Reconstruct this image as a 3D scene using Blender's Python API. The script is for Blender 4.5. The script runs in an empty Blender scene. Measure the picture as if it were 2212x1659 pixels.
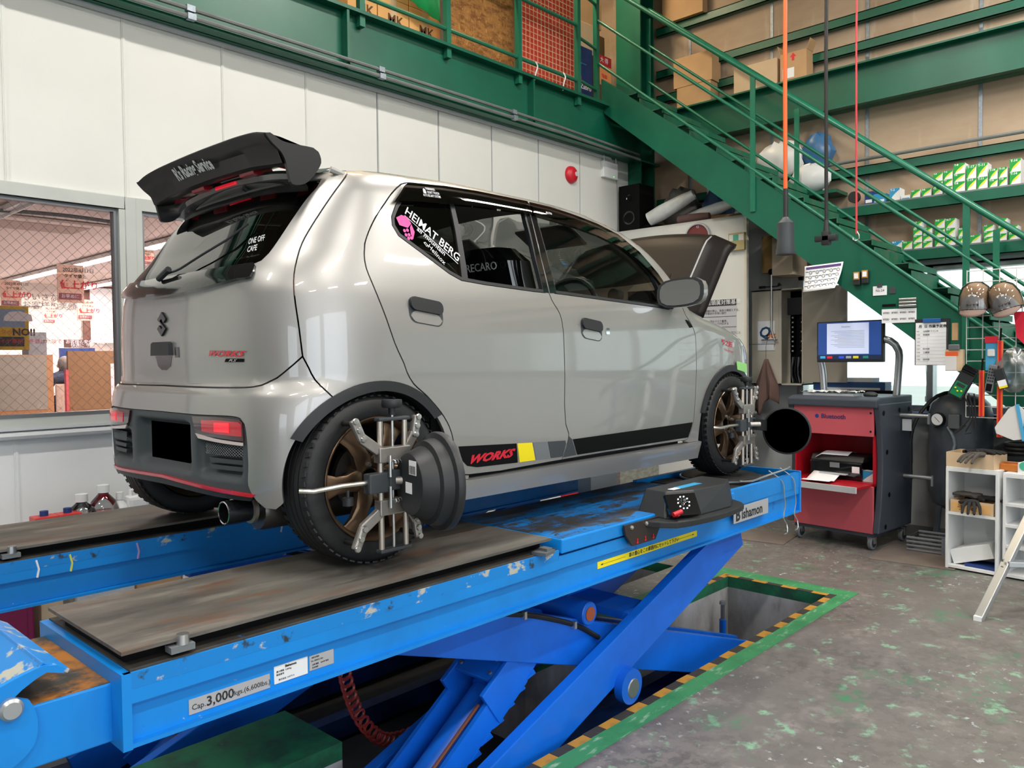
import bpy, bmesh, math, random
import numpy as np
from mathutils import Vector, Matrix
from mathutils.geometry import delaunay_2d_cdt
random.seed(7)
SC = bpy.context.scene
COL = SC.collection
R = math.radians

# ------------------------------------------------------------------ camera
F_PX, CX, CY = 1720.0, 1106.0, 829.5
CAM = Vector((0, 0, 1.5))
TH, PITCH, ROLL = R(43.1), R(1.9), R(0.63)
_fw = Vector((math.cos(TH), math.sin(TH), 0)); _rt = Vector((math.sin(TH), -math.cos(TH), 0)); _up = Vector((0, 0, 1))
FWD = _fw * math.cos(PITCH) - _up * math.sin(PITCH)
_u2 = _up * math.cos(PITCH) + _fw * math.sin(PITCH)
RGT = _rt * math.cos(ROLL) - _u2 * math.sin(ROLL)
UPV = _u2 * math.cos(ROLL) + _rt * math.sin(ROLL)
cam = bpy.data.cameras.new('camera'); cam_o = bpy.data.objects.new('camera', cam); COL.objects.link(cam_o)
cam.sensor_fit = 'HORIZONTAL'; cam.sensor_width = 36; cam.lens = 36 * F_PX / 2212
cam.clip_start = .05; cam.clip_end = 200
cam_o.matrix_world = Matrix(((RGT.x, UPV.x, -FWD.x, CAM.x), (RGT.y, UPV.y, -FWD.y, CAM.y), (RGT.z, UPV.z, -FWD.z, CAM.z), (0, 0, 0, 1)))
SC.camera = cam_o

# ------------------------------------------------------------------ world, light, exposure
W = bpy.data.worlds.new('world'); SC.world = W; W.use_nodes = True
_bg = W.node_tree.nodes['Background']; _bg.inputs[0].default_value = (.86, .93, 1.0, 1); _bg.inputs[1].default_value = 3.0
SC.view_settings.view_transform = 'Standard'; SC.view_settings.look = 'None'; SC.view_settings.gamma = 1
SC.view_settings.use_curve_mapping = False; SC.view_settings.exposure = 0.42
SC.cycles.use_denoising = True
SC.cycles.max_bounces = 8; SC.cycles.diffuse_bounces = 4; SC.cycles.glossy_bounces = 5; SC.cycles.transmission_bounces = 6
SC.cycles.transparent_max_bounces = 12; SC.cycles.caustics_reflective = False; SC.cycles.caustics_refractive = False
SC.cycles.sample_clamp_indirect = 6

def portal(loc, rot, sx, sy):
    l = bpy.data.lights.new('daylight_portal', 'AREA'); l.shape = 'RECTANGLE'; l.size = sx; l.size_y = sy; l.cycles.is_portal = True
    o = bpy.data.objects.new('daylight_portal', l); COL.objects.link(o); o.location = loc; o.rotation_euler = rot

# ------------------------------------------------------------------ small helpers
def at(px, py, axis, val):
    """survey: the point where the sight line through a photo pixel meets the plane axis = val"""
    d = FWD + RGT * ((px - CX) / F_PX) + UPV * ((CY - py) / F_PX)
    i = 'xyz'.index(axis)
    return CAM + d * ((val - CAM[i]) / d[i])

def pchip(xs, ys):
    n = len(xs); h = [xs[i + 1] - xs[i] for i in range(n - 1)]; d = [(ys[i + 1] - ys[i]) / h[i] for i in range(n - 1)]
    m = [0] * n
    for i in range(1, n - 1):
        if d[i - 1] * d[i] > 0:
            w1 = 2 * h[i] + h[i - 1]; w2 = h[i] + 2 * h[i - 1]; m[i] = (w1 + w2) / (w1 / d[i - 1] + w2 / d[i])
    m[0] = d[0]; m[-1] = d[-1]
    def f(x):
        if x <= xs[0]: return ys[0] + m[0] * (x - xs[0])
        if x >= xs[-1]: return ys[-1] + m[-1] * (x - xs[-1])
        i = 0
        while x > xs[i + 1]: i += 1
        t = (x - xs[i]) / h[i]
        return (2 * t ** 3 - 3 * t * t + 1) * ys[i] + (t ** 3 - 2 * t * t + t) * h[i] * m[i] + (-2 * t ** 3 + 3 * t * t) * ys[i + 1] + (t ** 3 - t * t) * h[i] * m[i + 1]
    return f

def catmull(pts, step=.02, closed=False):
    """smooth curve through the points, resampled"""
    pts = [Vector(p) for p in pts]
    if len(pts) < 3: return [tuple(p) for p in pts]
    out = []; n = len(pts); last = n if closed else n - 1
    for i in range(last):
        p1, p2 = pts[i], pts[(i + 1) % n]
        p0 = pts[i - 1] if (i > 0 or closed) else p1 * 2 - p2
        p3 = pts[(i + 2) % n] if (i + 2 < n or closed) else p2 * 2 - p1
        k = max(1, int((p2 - p1).length / step))
        for j in range(k):
            t = j / k
            out.append(tuple(.5 * ((2 * p1) + (p2 - p0) * t + (2 * p0 - 5 * p1 + 4 * p2 - p3) * t * t + (3 * p1 - p0 - 3 * p2 + p3) * t ** 3)))
    if not closed: out.append(tuple(pts[-1]))
    return out

def props(o, label=None, cat=None, group=None, kind=None):
    if label: o['label'] = label
    if cat: o['category'] = cat
    if group: o['group'] = group
    if kind: o['kind'] = kind
    return o

def thing(name, label, cat, loc=(0, 0, 0), rz=0, group=None):
    o = bpy.data.objects.new(name, None); COL.objects.link(o); o.empty_display_size = .05
    o.location = loc; o.rotation_euler = (0, 0, rz)
    return props(o, label, cat, group)

def place(name, me, parent=None, loc=(0, 0, 0), rot=(0, 0, 0), scale=None):
    o = bpy.data.objects.new(name, me); COL.objects.link(o); o.parent = parent
    o.location = loc; o.rotation_euler = rot
    if scale: o.scale = scale
    return o

def kids(o): return [c for c in bpy.data.objects if c.parent == o]
def copy_tree(o, parent=None):
    c = o.copy(); COL.objects.link(c); c.parent = parent
    for ch in kids(o): copy_tree(ch, c)
    return c

class MB:
    """collects solids; build() links them as ONE mesh object"""
    def __init__(s): s.v = []; s.f = []; s.m = []; s.sm = []; s.mi = 0
    def _add(s, vs, fs, smooth=False, T=None):
        b = len(s.v)
        s.v += [tuple(T @ Vector(v)) for v in vs] if T else [tuple(v) for v in vs]
        s.f += [tuple(b + i for i in f) for f in fs]; s.m += [s.mi] * len(fs); s.sm += [smooth] * len(fs)
        return s
    def box(s, c, d, rz=0, T=None, bev=0):
        x, y, z = [k / 2 for k in d]
        if bev <= 0:
            vs = [(-x, -y, -z), (x, -y, -z), (x, y, -z), (-x, y, -z), (-x, -y, z), (x, -y, z), (x, y, z), (-x, y, z)]
            fs = [(0, 3, 2, 1), (4, 5, 6, 7), (0, 1, 5, 4), (1, 2, 6, 5), (2, 3, 7, 6), (3, 0, 4, 7)]
        else:
            bm = bmesh.new(); bmesh.ops.create_cube(bm, size=1); bmesh.ops.scale(bm, vec=d, verts=bm.verts)
            bmesh.ops.bevel(bm, geom=list(bm.edges), offset=bev, segments=2, profile=.6, affect='EDGES')
            bm.verts.ensure_lookup_table(); vs = [tuple(v.co) for v in bm.verts]; fs = [tuple(v.index for v in f.verts) for f in bm.faces]; bm.free()
        M = Matrix.Translation(c) @ Matrix.Rotation(rz, 4, 'Z')
        return s._add(vs, fs, False, (T @ M) if T else M)
    def mm(s, a, b, T=None):
        return s.box([(a[i] + b[i]) / 2 for i in range(3)], [abs(b[i] - a[i]) for i in range(3)], T=T)
    def beam(s, a, b, w, h, up=(0, 0, 1), bev=0):
        a = Vector(a); b = Vector(b); d = b - a; L = d.length; d.normalize(); u = Vector(up)
        sd = u.cross(d)
        if sd.length < 1e-4: sd = Vector((1, 0, 0)).cross(d)
        sd.normalize(); u = d.cross(sd)
        M = Matrix(((d.x, sd.x, u.x, 0), (d.y, sd.y, u.y, 0), (d.z, sd.z, u.z, 0), (0, 0, 0, 1)))
        return s.box((0, 0, 0), (L, w, h), T=Matrix.Translation((a + b) / 2) @ M, bev=bev)
    def tube(s, path, r, seg=8, caps=True, closed=False):
        P = [Vector(p) for p in path]; n = len(P); rs = r if isinstance(r, (list, tuple)) else [r] * n
        vs = []; fs = []; prev = None
        for i in range(n):
            if closed: d = P[(i + 1) % n] - P[i - 1]
            else: d = P[min(i + 1, n - 1)] - P[max(i - 1, 0)]
            d.normalize()
            if prev is None:
                a = Vector((0, 0, 1)) if abs(d.z) < .9 else Vector((1, 0, 0)); sx = d.cross(a).normalized()
            else:
                sx = (prev - d * prev.dot(d)).normalized()
            prev = sx; sy = d.cross(sx)
            for k in range(seg):
                t = 2 * math.pi * k / seg; vs.append(P[i] + (sx * math.cos(t) + sy * math.sin(t)) * rs[i])
        for i in range(n if closed else n - 1):
            for k in range(seg):
                a = i * seg; b = ((i + 1) % n) * seg
                fs.append((a + k, a + (k + 1) % seg, b + (k + 1) % seg, b + k))
        s._add(vs, fs, True)
        if caps and not closed:
            s._add(vs[:seg], [tuple(range(seg))[::-1]]); s._add(vs[-seg:], [tuple(range(seg))])
        return s
    def lathe(s, prof, seg=24, T=None, smooth=True, arc=2 * math.pi):
        """profile [(r, h)] around local Z"""
        n = len(prof); vs = []; fs = []; full = arc > 6.28; cols = seg if full else seg + 1
        for k in range(cols):
            t = arc * k / seg
            for r, h in prof: vs.append((r * math.cos(t), r * math.sin(t), h))
        for k in range(seg):
            for i in range(n - 1):
                a = k * n + i; b = ((k + 1) % cols) * n + i
                fs.append((a, b, b + 1, a + 1))
        return s._add(vs, fs, smooth, T)
    def prism(s, poly, a, b, axis='y', T=None, smooth=False):
        """polygon (two coords) extruded from a to b on an axis"""
        n = len(poly)
        def p(q, h): return {'x': (h, q[0], q[1]), 'y': (q[0], h, q[1]), 'z': (q[0], q[1], h)}[axis]
        vs = [p(q, a) for q in poly] + [p(q, b) for q in poly]
        fs = [tuple(range(n))[::-1], tuple(range(n, 2 * n))]; s._add(vs, fs, False, T)
        return s._add(vs, [(i, (i + 1) % n, n + (i + 1) % n, n + i) for i in range(n)], smooth, T)
    def grid(s, pts, smooth=True, T=None):
        """rows of points"""
        nr, nc = len(pts), len(pts[0])
        return s._add([p for r in pts for p in r], [(i * nc + j, i * nc + j + 1, (i + 1) * nc + j + 1, (i + 1) * nc + j) for i in range(nr - 1) for j in range(nc - 1)], smooth, T)
    def sphere(s, c, r, seg=14, T=None):
        r = r if isinstance(r, (tuple, list)) else (r, r, r); n = seg // 2; vs = []; fs = []
        for i in range(n + 1):
            for k in range(seg):
                a = math.pi * i / n; t = 2 * math.pi * k / seg
                vs.append((c[0] + r[0] * math.sin(a) * math.cos(t), c[1] + r[1] * math.sin(a) * math.sin(t), c[2] + r[2] * math.cos(a)))
        for i in range(n):
            for k in range(seg): fs.append((i * seg + k, i * seg + (k + 1) % seg, (i + 1) * seg + (k + 1) % seg, (i + 1) * seg + k)[::-1])
        return s._add(vs, fs, True, T)
    def mesh(s, name, mats, bevel=0, fix=True):
        me = bpy.data.meshes.new(name); me.from_pydata(s.v, [], s.f); me.validate(clean_customdata=False)
        if fix or bevel:
            bm = bmesh.new(); bm.from_mesh(me)
            bmesh.ops.remove_doubles(bm, verts=bm.verts, dist=1e-5)
            if fix: bmesh.ops.recalc_face_normals(bm, faces=bm.faces)
            if bevel: bmesh.ops.bevel(bm, geom=[e for e in bm.edges if len(e.link_faces) == 2 and e.calc_face_angle(0) > .6], offset=bevel, segments=2, profile=.6, affect='EDGES', clamp_overlap=True)
            bm.to_mesh(me); bm.free()
        for m in (mats if isinstance(mats, (list, tuple)) else [mats]): me.materials.append(m)
        if any(s.sm):
            for p in me.polygons: p.use_smooth = True
            try: me.set_sharp_from_angle(angle=R(38))
            except Exception: pass
        return me
    def build(s, name, mats, parent=None, loc=(0, 0, 0), rot=(0, 0, 0), bevel=0, fix=True):
        me = s.mesh(name, mats, bevel, fix)
        if not bevel and not any(s.sm) and len(me.polygons) == len(s.m):
            me.polygons.foreach_set('material_index', s.m)
        elif len(me.polygons) == len(s.m): me.polygons.foreach_set('material_index', s.m)
        return place(name, me, parent, loc, rot)

def frame_T(origin, xdir, ydir):
    x = Vector(xdir).normalized(); z = x.cross(Vector(ydir)).normalized(); y = z.cross(x)
    return Matrix(((x.x, y.x, z.x, origin[0]), (x.y, y.y, z.y, origin[1]), (x.z, y.z, z.z, origin[2]), (0, 0, 0, 1)))

def text_mesh(txt, size, ext=.0006, shear=0, spacing=1.0, align='LEFT', bold=0):
    c = bpy.data.curves.new('lettering', 'FONT'); c.body = txt; c.size = size; c.extrude = ext; c.shear = shear; c.space_character = spacing
    c.align_x = align; c.align_y = 'CENTER'; c.resolution_u = 2; c.offset = bold
    o = bpy.data.objects.new('lettering', c); COL.objects.link(o)
    dg = bpy.context.evaluated_depsgraph_get(); me = bpy.data.meshes.new_from_object(o.evaluated_get(dg))
    bpy.data.objects.remove(o); bpy.data.curves.remove(c)
    return me

def text(txt, size, T, mat, parent=None, name='lettering', warp=None, **k):
    """flat print: lettering laid on a surface; T maps the text plane to the parent's space"""
    me = text_mesh(txt, size, **k); me.name = name; me.materials.clear(); me.materials.append(mat)
    for v in me.vertices: v.co = (warp(v.co) if warp else T @ v.co)
    return place(name, me, parent)
# ------------------------------------------------------------------ materials (all procedural)
def _nt(name):
    m = bpy.data.materials.new(name); m.use_nodes = True; nt = m.node_tree
    return m, nt, nt.nodes, nt.links, nt.nodes['Principled BSDF']
def srgb(h):
    if isinstance(h, str):
        h = [int(h[i:i + 2], 16) / 255 for i in (0, 2, 4)]
        return tuple(c / 12.92 if c <= .04045 else ((c + .055) / 1.055) ** 2.4 for c in h) + (1,)
    return tuple(h[:3]) + (1,)
def mat(name, col, rough=.5, metal=0, var=0, vscale=6, bump=0, bscale=40, coat=0, emit=0, ecol=None, trans=0, alpha=1, spec=None, ior=None, stretch=None, sheen=0):
    m, nt, N, L, b = _nt(name); c = srgb(col)
    b.inputs['Base Color'].default_value = c; b.inputs['Roughness'].default_value = rough; b.inputs['Metallic'].default_value = metal
    if coat: b.inputs['Coat Weight'].default_value = coat; b.inputs['Coat Roughness'].default_value = .03
    if spec is not None: b.inputs['Specular IOR Level'].default_value = spec
    if ior: b.inputs['IOR'].default_value = ior
    if emit: b.inputs['Emission Color'].default_value = srgb(ecol) if ecol else c; b.inputs['Emission Strength'].default_value = emit
    if trans: b.inputs['Transmission Weight'].default_value = trans
    if alpha < 1: b.inputs['Alpha'].default_value = alpha
    if sheen: b.inputs['Sheen Weight'].default_value = sheen
    if var or bump:
        tc = N.new('ShaderNodeTexCoord'); mp = N.new('ShaderNodeMapping'); L.new(tc.outputs['Object'], mp.inputs[0])
        if stretch: mp.inputs['Scale'].default_value = stretch
    if var:
        nz = N.new('ShaderNodeTexNoise'); nz.inputs['Scale'].default_value = vscale; nz.inputs['Detail'].default_value = 6; L.new(mp.outputs[0], nz.inputs[0])
        cr = N.new('ShaderNodeValToRGB'); cr.color_ramp.elements[0].position = .3; cr.color_ramp.elements[1].position = .7
        cr.color_ramp.elements[0].color = tuple(max(0, k * (1 - var)) for k in c[:3]) + (1,)
        cr.color_ramp.elements[1].color = tuple(min(1, k * (1 + var * .6)) for k in c[:3]) + (1,)
        L.new(nz.outputs[0], cr.inputs[0]); L.new(cr.outputs[0], b.inputs['Base Color'])
    if bump:
        n2 = N.new('ShaderNodeTexNoise'); n2.inputs['Scale'].default_value = bscale; n2.inputs['Detail'].default_value = 4; L.new(mp.outputs[0], n2.inputs[0])
        bp = N.new('ShaderNodeBump'); bp.inputs['Strength'].default_value = bump; bp.inputs['Distance'].default_value = .01
        L.new(n2.outputs[0], bp.inputs['Height']); L.new(bp.outputs[0], b.inputs['Normal'])
    return m
def worn(name, base, layers, rough=.5, metal=0, bump=.1, spec=None):
    """base colour with patches: layers (colour, scale, lo, hi, stretch, coords offset[, roughness])"""
    m, nt, N, L, b = _nt(name); tc = N.new('ShaderNodeTexCoord')
    b.inputs['Roughness'].default_value = rough; b.inputs['Metallic'].default_value = metal
    if spec is not None: b.inputs['Specular IOR Level'].default_value = spec
    prev = None; pc = srgb(base)
    for col, sc, lo, hi, st, off in layers:
        mp = N.new('ShaderNodeMapping'); mp.inputs['Scale'].default_value = st; mp.inputs['Location'].default_value = off; L.new(tc.outputs['Object'], mp.inputs[0])
        nz = N.new('ShaderNodeTexNoise'); nz.inputs['Scale'].default_value = sc; nz.inputs['Detail'].default_value = 9; nz.inputs['Roughness'].default_value = .62; L.new(mp.outputs[0], nz.inputs[0])
        cr = N.new('ShaderNodeValToRGB'); cr.color_ramp.elements[0].position = lo; cr.color_ramp.elements[1].position = hi; L.new(nz.outputs[0], cr.inputs[0])
        mx = N.new('ShaderNodeMix'); mx.data_type = 'RGBA'; L.new(cr.outputs[0], mx.inputs[0])
        if prev: L.new(prev, mx.inputs[6])
        else: mx.inputs[6].default_value = pc
        mx.inputs[7].default_value = srgb(col); prev = mx.outputs[2]
    L.new(prev, b.inputs['Base Color'])
    if bump:
        n2 = N.new('ShaderNodeTexNoise'); n2.inputs['Scale'].default_value = 60; n2.inputs['Detail'].default_value = 5; L.new(tc.outputs['Object'], n2.inputs[0])
        bp = N.new('ShaderNodeBump'); bp.inputs['Strength'].default_value = bump; bp.inputs['Distance'].default_value = .004
        L.new(n2.outputs[0], bp.inputs['Height']); L.new(bp.outputs[0], b.inputs['Normal'])
    return m
def glassmat(name, tint, alpha, rough=.02, refl=1.2):
    """thin tinted pane: part clear, part mirror-like"""
    m, nt, N, L, b = _nt(name); N.remove(b); out = N['Material Output']
    tr = N.new('ShaderNodeBsdfTransparent'); tr.inputs[0].default_value = srgb(tint)
    gl = N.new('ShaderNodeBsdfGlossy'); gl.inputs['Roughness'].default_value = rough
    fr = N.new('ShaderNodeFresnel'); fr.inputs[0].default_value = 1.5
    ad = N.new('ShaderNodeMath'); ad.operation = 'MULTIPLY_ADD'; ad.inputs[1].default_value = refl; ad.inputs[2].default_value = alpha; ad.use_clamp = True
    mx = N.new('ShaderNodeMixShader'); L.new(fr.outputs[0], ad.inputs[0]); L.new(ad.outputs[0], mx.inputs[0]); L.new(tr.outputs[0], mx.inputs[1]); L.new(gl.outputs[0], mx.inputs[2]); L.new(mx.outputs[0], out.inputs[0])
    return m
G = 1
M = {}
M['white_wall'] = mat('white_wall', 'd3d4cf', .45, var=.06, vscale=1.3, bump=.03)
M['white_wall_low'] = mat('white_wall_low', 'd2d5d6', .45, var=.09, vscale=1.8, bump=.03)
M['win_frame'] = mat('win_frame', 'b4b8b4', .45, var=.05)
M['alu'] = mat('alu', 'b9bdc0', .35, .8)
M['alu_dark'] = mat('alu_dark', '84888c', .4, .7)
M['green'] = mat('green_paint', '0a5c46', .38, var=.14, vscale=3, bump=.02)
M['green_rail'] = mat('green_rail_paint', '1a6b52', .35, var=.12, vscale=8)
M['green_tread'] = worn('green_tread', '136349', [('4f6a50', 9, .5, .75, (1, 1, 1), (0, 0, 0)), ('8a6b45', 30, .66, .72, (1, 1, 1), (3, 0, 0))], .6)
M['ply'] = worn('plywood', 'b39f88', [('9a846d', .9, .35, .75, (1, 1, 3), (0, 0, 0)), ('cdc0b0', 1.6, .58, .8, (1, 2.5, .35), (5, 2, 0)), ('8f7660', 5, .66, .9, (1, .6, 3), (1, 7, 2))], .7, bump=.04)
M['galv'] = mat('galvanised', '8f99a2', .45, .6, var=.2, vscale=40)
M['conduit'] = mat('conduit_grey', '7b807e', .5, .3, var=.15, vscale=9)
M['osb'] = worn('osb', 'a8743a', [('7a4d22', 16, .42, .62, (1, 1, 2.2), (0, 0, 0)), ('c8954f', 30, .55, .7, (1.8, 1, 1), (4, 0, 0))], .75)
M['carton'] = mat('carton', 'c19c72', .8, var=.08, vscale=5)
M['carton_pale'] = mat('carton_pale', 'cfb594', .8, var=.07, vscale=5)
M['carton_warm'] = mat('carton_warm', 'dfae6e', .8, var=.06, vscale=5)
M['carton_dark'] = mat('carton_dark', '8a6a44', .8, var=.1, vscale=5)
M['brown_print'] = mat('brown_print', '5d4124', .8)
M['red_sheet'] = mat('red_sheet', 'd04a31', .6, var=.12, vscale=5)
M['mesh_wire'] = mat('mesh_wire', 'd9c3a5', .5)
M['white'] = mat('white_plain', 'e4e6e6', .5)
M['paper'] = mat('paper', 'eceef2', .7)
M['black'] = mat('black_plain', '060607', .65, spec=.15)
M['void'] = mat('matt_black', '000000', 1, spec=0)
M['black_gloss'] = mat('black_gloss', '0b0c0e', .12, coat=.6)
M['black_soft'] = mat('black_plastic', '212427', .48, bump=.05, bscale=300)
M['dark_grey'] = mat('dark_grey_plastic', '3a3f44', .5)
M['mid_grey'] = mat('mid_grey', '6d7276', .5)
M['pale_grey'] = mat('pale_grey', 'b9bdc0', .5)
M['beige'] = mat('beige_metal', 'cbc4b4', .45, var=.05)
M['red'] = mat('red_paint', 'c51b2c', .4)
M['red_deep'] = mat('red_deep', 'a50f20', .4)
M['pink_red'] = mat('cart_red', 'bf555f', .42, var=.05, vscale=2)
M['orange'] = mat('orange_rubber', 'e8622a', .45)
M['yellow'] = mat('yellow_vinyl', 'f1de15', .4)
M['blue'] = worn('lift_blue', '0e86dc', [('1478c4', 2.2, .45, .7, (1, 1, 1), (0, 0, 0)), ('0b63c8', 14, .66, .70, (1, 1, 1), (4, 1, 0)), ('aab4b4', 26, .715, .735, (.55, 1, 1), (9, 3, 1))], .36, bump=.05)
M['blue_edge'] = worn('lift_blue_chipped', '0f7fd0', [('b3b4a8', 9, .56, .60, (1, 1, 1.5), (2, 8, 0)), ('2b3a42', 11, .60, .66, (1, 1, 1), (5, 1, 3))], .42)
M['blue_arm'] = worn('lift_blue_arm', '0a68dc', [('0a5ac4', 3, .4, .7, (1, 1, 1), (0, 0, 0)), ('6f8698', 40, .74, .76, (1, 1, 1), (2, 0, 0))], .4, bump=.03)
M['blue_dark'] = worn('lift_blue_base', '123a7a', [('15202c', 3, .4, .7, (1, 1, 1), (0, 0, 0))], .6)
M['plate'] = worn('deck_plate', '6c6963', [('3f3d3b', 2.4, .40, .62, (.45, 1.6, 1), (0, 0, 0)), ('6d4f3c', 5, .54, .68, (.5, 1.8, 1), (3, 1, 0)), ('979188', 2.2, .54, .7, (.4, 1.5, 1), (9, 0, 0)), ('2c6aa8', 22, .70, .74, (.6, 1, 1), (1, 6, 0))], .55, .25, bump=.12)
M['plate_blue'] = worn('deck_blue_worn', '1273bd', [('3a3a39', 5.5, .47, .53, (.55, 1.2, 1), (1.5, 4, 0)), ('1f62a0', 12, .45, .8, (1, 1, 1), (0, 3, 0)), ('2a2c2e', 40, .58, .64, (1, 1, 1), (7, 3, 0))], .45, bump=.15)
M['deck_dirt'] = worn('deck_dirt', '33312e', [('4a4640', 4, .45, .7, (1, 1, 1), (0, 0, 0)), ('1c6ca8', 14, .66, .72, (1, 1, 1), (4, 0, 0))], .6)
M['rusty'] = worn('rusty_step', '3d3a36', [('a86a22', 5, .5, .62, (1, 1, 1), (0, 0, 0)), ('6a665f', 14, .6, .75, (1, 1, 1), (3, 0, 0)), ('2a2826', 20, .6, .7, (1, 1, 1), (0, 6, 0))], .7)
M['steel'] = mat('bright_steel', 'c6c6c4', .28, .9)
M['steel_warm'] = mat('clamp_steel', 'bdb4aa', .32, .9, var=.06)
M['cast_alu'] = mat('cast_aluminium', 'a9a5a0', .42, .8, var=.08, vscale=30)
M['tyre'] = mat('tyre_rubber', '16171a', .55, bump=.08, bscale=120, var=.25, vscale=12)
M['bronze'] = mat('bronze_wheel', '6e5845', .32, .75, var=.05)
M['bronze_dark'] = mat('bronze_wheel_inner', '4a3c30', .4, .7)
M['rubber'] = mat('rubber', '151617', .6)
M['pit'] = worn('pit_concrete', 'b4b6bb', [('6d675c', 2.0, .42, .72, (1, 1, .5), (0, 0, 0)), ('3c3a35', 7, .62, .8, (1, 1, .4), (3, 0, 0))], .85)
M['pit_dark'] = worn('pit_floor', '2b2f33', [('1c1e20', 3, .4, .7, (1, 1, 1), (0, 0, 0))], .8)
M['green_floor'] = worn('green_floor_paint', '1e6b4a', [('23493b', 6, .45, .62, (1, 1, 1), (0, 0, 0)), ('7b8f86', 30, .68, .72, (1, 1, 1), (2, 5, 0))], .5)
M['green_tape'] = worn('green_tape', '3f8f5c', [('a8c8ac', 9, .56, .72, (1, 3, 1), (0, 0, 0)), ('2c7a4b', 5, .45, .7, (1, 1, 1), (5, 3, 0))], .55)
M['haz_y'] = worn('hazard_yellow', 'b8862c', [('8c6a3c', 12, .5, .7, (1, 1, 1), (0, 0, 0))], .65)
M['haz_k'] = worn('hazard_black', '35322e', [('6a655c', 14, .6, .75, (1, 1, 1), (0, 0, 0))], .7)
M['skin'] = mat('skin', 'c99a7c', .5)
M['navy'] = mat('navy_cloth', '2b3850', .85)
M['hair_grey'] = mat('grey_hair', '7c7873', .8)
M['screen'] = mat('screen_blue', '20386f', .3, emit=.55, ecol='2a4a8c')
M['screen_page'] = mat('screen_page', 'b8c0d8', .4, emit=.5, ecol='b8c2dd')
M['tube'] = mat('lamp_tube', 'ffffff', .4, emit=9, ecol='fff4ea')
M['tube_office'] = mat('lamp_tube_office', 'ffffff', .4, emit=6, ecol='fff0ea')
M['wood_orange'] = mat('wood_orange', 'd8a070', .6, var=.08, vscale=3)
M['board_tan'] = mat('board_tan', '93714c', .7, var=.04, vscale=4)
M['office_wall'] = mat('office_wall', 'e6e0d6', .7)
M['office_ceil'] = mat('office_ceiling', 'd6c6bd', .8, var=.05, vscale=.8)
M['ink'] = mat('ink_dark', '26282c', .7)
M['ink_red'] = mat('ink_red', 'e0213c', .6)
M['glass_office'] = glassmat('office_glass', 'f4ecec', .02)
M['glass_dark'] = glassmat('tinted_glass', '5a625e', .04)
M['glass_rear'] = glassmat('rear_glass', '39403c', .05)
M['glass_clear'] = glassmat('clear_glass', 'd5dcd8', .0, refl=.8)
M['visor'] = glassmat('smoke_acrylic', '5a5650', .07)
M['carpaint'] = mat('silver_paint', 'a7a6a4', .42, .66, coat=1.0)
M['carpaint'].node_tree.nodes['Principled BSDF'].inputs['Coat Roughness'].default_value = .04
M['chrome'] = mat('chrome', 'd8dadc', .08, 1)
M['dark_chrome'] = mat('dark_chrome', '2a2b2b', .08, .6, coat=1)
M['headliner'] = mat('headliner', '8c8a88', .9)
M['interior'] = mat('interior_dark', '191b1d', .6)
M['lamp_red'] = mat('tail_lamp_red', 'e0102c', .15, emit=.35, ecol='ff1030', coat=1)
M['lamp_dark'] = mat('tail_lamp_smoke', '3c1a1e', .12, coat=1)
M['lamp_clear'] = mat('tail_lamp_clear', 'c9b8b6', .15, coat=1)
M['car_red'] = mat('car_red', 'c9122e', .25, coat=.6)
M['carbon'] = mat('spoiler_black', '15171a', .45, coat=.12)
M['magenta'] = mat('magenta_vinyl', 'e3499f', .5)
M['blue_box'] = mat('blue_box', '1b3a78', .6)
M['green_box'] = mat('box_green', '0f9a3c', .6)
M['box_yellow'] = mat('box_yellow', 'd7d92a', .6)
M['cyan_box'] = mat('box_cyan', '2b93c4', .6)
M['bag'] = mat('plastic_bag', 'e2e4e6', .35, var=.05, bump=.25, bscale=14)
M['bag_clear'] = mat('clear_film', 'c9cdcc', .25, var=.15, vscale=9, bump=.5, bscale=16)
M['tank'] = mat('tank_grey', '4a5058', .4, var=.08)
M['slate'] = mat('cart_slate', '3b424c', .5)
M['cap_tan'] = mat('cap_tan', 'b99a7c', .8)
M['cap_white'] = mat('cap_white', 'd4d2d0', .85)
M['cap_brim'] = mat('cap_brim', '7d6a62', .85)
M['towel'] = mat('towel', '7a6159', .95, bump=.5, bscale=160)
M['wine'] = mat('wine_plastic', '7d1f4a', .35)
M['skyblue'] = mat('sky_blue_label', '4aa3d0', .5)
M['floor'] = worn('floor_concrete', '6d6966', [('dfeaec', 24, .59, .63, (1, 1, 1), (4, 9, 0)), ('6d6966', .75, .46, .58, (1, 1, 1), (2, 6, 0)), ('575452', .9, .4, .66, (1, 1, 1), (0, 0, 0)), ('87827e', 4.5, .48, .7, (1, 1, 1), (3, 3, 0)), ('7fa68c', 7, .565, .65, (1, 1, 1), (7, 1, 0)), ('3f7d59', 1.3, .54, .66, (1, 1, 1), (1.2, 5.1, 0)), ('6d6966', 18, .47, .56, (1, 1, 1), (8, 2, 0)), ('565250', 14, .62, .75, (1, 1, 1), (4, 9, 2))], .42, bump=.06)
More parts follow.
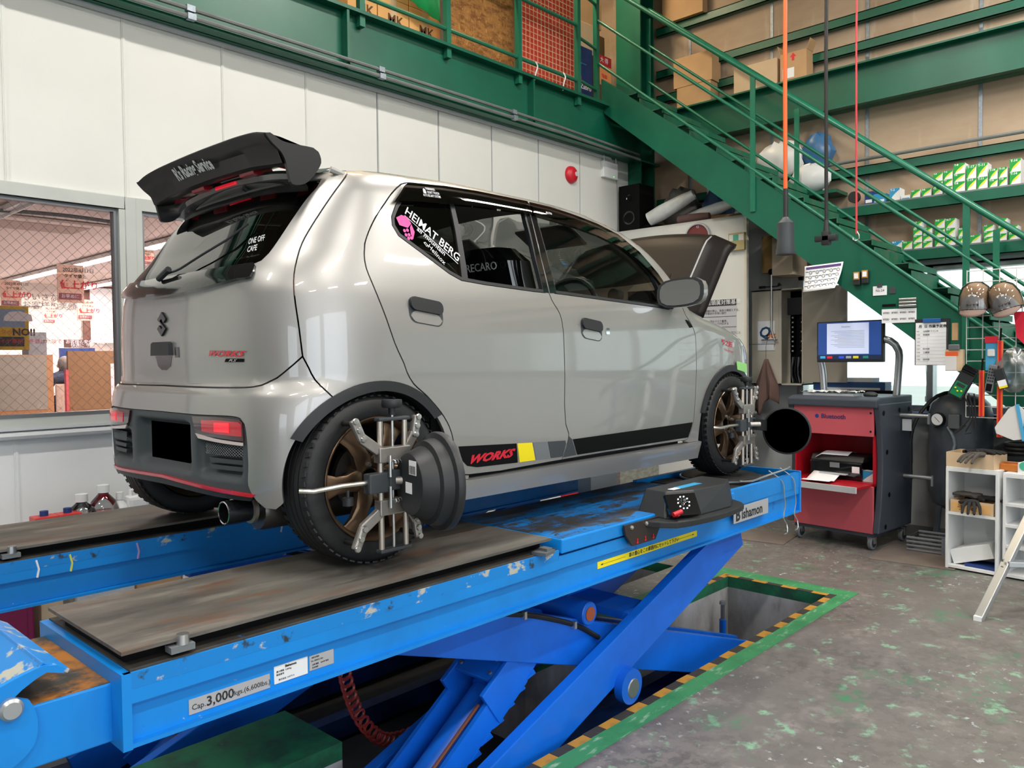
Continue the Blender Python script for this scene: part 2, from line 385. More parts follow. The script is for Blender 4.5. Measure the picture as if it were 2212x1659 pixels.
# ------------------------------------------------------------------ the setting
XB, YW = 7.45, 4.8            # back wall plane, left (office) wall plane
def struct(name, mb, m, parent=None, **k):
    o = mb.build(name, m, parent, **k)
    if parent is None: o['kind'] = 'structure'
    return o
PITS = [(.2, 4.9, 1.93, 2.60), (.2, 4.9, 3.02, 4.1), (1.78, 2.85, 2.60, 3.02)]
PD = -.42
def in_pit(x, y): return any(a < x < b and c < y < d for a, b, c, d in PITS)
xs = [-9, .2, 1.78, 2.85, 4.9, 12]; ys = [-9.5, 1.93, 2.60, 3.02, 4.1, 4.8]
fl = MB(); blk = MB()
for i in range(5):
    for j in range(5):
        cx, cy = (xs[i] + xs[i + 1]) / 2, (ys[j] + ys[j + 1]) / 2
        if in_pit(cx, cy): continue
        t = blk if (j == 2 and i in (0, 1)) or (i == 0 and 1.9 < cy < 4.2) else fl
        t._add([(xs[i], ys[j], 0), (xs[i + 1], ys[j], 0), (xs[i + 1], ys[j + 1], 0), (xs[i], ys[j + 1], 0)], [(0, 1, 2, 3)])
floor = struct('floor', fl, M['floor'])
struct('floor_green', blk, M['green_floor']).name = 'floor_green'
pw = MB(); pe = MB()
def vface(t, x0, y0, x1, y1, z0, z1): t._add([(x0, y0, z0), (x1, y1, z0), (x1, y1, z1), (x0, y0, z1)], [(0, 1, 2, 3)])
def pit_edge(x0, y0, x1, y1): vface(pw, x0, y0, x1, y1, PD, -.07); vface(pe, x0, y0, x1, y1, -.07, 0)
pit_edge(.2, 1.93, 4.9, 1.93); pit_edge(4.9, 1.93, 4.9, 2.60); pit_edge(2.85, 2.60, 4.9, 2.60); pit_edge(.2, 2.60, 1.78, 2.60)
pit_edge(1.78, 2.60, 1.78, 3.02); pit_edge(2.85, 2.60, 2.85, 3.02); pit_edge(.2, 3.02, 1.78, 3.02); pit_edge(2.85, 3.02, 4.9, 3.02)
pit_edge(.2, 4.1, 4.9, 4.1); pit_edge(4.9, 3.02, 4.9, 4.1); pit_edge(.2, 1.93, .2, 2.6); pit_edge(.2, 3.02, .2, 4.1)
wp = struct('wall_pit', pw, M['pit'], fix=False); struct('pit_lip', pe, M['green_floor'], wp, fix=False)
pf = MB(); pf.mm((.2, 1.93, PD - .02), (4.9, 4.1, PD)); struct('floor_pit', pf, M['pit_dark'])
# green tape and hazard tape round the near pit
gt = MB(); gt.mm((.6, 1.80, .0005), (5.085, 1.89, .002)); gt.mm((4.945, 1.89, .0005), (5.085, 2.81, .002)); gt.mm((2.85, 2.655, .0005), (4.945, 2.81, .002))
tape = struct('trim_1', gt, M['green_tape'])
n = 0; x = .7; YQ = bpy.data.meshes.new
q = MB(); q.box((0, 0, 0), (.098, .044, .002)); mesh_y = q.mesh('yellow_square', M['haz_y'])
q = MB(); q.box((0, 0, 0), (.098, .044, .002)); mesh_k = q.mesh('black_square', M['haz_k'])
hz = bpy.data.objects.new('trim_2', None); COL.objects.link(hz); hz['kind'] = 'structure'
while x < 4.95:
    o = place('tape_square', mesh_y if n % 2 else mesh_k, hz, (x, 1.91 + random.uniform(-.003, .003), .002), (0, 0, random.uniform(-.02, .02))); x += .1; n += 1
y = 1.98; n = 0
while y < 2.6:
    place('tape_square', mesh_k if n % 2 else mesh_y, hz, (4.922, y, .002), (0, 0, R(90))); y += .1; n += 1
x = 3.0
while x < 4.9:
    place('tape_square', mesh_k if n % 2 else mesh_y, hz, (x, 2.625, .002)); x += .1; n += 1
# ---- left wall: white panels with joint strips, opening for the office window
def panel_mesh(w, h, m):
    q = MB(); q.box((0, 0, 0), (w, .03, h)); return q.mesh('panel', m, bevel=.003)
WT = 3.49; FT, FB = 2.45, 1.155      # wall top, window frame top and bottom
wl = bpy.data.objects.new('wall_left', None); COL.objects.link(wl); wl['kind'] = 'structure'
bk = MB(); bk.mm((-9, YW + .03, FT), (6.75, YW + .13, 3.6)); bk.mm((-9, YW + .03, 0), (XB + .1, YW + .13, FB)); bk.mm((3.45, YW + .03, FB), (XB + .1, YW + .13, FT)); bk.mm((6.75, YW + .03, FT), (XB + .1, YW + .13, 3.6))
bk.build('backing', M['white_wall'], wl)
J = [1.88 + .606 * k for k in range(-12, 9)]
pm = panel_mesh(.592, WT - FT - .006, M['white_wall']); pl = panel_mesh(.592, FB - .004, M['white_wall_low']); pu = panel_mesh(.592, WT, M['white_wall'])
q = MB(); q.box((0, 0, 0), (.022, .012, WT - FT)); q.box((0, -.006, 0), (.010, .006, WT - FT)); js = q.mesh('joint_strip', M['white_wall'])
q = MB(); q.box((0, 0, 0), (.022, .012, FB - .01)); q.box((0, -.006, 0), (.010, .006, FB - .01)); jl = q.mesh('joint_strip', M['white_wall_low'])
for k in range(len(J) - 1):
    cx = (J[k] + J[k + 1]) / 2
    if cx > 3.45 and cx < 6.8: place('panel', pu, wl, (cx, YW + .015, WT / 2))
    elif cx < 3.45:
        place('panel', pm, wl, (cx, YW + .015, (WT + FT) / 2)); place('panel', pl, wl, (cx, YW + .015, FB / 2))
    if J[k] < 3.4: place('joint_strip', js, wl, (J[k], YW, (WT + FT) / 2)); place('joint_strip', jl, wl, (J[k], YW, FB / 2))
q = MB(); q.box((0, 0, 0), (.004, .03, WT)); jn = q.mesh('joint_line', M['pale_grey'])
for k in range(len(J)):
    if 3.45 < J[k] < 6.8: place('joint_strip', jn, wl, (J[k], YW + .0145, WT / 2))
q = MB(); q.tube([(-9, YW - .012, WT), (6.6, YW - .012, WT)], .018, 8); q.build('wall_top_pipe', M['pale_grey'], wl)
# ---- office windows: aluminium frames with wired glass
def window(name, x0, x1):
    w = bpy.data.objects.new(name, None); COL.objects.link(w); w['kind'] = 'structure'
    f = MB()
    f.mm((x0, YW - .03, FT - .07), (x1, YW + .10, FT)); f.mm((x0, YW - .03, FB), (x1, YW + .10, FB + .05))
    f.mm((x0, YW - .03, FB + .05), (x0 + .035, YW + .10, FT - .07)); f.mm((x1 - .035, YW - .03, FB + .05), (x1, YW + .10, FT - .07))
    f.build('window_frame', M['win_frame'], w, bevel=.004)
    s = MB()
    s.mm((x0 + .035, YW - .005, FT - .09), (x1 - .035, YW + .05, FT - .07)); s.mm((x0 + .035, YW - .02, FB + .05), (x1 - .035, YW + .05, FB + .072))
    s.mm((x1 - .055, YW - .005, FB + .07), (x1 - .035, YW + .05, FT - .09)); s.mm((x0 + .035, YW - .005, FB + .07), (x0 + .055, YW + .05, FT - .09))
    s.build('sash', M['alu_dark'], w)
    g = MB(); g.mm((x0 + .05, YW + .02, FB + .06), (x1 - .05, YW + .026, FT - .08)); g.build('pane', M['glass_office'], w)
    wr = MB(); h = FT - FB - .15; a = x0 + .05
    L = x1 - x0 - .1; st = .055; n = int((L + h) / st)
    for k in range(n):
        for sgn in (1, -1):
            c = k * st - h
            p = []
            t0, t1 = max(0, c), min(L, c + h)
            if t1 - t0 < .01: continue
            za, zb = (t0 - c), (t1 - c)
            if sgn < 0: za, zb = h - za, h - zb
            wr.beam((a + t0, YW + .023, FB + .07 + za), (a + t1, YW + .023, FB + .07 + zb), .0012, .0012)
    o = wr.build('glass_wire', M['mid_grey'], w, fix=False); o['kind'] = 'stuff'
    return w
window('window_1', .1, 1.855); window('window_2', 1.915, 3.45)
q = MB(); q.mm((1.855, YW - .035, FB), (1.915, YW + .1, FT)); q.build('window_post', M['win_frame'], wl, bevel=.004)
q = MB(); q.mm((-9, YW - .02, FB), (.1, YW + .1, FT)); q.build('panel', M['white_wall'], wl)
q = MB(); q.mm((-9, YW - .045, FB - .012), (3.5, YW, FB + .002)); q.tube([(-9, YW - .03, FB - .04), (3.5, YW - .03, FB - .04)], .022, 8); q.build('sill', M['pale_grey'], wl)
# ---- back wall: plywood sheets behind green steel, band of windows below
wb = bpy.data.objects.new('wall_back', None); COL.objects.link(wb); wb['kind'] = 'structure'
q = MB(); q.mm((XB + .02, -9.5, 2.28), (XB + .12, 4.93, 6.3)); q.mm((XB + .02, -9.5, 0), (XB + .12, 4.93, .98)); q.mm((XB + .02, 3.2, .98), (XB + .12, 4.93, 2.28)); q.build('backing', M['ply'], wb)
PS = [4.375 - .897 * k for k in range(-1, 14)]
q = MB(); q.box((0, 0, 0), (.012, .885, 1.82)); sheet = q.mesh('plywood_sheet', M['ply'])
q = MB(); q.box((0, 0, 0), (.006, .028, 1.9)); strip = q.mesh('joint_cover', M['galv'])
for k in range(len(PS) - 1):
    for z in (3.2, 5.03): place('plywood_sheet', sheet, wb, (XB + .014, (PS[k] + PS[k + 1]) / 2, z))
    for z in (3.2, 5.03): place('joint_cover', strip, wb, (XB + .004, PS[k], z))
# low white wall under the windows and pale strip above them
q = MB(); q.mm((XB - .01, -9.5, 0), (XB + .02, 3.2, 1.0)); q.mm((XB - .01, 3.2, 0), (XB + .02, 4.8, 2.9)); q.build('lower_panel', M['white_wall_low'], wb)
q = MB(); q.mm((XB - .03, -9.5, 2.235), (XB + .02, 3.2, 2.33)); q.build('window_head', M['pale_grey'], wb)
# green girts, main girder, conduits
def girt(name, z, h, d, m, y0=-9.5, y1=4.75, lab=None):
    q = MB(); t = .008
    q.mm((XB - d, y0, z - h / 2), (XB - d + t, y1, z + h / 2)); q.mm((XB - d, y0, z + h / 2 - t), (XB, y1, z + h / 2)); q.mm((XB - d, y0, z - h / 2), (XB, y1, z - h / 2 + t))
    return q.build(name, m, wb)
for z in (4.95, 4.50, 4.24, 5.6): girt('girt', z, .085, .06, M['green'])
girt('girt', 3.135, .085, .06, M['green'])
gd = thing('main_girder', 'deep green steel girder crossing the plywood back wall behind the staircase', 'girder', (XB - .12, 0, 3.87))
q = MB(); q.mm((-.006, -9.5, -.18), (.006, 4.7, .18)); q.build('web', M['green'], gd)
for s, nm in ((1, 'flange'), (-1, 'flange')):
    q = MB(); q.mm((-.09, -9.5, .165 * s), (.09, 4.7, .18 * s)); q.build(nm, M['green'], gd)
q = MB(); q.tube([(XB - .10, -9.5, 3.235), (XB - .10, 3.6, 3.225)], .016, 8); o = q.build('wall_conduit', M['conduit']); props(o, 'grey pipe running along the plywood wall above the filter boxes', 'pipe')
# window band in the back wall
wn = bpy.data.objects.new('window_3', None); COL.objects.link(wn); wn['kind'] = 'structure'
f = MB(); y0, y1 = -9.5, 3.2
for z in (1.0, 2.2): f.mm((XB - .03, y0, z), (XB + .10, y1, z + .05))
for y in (3.15, 2.02, 1.15, .2, -.8, -1.8): f.mm((XB - .03, y, 1.0), (XB + .10, y + .05, 2.25))
f.build('window_frame', M['alu'], wn, bevel=.003)
for k, (a, b) in enumerate(((2.07, 3.15), (1.2, 2.02), (.25, 1.15), (-.75, .2), (-1.75, -.8), (-9.4, -1.8))):
    g = MB(); g.mm((XB + .04, a, 1.05), (XB + .045, b, 2.2)); g.build('pane', M['glass_clear'], wn)
portal((XB + .2, 1.2, 1.6), (0, R(-90), 0), 1.3, 4.5)
# ceiling, far right wall with open shutters, rear wall with an opening
q = MB(); q.mm((-9, -9.5, 6.3), (12, 12, 6.4)); struct('ceiling', q, mat('ceiling_brown', '7a736b', .7, var=.1))
q = MB()
for a, b in ((-9, -6.5), (-2.3, -1.4), (3.0, 3.9), (XB, XB + .2)): q.mm((a, -7.6, 0), (b, -7.5, 4.2))
q.mm((-9, -7.6, 4.2), (XB + .2, -7.5, 6.3)); wr_ = struct('wall_right', q, M['white_wall_low'])
q = MB(); q.mm((3.9, -7.58, 0), (XB, -7.52, 4.2)); q.build('shutter', M['pale_grey'], wr_)
q = MB(); q.mm((-9.1, -7.6, 0), (-9, -6.2, 6.3)); q.mm((-9.1, -3.0, 0), (-9, 12, 6.3)); q.mm((-9.1, -6.2, 3.4), (-9, -3.0, 6.3)); wre = struct('wall_rear', q, mat('rear_wall_grey', '9a9a98', .6))
for y, z, w, h, c in ((1.2, 2.2, .9, 1.4, 'd85f8c'), (2.3, 2.2, .8, 1.5, '5aa898'), (3.4, 2.0, .7, 1.2, 'e6dccb'), (-.4, 1.0, 1.6, 2.0, '4c4f54')):
    q = MB(); q.mm((-8.99, y - w / 2, z - h / 2), (-8.97, y + w / 2, z + h / 2)); q.build('banner', mat('banner_' + c, c, .7), wre)  # out-of-frame banners, added for the coloured reflections in the tailgate
portal((-4.4, -7.7, 2.1), (R(-90), 0, 0), 4.2, 4.2); portal((.3, -7.7, 2.1), (R(-90), 0, 0), 4.4, 4.2); portal((-9.2, -4.6, 1.7), (0, R(90), 0), 3.4, 3.2)
q = MB(); q.mm((-40, -40, -.06), (40, -7.6, -.03)); q.mm((XB + .2, -40, -.06), (40, 40, -.03)); q.mm((-40, -7.6, -.06), (-9.1, 12, -.03)); struct('floor_outside', q, mat('outside_ground', 'b9b6b0', .8, var=.08, vscale=.5))
# fluorescent fittings under the ceiling
def ceiling_lamp(x, y, k):
    t = thing('ceiling_lamp', 'white twin tube fluorescent fitting under the high workshop ceiling', 'lamp', (x, y, 5.2), 0, 'fluorescent fittings under the ceiling')
    q = MB(); q.box((0, 0, .04), (1.3, .2, .05)); q.box((-.5, 0, .55), (.01, .01, 1.0)); q.box((.5, 0, .55), (.01, .01, 1.0)); q.build('housing', M['white'], t)
    for s in (-.06, .06):
        q = MB(); q.tube([(-.6, s, 0), (.6, s, 0)], .016, 8); q.build('tube', M['tube'], t)
    l = bpy.data.lights.new('tube_light', 'AREA'); l.shape = 'RECTANGLE'; l.size = 1.2; l.size_y = .16; l.energy = 62; l.color = (1, .95, .88)
    o = bpy.data.objects.new('tube_light', l); COL.objects.link(o); o.parent = t; o.location = (0, 0, -.03)
for k, (x, y) in enumerate(((-2.0, -.8), (1.2, -.8), (4.4, -.8), (-2.0, -4), (1.2, -4), (4.4, -4), (-2.5, 2.6), (.6, 2.6), (3.8, 2.6), (5.9, .6), (6.0, -2.2))): ceiling_lamp(x, y, k)  # last two fittings are added to brighten the plywood back wall
# ------------------------------------------------------------------ the car
XA, YC, ZP = 1.62, 2.86, .821            # rear axle, centre line, height of the tyre contact
car = thing('hatchback_car', 'silver five-door hatchback with black roof wing and raised black hood on the lift', 'car', (XA, YC, ZP))
X0, X1, W0 = .15, 2.30, .737
Wz = pchip([.08, .16, .24, .34, .50, .64, .76, .88, .95, 1.08, 1.22, 1.40], [.680, .698, .716, .728, .734, .7375, .736, .726, .714, .682, .640, .575])
Xr = pchip([.08, .18, .30, .45, .585, .60, .72, .90, .965, 1.08, 1.20, 1.30, 1.40], [-.34, -.392, -.405, -.408, -.400, -.385, -.388, -.382, -.372, -.290, -.205, -.125, -.05])
Xf = pchip([.08, .2, .35, .6, .75, .9, 1.0], [2.90, 2.99, 3.02, 3.0, 2.95, 2.78, 2.6])
Nr = pchip([.08, .30, .45, .56, .62, .9, 1.0, 1.35], [4.2, 4.6, 4.6, 4.2, 3.5, 3.4, 3.1, 2.8])
Zr = pchip([-1.1, -.5, -.2, 0, .26, .57, .95, 1.15, 1.30, 1.48, 1.60, 1.72, 1.845, 1.95, 2.0, 2.06, 2.19, 2.39, 2.6, 2.8, 3.6],
           [1.34, 1.34, 1.34, 1.345, 1.362, 1.374, 1.372, 1.367, 1.357, 1.326, 1.297, 1.252, 1.172, 1.072, 1.0, .945, .905, .86, .815, .765, .70])
HC = .09
def S(u, z):
    """body skin: u runs along the flank and round the corners, z up; car space, right flank at -y"""
    if u < UC: p = S(2 * UC - u, z); return Vector((p.x, -p.y, p.z))
    t = (z - (Zr(u) - HC)) / HC
    cap = 0 if t <= 0 else HC * .9 * (1 - math.sqrt(max(0, 1 - min(t, 1) ** 2)))
    w = Wz(z) - cap
    if u < X0:
        al = (X0 - u) / W0; a = X0 - (Xr(z) + cap * .4); n = Nr(z)
        r = (abs(math.cos(al) / w) ** n + abs(math.sin(al) / a) ** n) ** (-1 / n)
        return Vector((X0 - r * math.sin(al), -r * math.cos(al), z))
    if u > X1:
        al = min((u - X1) / W0, math.pi / 2); w -= .012 * ((X1 - 1.15) / 1.2) ** 2; a = Xf(z) - X1; n = 3.3
        r = (abs(math.cos(al) / w) ** n + abs(math.sin(al) / a) ** n) ** (-1 / n)
        return Vector((X1 + r * math.sin(al), -r * math.cos(al), z))
    return Vector((u, -(w - (.012 * ((u - 1.15) / 1.2) ** 2 if u > 1.15 else 0)), z))
UC = X0 - W0 * math.pi / 2
def SN(u, z, e=.004):
    zt = min(z + e, Zr(max(u, 2 * UC - u)) - .0005); zb = zt - 2 * e
    a = S(u + e, z) - S(u - e, z); b = S(u, zt) - S(u, zb)
    n = b.cross(a)
    return (-n if n.dot(S(u, z) - Vector((1.0, 0, z))) < 0 else n).normalized() if n.length > 1e-12 else Vector((0, -1, 0))
def mir(pts): return [(2 * UC - u, z) for u, z in pts[::-1]]
def inside(p, poly):
    x, y = p; c = False; j = len(poly) - 1
    for i in range(len(poly)):
        xi, yi = poly[i]; xj, yj = poly[j]
        if (yi > y) != (yj > y) and x < (xj - xi) * (y - yi) / (yj - yi) + xi: c = not c
        j = i
    return c
def dist_poly(p, poly):
    P = np.array(poly); Q = np.roll(P, -1, 0); d = Q - P; L = (d ** 2).sum(1) + 1e-12
    t = np.clip(((np.array(p) - P) * d).sum(1) / L, 0, 1); w = P + d * t[:, None] - np.array(p)
    return math.sqrt((w ** 2).sum(1).min())
def inset(poly, d):
    n = len(poly); A = sum(poly[i][0] * poly[(i + 1) % n][1] - poly[(i + 1) % n][0] * poly[i][1] for i in range(n)); s = 1 if A > 0 else -1
    out = []
    for i in range(n):
        p0, p, p1 = Vector(poly[i - 1]), Vector(poly[i]), Vector(poly[(i + 1) % n])
        a = (p - p0); b = (p1 - p)
        if a.length < 1e-6 or b.length < 1e-6: out.append(tuple(p)); continue
        a.normalize(); b.normalize(); m = Vector((-a.y - b.y, a.x + b.x))
        if m.length < 1e-4: out.append(tuple(p)); continue
        m.normalize(); k = max(.45, m.dot(Vector((-a.y, a.x))))
        out.append(tuple(p + m * (s * d / k)))
    return out
def dense(poly, step=.025):
    out = []; n = len(poly)
    for i in range(n):
        a, b = Vector(poly[i]), Vector(poly[(i + 1) % n]); k = max(1, int((b - a).length / step))
        out += [tuple(a + (b - a) * (j / k)) for j in range(k)]
    return out
def skin(name, outline, m, parent=car, holes=(), off=0, gap=.0025, flange=.014, g=.028, fn=None):
    """a panel of the body skin cut along the outline, with turned-in edges"""
    ol = dense(inset(outline, gap) if gap else outline); hs = [dense(inset(h, -gap) if gap else h) for h in holes]
    loops = [ol] + hs; pts = []; edges = []
    for lp in loops:
        b = len(pts); pts += lp; edges += [(b + i, b + (i + 1) % len(lp)) for i in range(len(lp))]
    nb = len(pts); us = [p[0] for p in ol]; zs = [p[1] for p in ol]
    u = min(us) + g / 2
    while u < max(us):
        z = min(zs) + g / 2
        while z < max(zs):
            p = (u, z)
            if inside(p, ol) and not any(inside(p, h) for h in hs) and min(dist_poly(p, lp) for lp in loops) > g * .42: pts.append(p)
            z += g
        u += g
    vo, _, fo, _, _, _ = delaunay_2d_cdt([Vector(p) for p in pts], edges, [], 0, 1e-6)
    tri = []
    for f in fo:
        c = sum((vo[i] for i in f), Vector((0, 0))) / len(f)
        if inside(c, ol) and not any(inside(c, h) for h in hs): tri.append(tuple(f))
    F = fn or S
    P3 = []; N3 = []
    for v in vo:
        n = SN(v.x, v.y); N3.append(n); P3.append(F(v.x, v.y) + n * off)
    verts = [tuple(p) for p in P3]; faces = []
    for t in tri:
        a, b, c = (P3[i] for i in t)
        faces.append(t if (b - a).cross(c - a).dot(N3[t[0]]) > 0 else t[::-1])
    nm = len(faces)
    if flange:
        cnt = {}
        for t in faces:
            for i in range(len(t)): cnt.setdefault(tuple(sorted((t[i], t[(i + 1) % len(t)]))), []).append((t[i], t[(i + 1) % len(t)]))
        for k, e in cnt.items():
            if len(e) == 1:
                a, b = e[0]; B = len(verts)
                verts += [tuple(P3[a]), tuple(P3[b]), tuple(P3[b] - N3[b] * flange), tuple(P3[a] - N3[a] * flange)]
                faces.append((B + 1, B, B + 3, B + 2))
    me = bpy.data.meshes.new(name); me.from_pydata(verts, [], faces); me.materials.append(m)
    sm = [True] * nm + [False] * (len(faces) - nm); me.polygons.foreach_set('use_smooth', sm)
    if fn is None:
        nl = []
        for poly in me.polygons:
            for vi in poly.vertices: nl.append(tuple(N3[vi]) if poly.index < nm else tuple(poly.normal))
        me.normals_split_custom_set(nl)
    return place(name, me, parent)
def mirror_part(o, name=None):
    c = bpy.data.objects.new(name or o.name.split('.')[0], o.data); COL.objects.link(c); c.parent = o.parent; c.scale = (1, -1, 1); return c
def surf_text(txt, bl, br, tl, m, off=.0015, name='lettering', parent=car, **k):
    me = text_mesh(txt, 1, ext=0, **k)
    xs_ = [v.co.x for v in me.vertices]; ys_ = [v.co.y for v in me.vertices]; x0, x1_, y0_, y1_ = min(xs_), max(xs_), min(ys_), max(ys_)
    for v in me.vertices:
        a = (v.co.x - x0) / (x1_ - x0); b = (v.co.y - y0_) / (y1_ - y0_)
        u = bl[0] + (br[0] - bl[0]) * a + (tl[0] - bl[0]) * b; z = bl[1] + (br[1] - bl[1]) * a + (tl[1] - bl[1]) * b
        v.co = S(u, z) + SN(u, z) * off
    me.materials.clear(); me.materials.append(m)
    return place(name, me, parent)
CS = lambda p, st=.02: catmull(p, st)
# seam curves (metres along and up the skin)
tg_seam = CS([(.003, 1.337), (-.076, 1.262), (-.135, 1.195), (-.19, 1.123), (-.229, 1.06), (-.248, 1.006), (-.259, .951), (-.26, .89), (-.254, .831), (-.249, .79), (-.239, .69)])
tg_bot = CS([(-.239, .69), (-.266, .665), (-.317, .623), (-.35, .607), (-.394, .595), (-.513, .592), (-.733, .592), (UC, .593)])
bq = CS([(-.239, .69), (-.222, .654), (-.203, .614), (-.155, .560)])
rd_back = CS([(.341, 1.327), (.264, 1.32), (.221, 1.307), (.188, 1.286), (.12, 1.228), (.057, 1.167), (.013, 1.109), (-.011, 1.064), (-.019, 1.029), (-.019, .982), (.002, .919), (.034, .837), (.074, .732), (.11, .665), (.123, .634), (.153, .592), (.215, .546), (.28, .486), (.319, .434), (.34, .383), (.348, .333), (.359, .281), (.383, .252), (.432, .243)])
rd_top = CS([(.904, 1.333), (.748, 1.338), (.608, 1.339), (.472, 1.336), (.341, 1.327)])
b_seam = CS([(.904, 1.333), (.895, 1.268), (.892, 1.103), (.904, .939), (.955, .86), (.968, .797), (.972, .688), (.975, .526), (.975, .48), (.987, .391), (1.008, .353), (.997, .301), (.974, .244)])
fd_front = CS([(1.94, .242), (2.007, .25), (2.042, .326), (2.054, .427), (2.061, .573), (2.06, .684), (2.055, .779), (2.027, .835), (1.974, .888), (1.95, .93)])
fd_top = CS([(.904, 1.333), (1.05, 1.33), (1.197, 1.318), (1.35, 1.298), (1.504, 1.262), (1.60, 1.218), (1.68, 1.162), (1.772, 1.082), (1.862, .99), (1.90, .94)])
def arc(c, r, a0, a1, n=24): return [(c[0] + r * math.cos(R(a0 + (a1 - a0) * k / n)), c[1] + r * math.sin(R(a0 + (a1 - a0) * k / n))) for k in range(n + 1)]
AC, AR = (.012, .275), .315
FC, FR = (2.44, .285), .325
ang = math.degrees(math.atan2(.560 - AC[1], -.155 - AC[0]))
top_edge = [(u, Zr(u) - .0006) for u in [.003 + (1.93 - .003) * k / 60 for k in range(61)]]
quarter = bq[::-1] + tg_seam[::-1][1:-1] + top_edge + [(1.925, .95)] + fd_top[::-1][1:] + rd_top[1:] + rd_back[1:] + [(.432, .226), (.325, .226)] + arc(AC, AR, -9, ang)[:-1]
q_o = skin('rear_quarter_panel', quarter, M['carpaint'])
dlo_r = [(.237, 1.294), (.405, 1.31), (.59, 1.318), (.876, 1.316), (.868, 1.25), (.868, 1.08), (.878, .945), (.81, .946), (.539, .957), (.41, .966), (.353, .988), (.247, 1.049), (.146, 1.107), (.126, 1.142), (.131, 1.173), (.164, 1.219)]
rear_door = rd_back + [(.6, .238), (.974, .244)] + b_seam[::-1][1:] + rd_top[1:-1]
d_r = skin('rear_door', rear_door, M['carpaint'], holes=[dlo_r])
dlo_f = [(.930, 1.318), (1.06, 1.308), (1.183, 1.292), (1.34, 1.268), (1.491, 1.23), (1.637, 1.158), (1.741, 1.075), (1.84, .95), (1.85, .926), (1.818, .910), (1.705, .917), (.983, .944), (.938, .945), (.928, 1.08), (.922, 1.25)]
front_door = b_seam + [(1.3, .246), (1.94, .242)] + fd_front[1:] + fd_top[::-1][:-1]
d_f = skin('front_door', front_door, M['carpaint'], holes=[dlo_f])
UF = X1 + W0 * math.pi / 2
fender = fd_front[::-1] + [(2.02, .226), (2.135, .226)] + arc(FC, FR, 190, 12)[:-1] + [(2.78, .33), (2.86, .30), (2.86, Zr(2.86) - .002)] + [(u, Zr(u) - .001) for u in [2.80 - (2.80 - 1.99) * k / 26 for k in range(27)]]
f_o = skin('front_fender', fender, M['carpaint'])
fbump = [(2.86, Zr(2.86) - .01), (2.86, .30), (2.78, .33), (2.76, .21), (2.80, .16), (UF, .16), (UF, .78)]
fb_o = skin('front_bumper', fbump, M['carpaint'])
sill = [(.33, .226), (.33, .16), (.40, .152), (1.1, .148), (2.13, .138), (2.135, .226)]
s_o = skin('side_skirt', sill, M['carpaint'], off=.012, gap=0, flange=.03)
for o in (q_o, d_r, d_f, f_o, fb_o, s_o): mirror_part(o)
# rear bumper and tailgate run right across
arch_low = arc(AC, AR, ang, 188)
low = CS([(-.308, .222), (-.325, .208), (-.36, .212), (-.385, .234), (-.395, .248)])
ins = CS([(-.395, .248), (-.412, .285), (-.409, .352), (-.411, .43), (-.418, .478), (-.433, .496), (-.47, .501), (-.531, .501), (-.686, .499), (UC, .500)], .015)
bump_half = bq + arch_low[1:] + low + [(-.478, .252), (-.68, .257), (UC, .262)]
bumper = tg_bot[::-1][:-1] + bump_half[:-1] + mir(bump_half)[:-1] + mir(tg_bot[::-1])[:-1] if False else None
half = tg_bot[::-1] + bq[1:] + arch_low[1:] + low + ins[1:]
b_o = skin('rear_bumper', half + mir(half)[1:-1], M['carpaint'], g=.024)
glass_half = [(-.128, 1.30), (-.153, 1.269), (-.203, 1.223), (-.257, 1.158), (-.306, 1.09), (-.348, 1.027), (-.372, 1.003), (-.396, .994), (-.564, .984), (-.812, .979), (UC, .980)]
gh = CS(glass_half[:7]) + glass_half[7:]
glass_full = gh + mir(gh)[1:]
tg_half = tg_bot[::-1] + tg_seam[::-1][1:] + [(-.03, Zr(-.03) - .001), (-.3, 1.338), (-.7, 1.338), (UC, 1.338)]
tg_o = skin('tailgate', tg_half + mir(tg_half)[1:-1], M['carpaint'], holes=[glass_full], g=.026)
gl_o = skin('rear_window', glass_full, M['glass_rear'], tg_o, off=-.003, gap=.002, flange=.0, g=.03)
bord_out = glass_full; gi = inset(glass_full, .03)
skin('window_border', glass_full, M['black_gloss'], gl_o, holes=[gi], off=-.005, gap=0.002, flange=0, g=.05)
# dark chrome strip under the rear window
gz = [(-.388, .982), (-.399, .943), (-.449, .938), (-.549, .923), (-.715, .909), (UC, .903)]
gt_ = [(-.396, .992), (-.564, .982), (-.812, .977), (UC, .978)]
gpoly = CS(gz)[::1] + mir(CS(gz))[1:] + mir(gt_)[::-1][::-1] if False else CS(gz) + mir(CS(gz))[1:] + mir(gt_[1:])[::1][::-1][::-1]
gpoly = CS(gz) + mir(CS(gz))[1:] + [(2 * UC - u, z) for u, z in gt_] + [(u, z) for u, z in gt_[::-1]][1:]
def ledge(u, z):
    p = S(u, z); k = max(0, min(1, (.992 - z) / .045)); d = max(0, 1 - abs(u - UC) / .66) ** .5
    return p + SN(u, .93) * (.028 * k * d)
skin('garnish_strip', gpoly, M['dark_chrome'], tg_o, off=.006, gap=0, flange=.03, g=.022, fn=ledge)
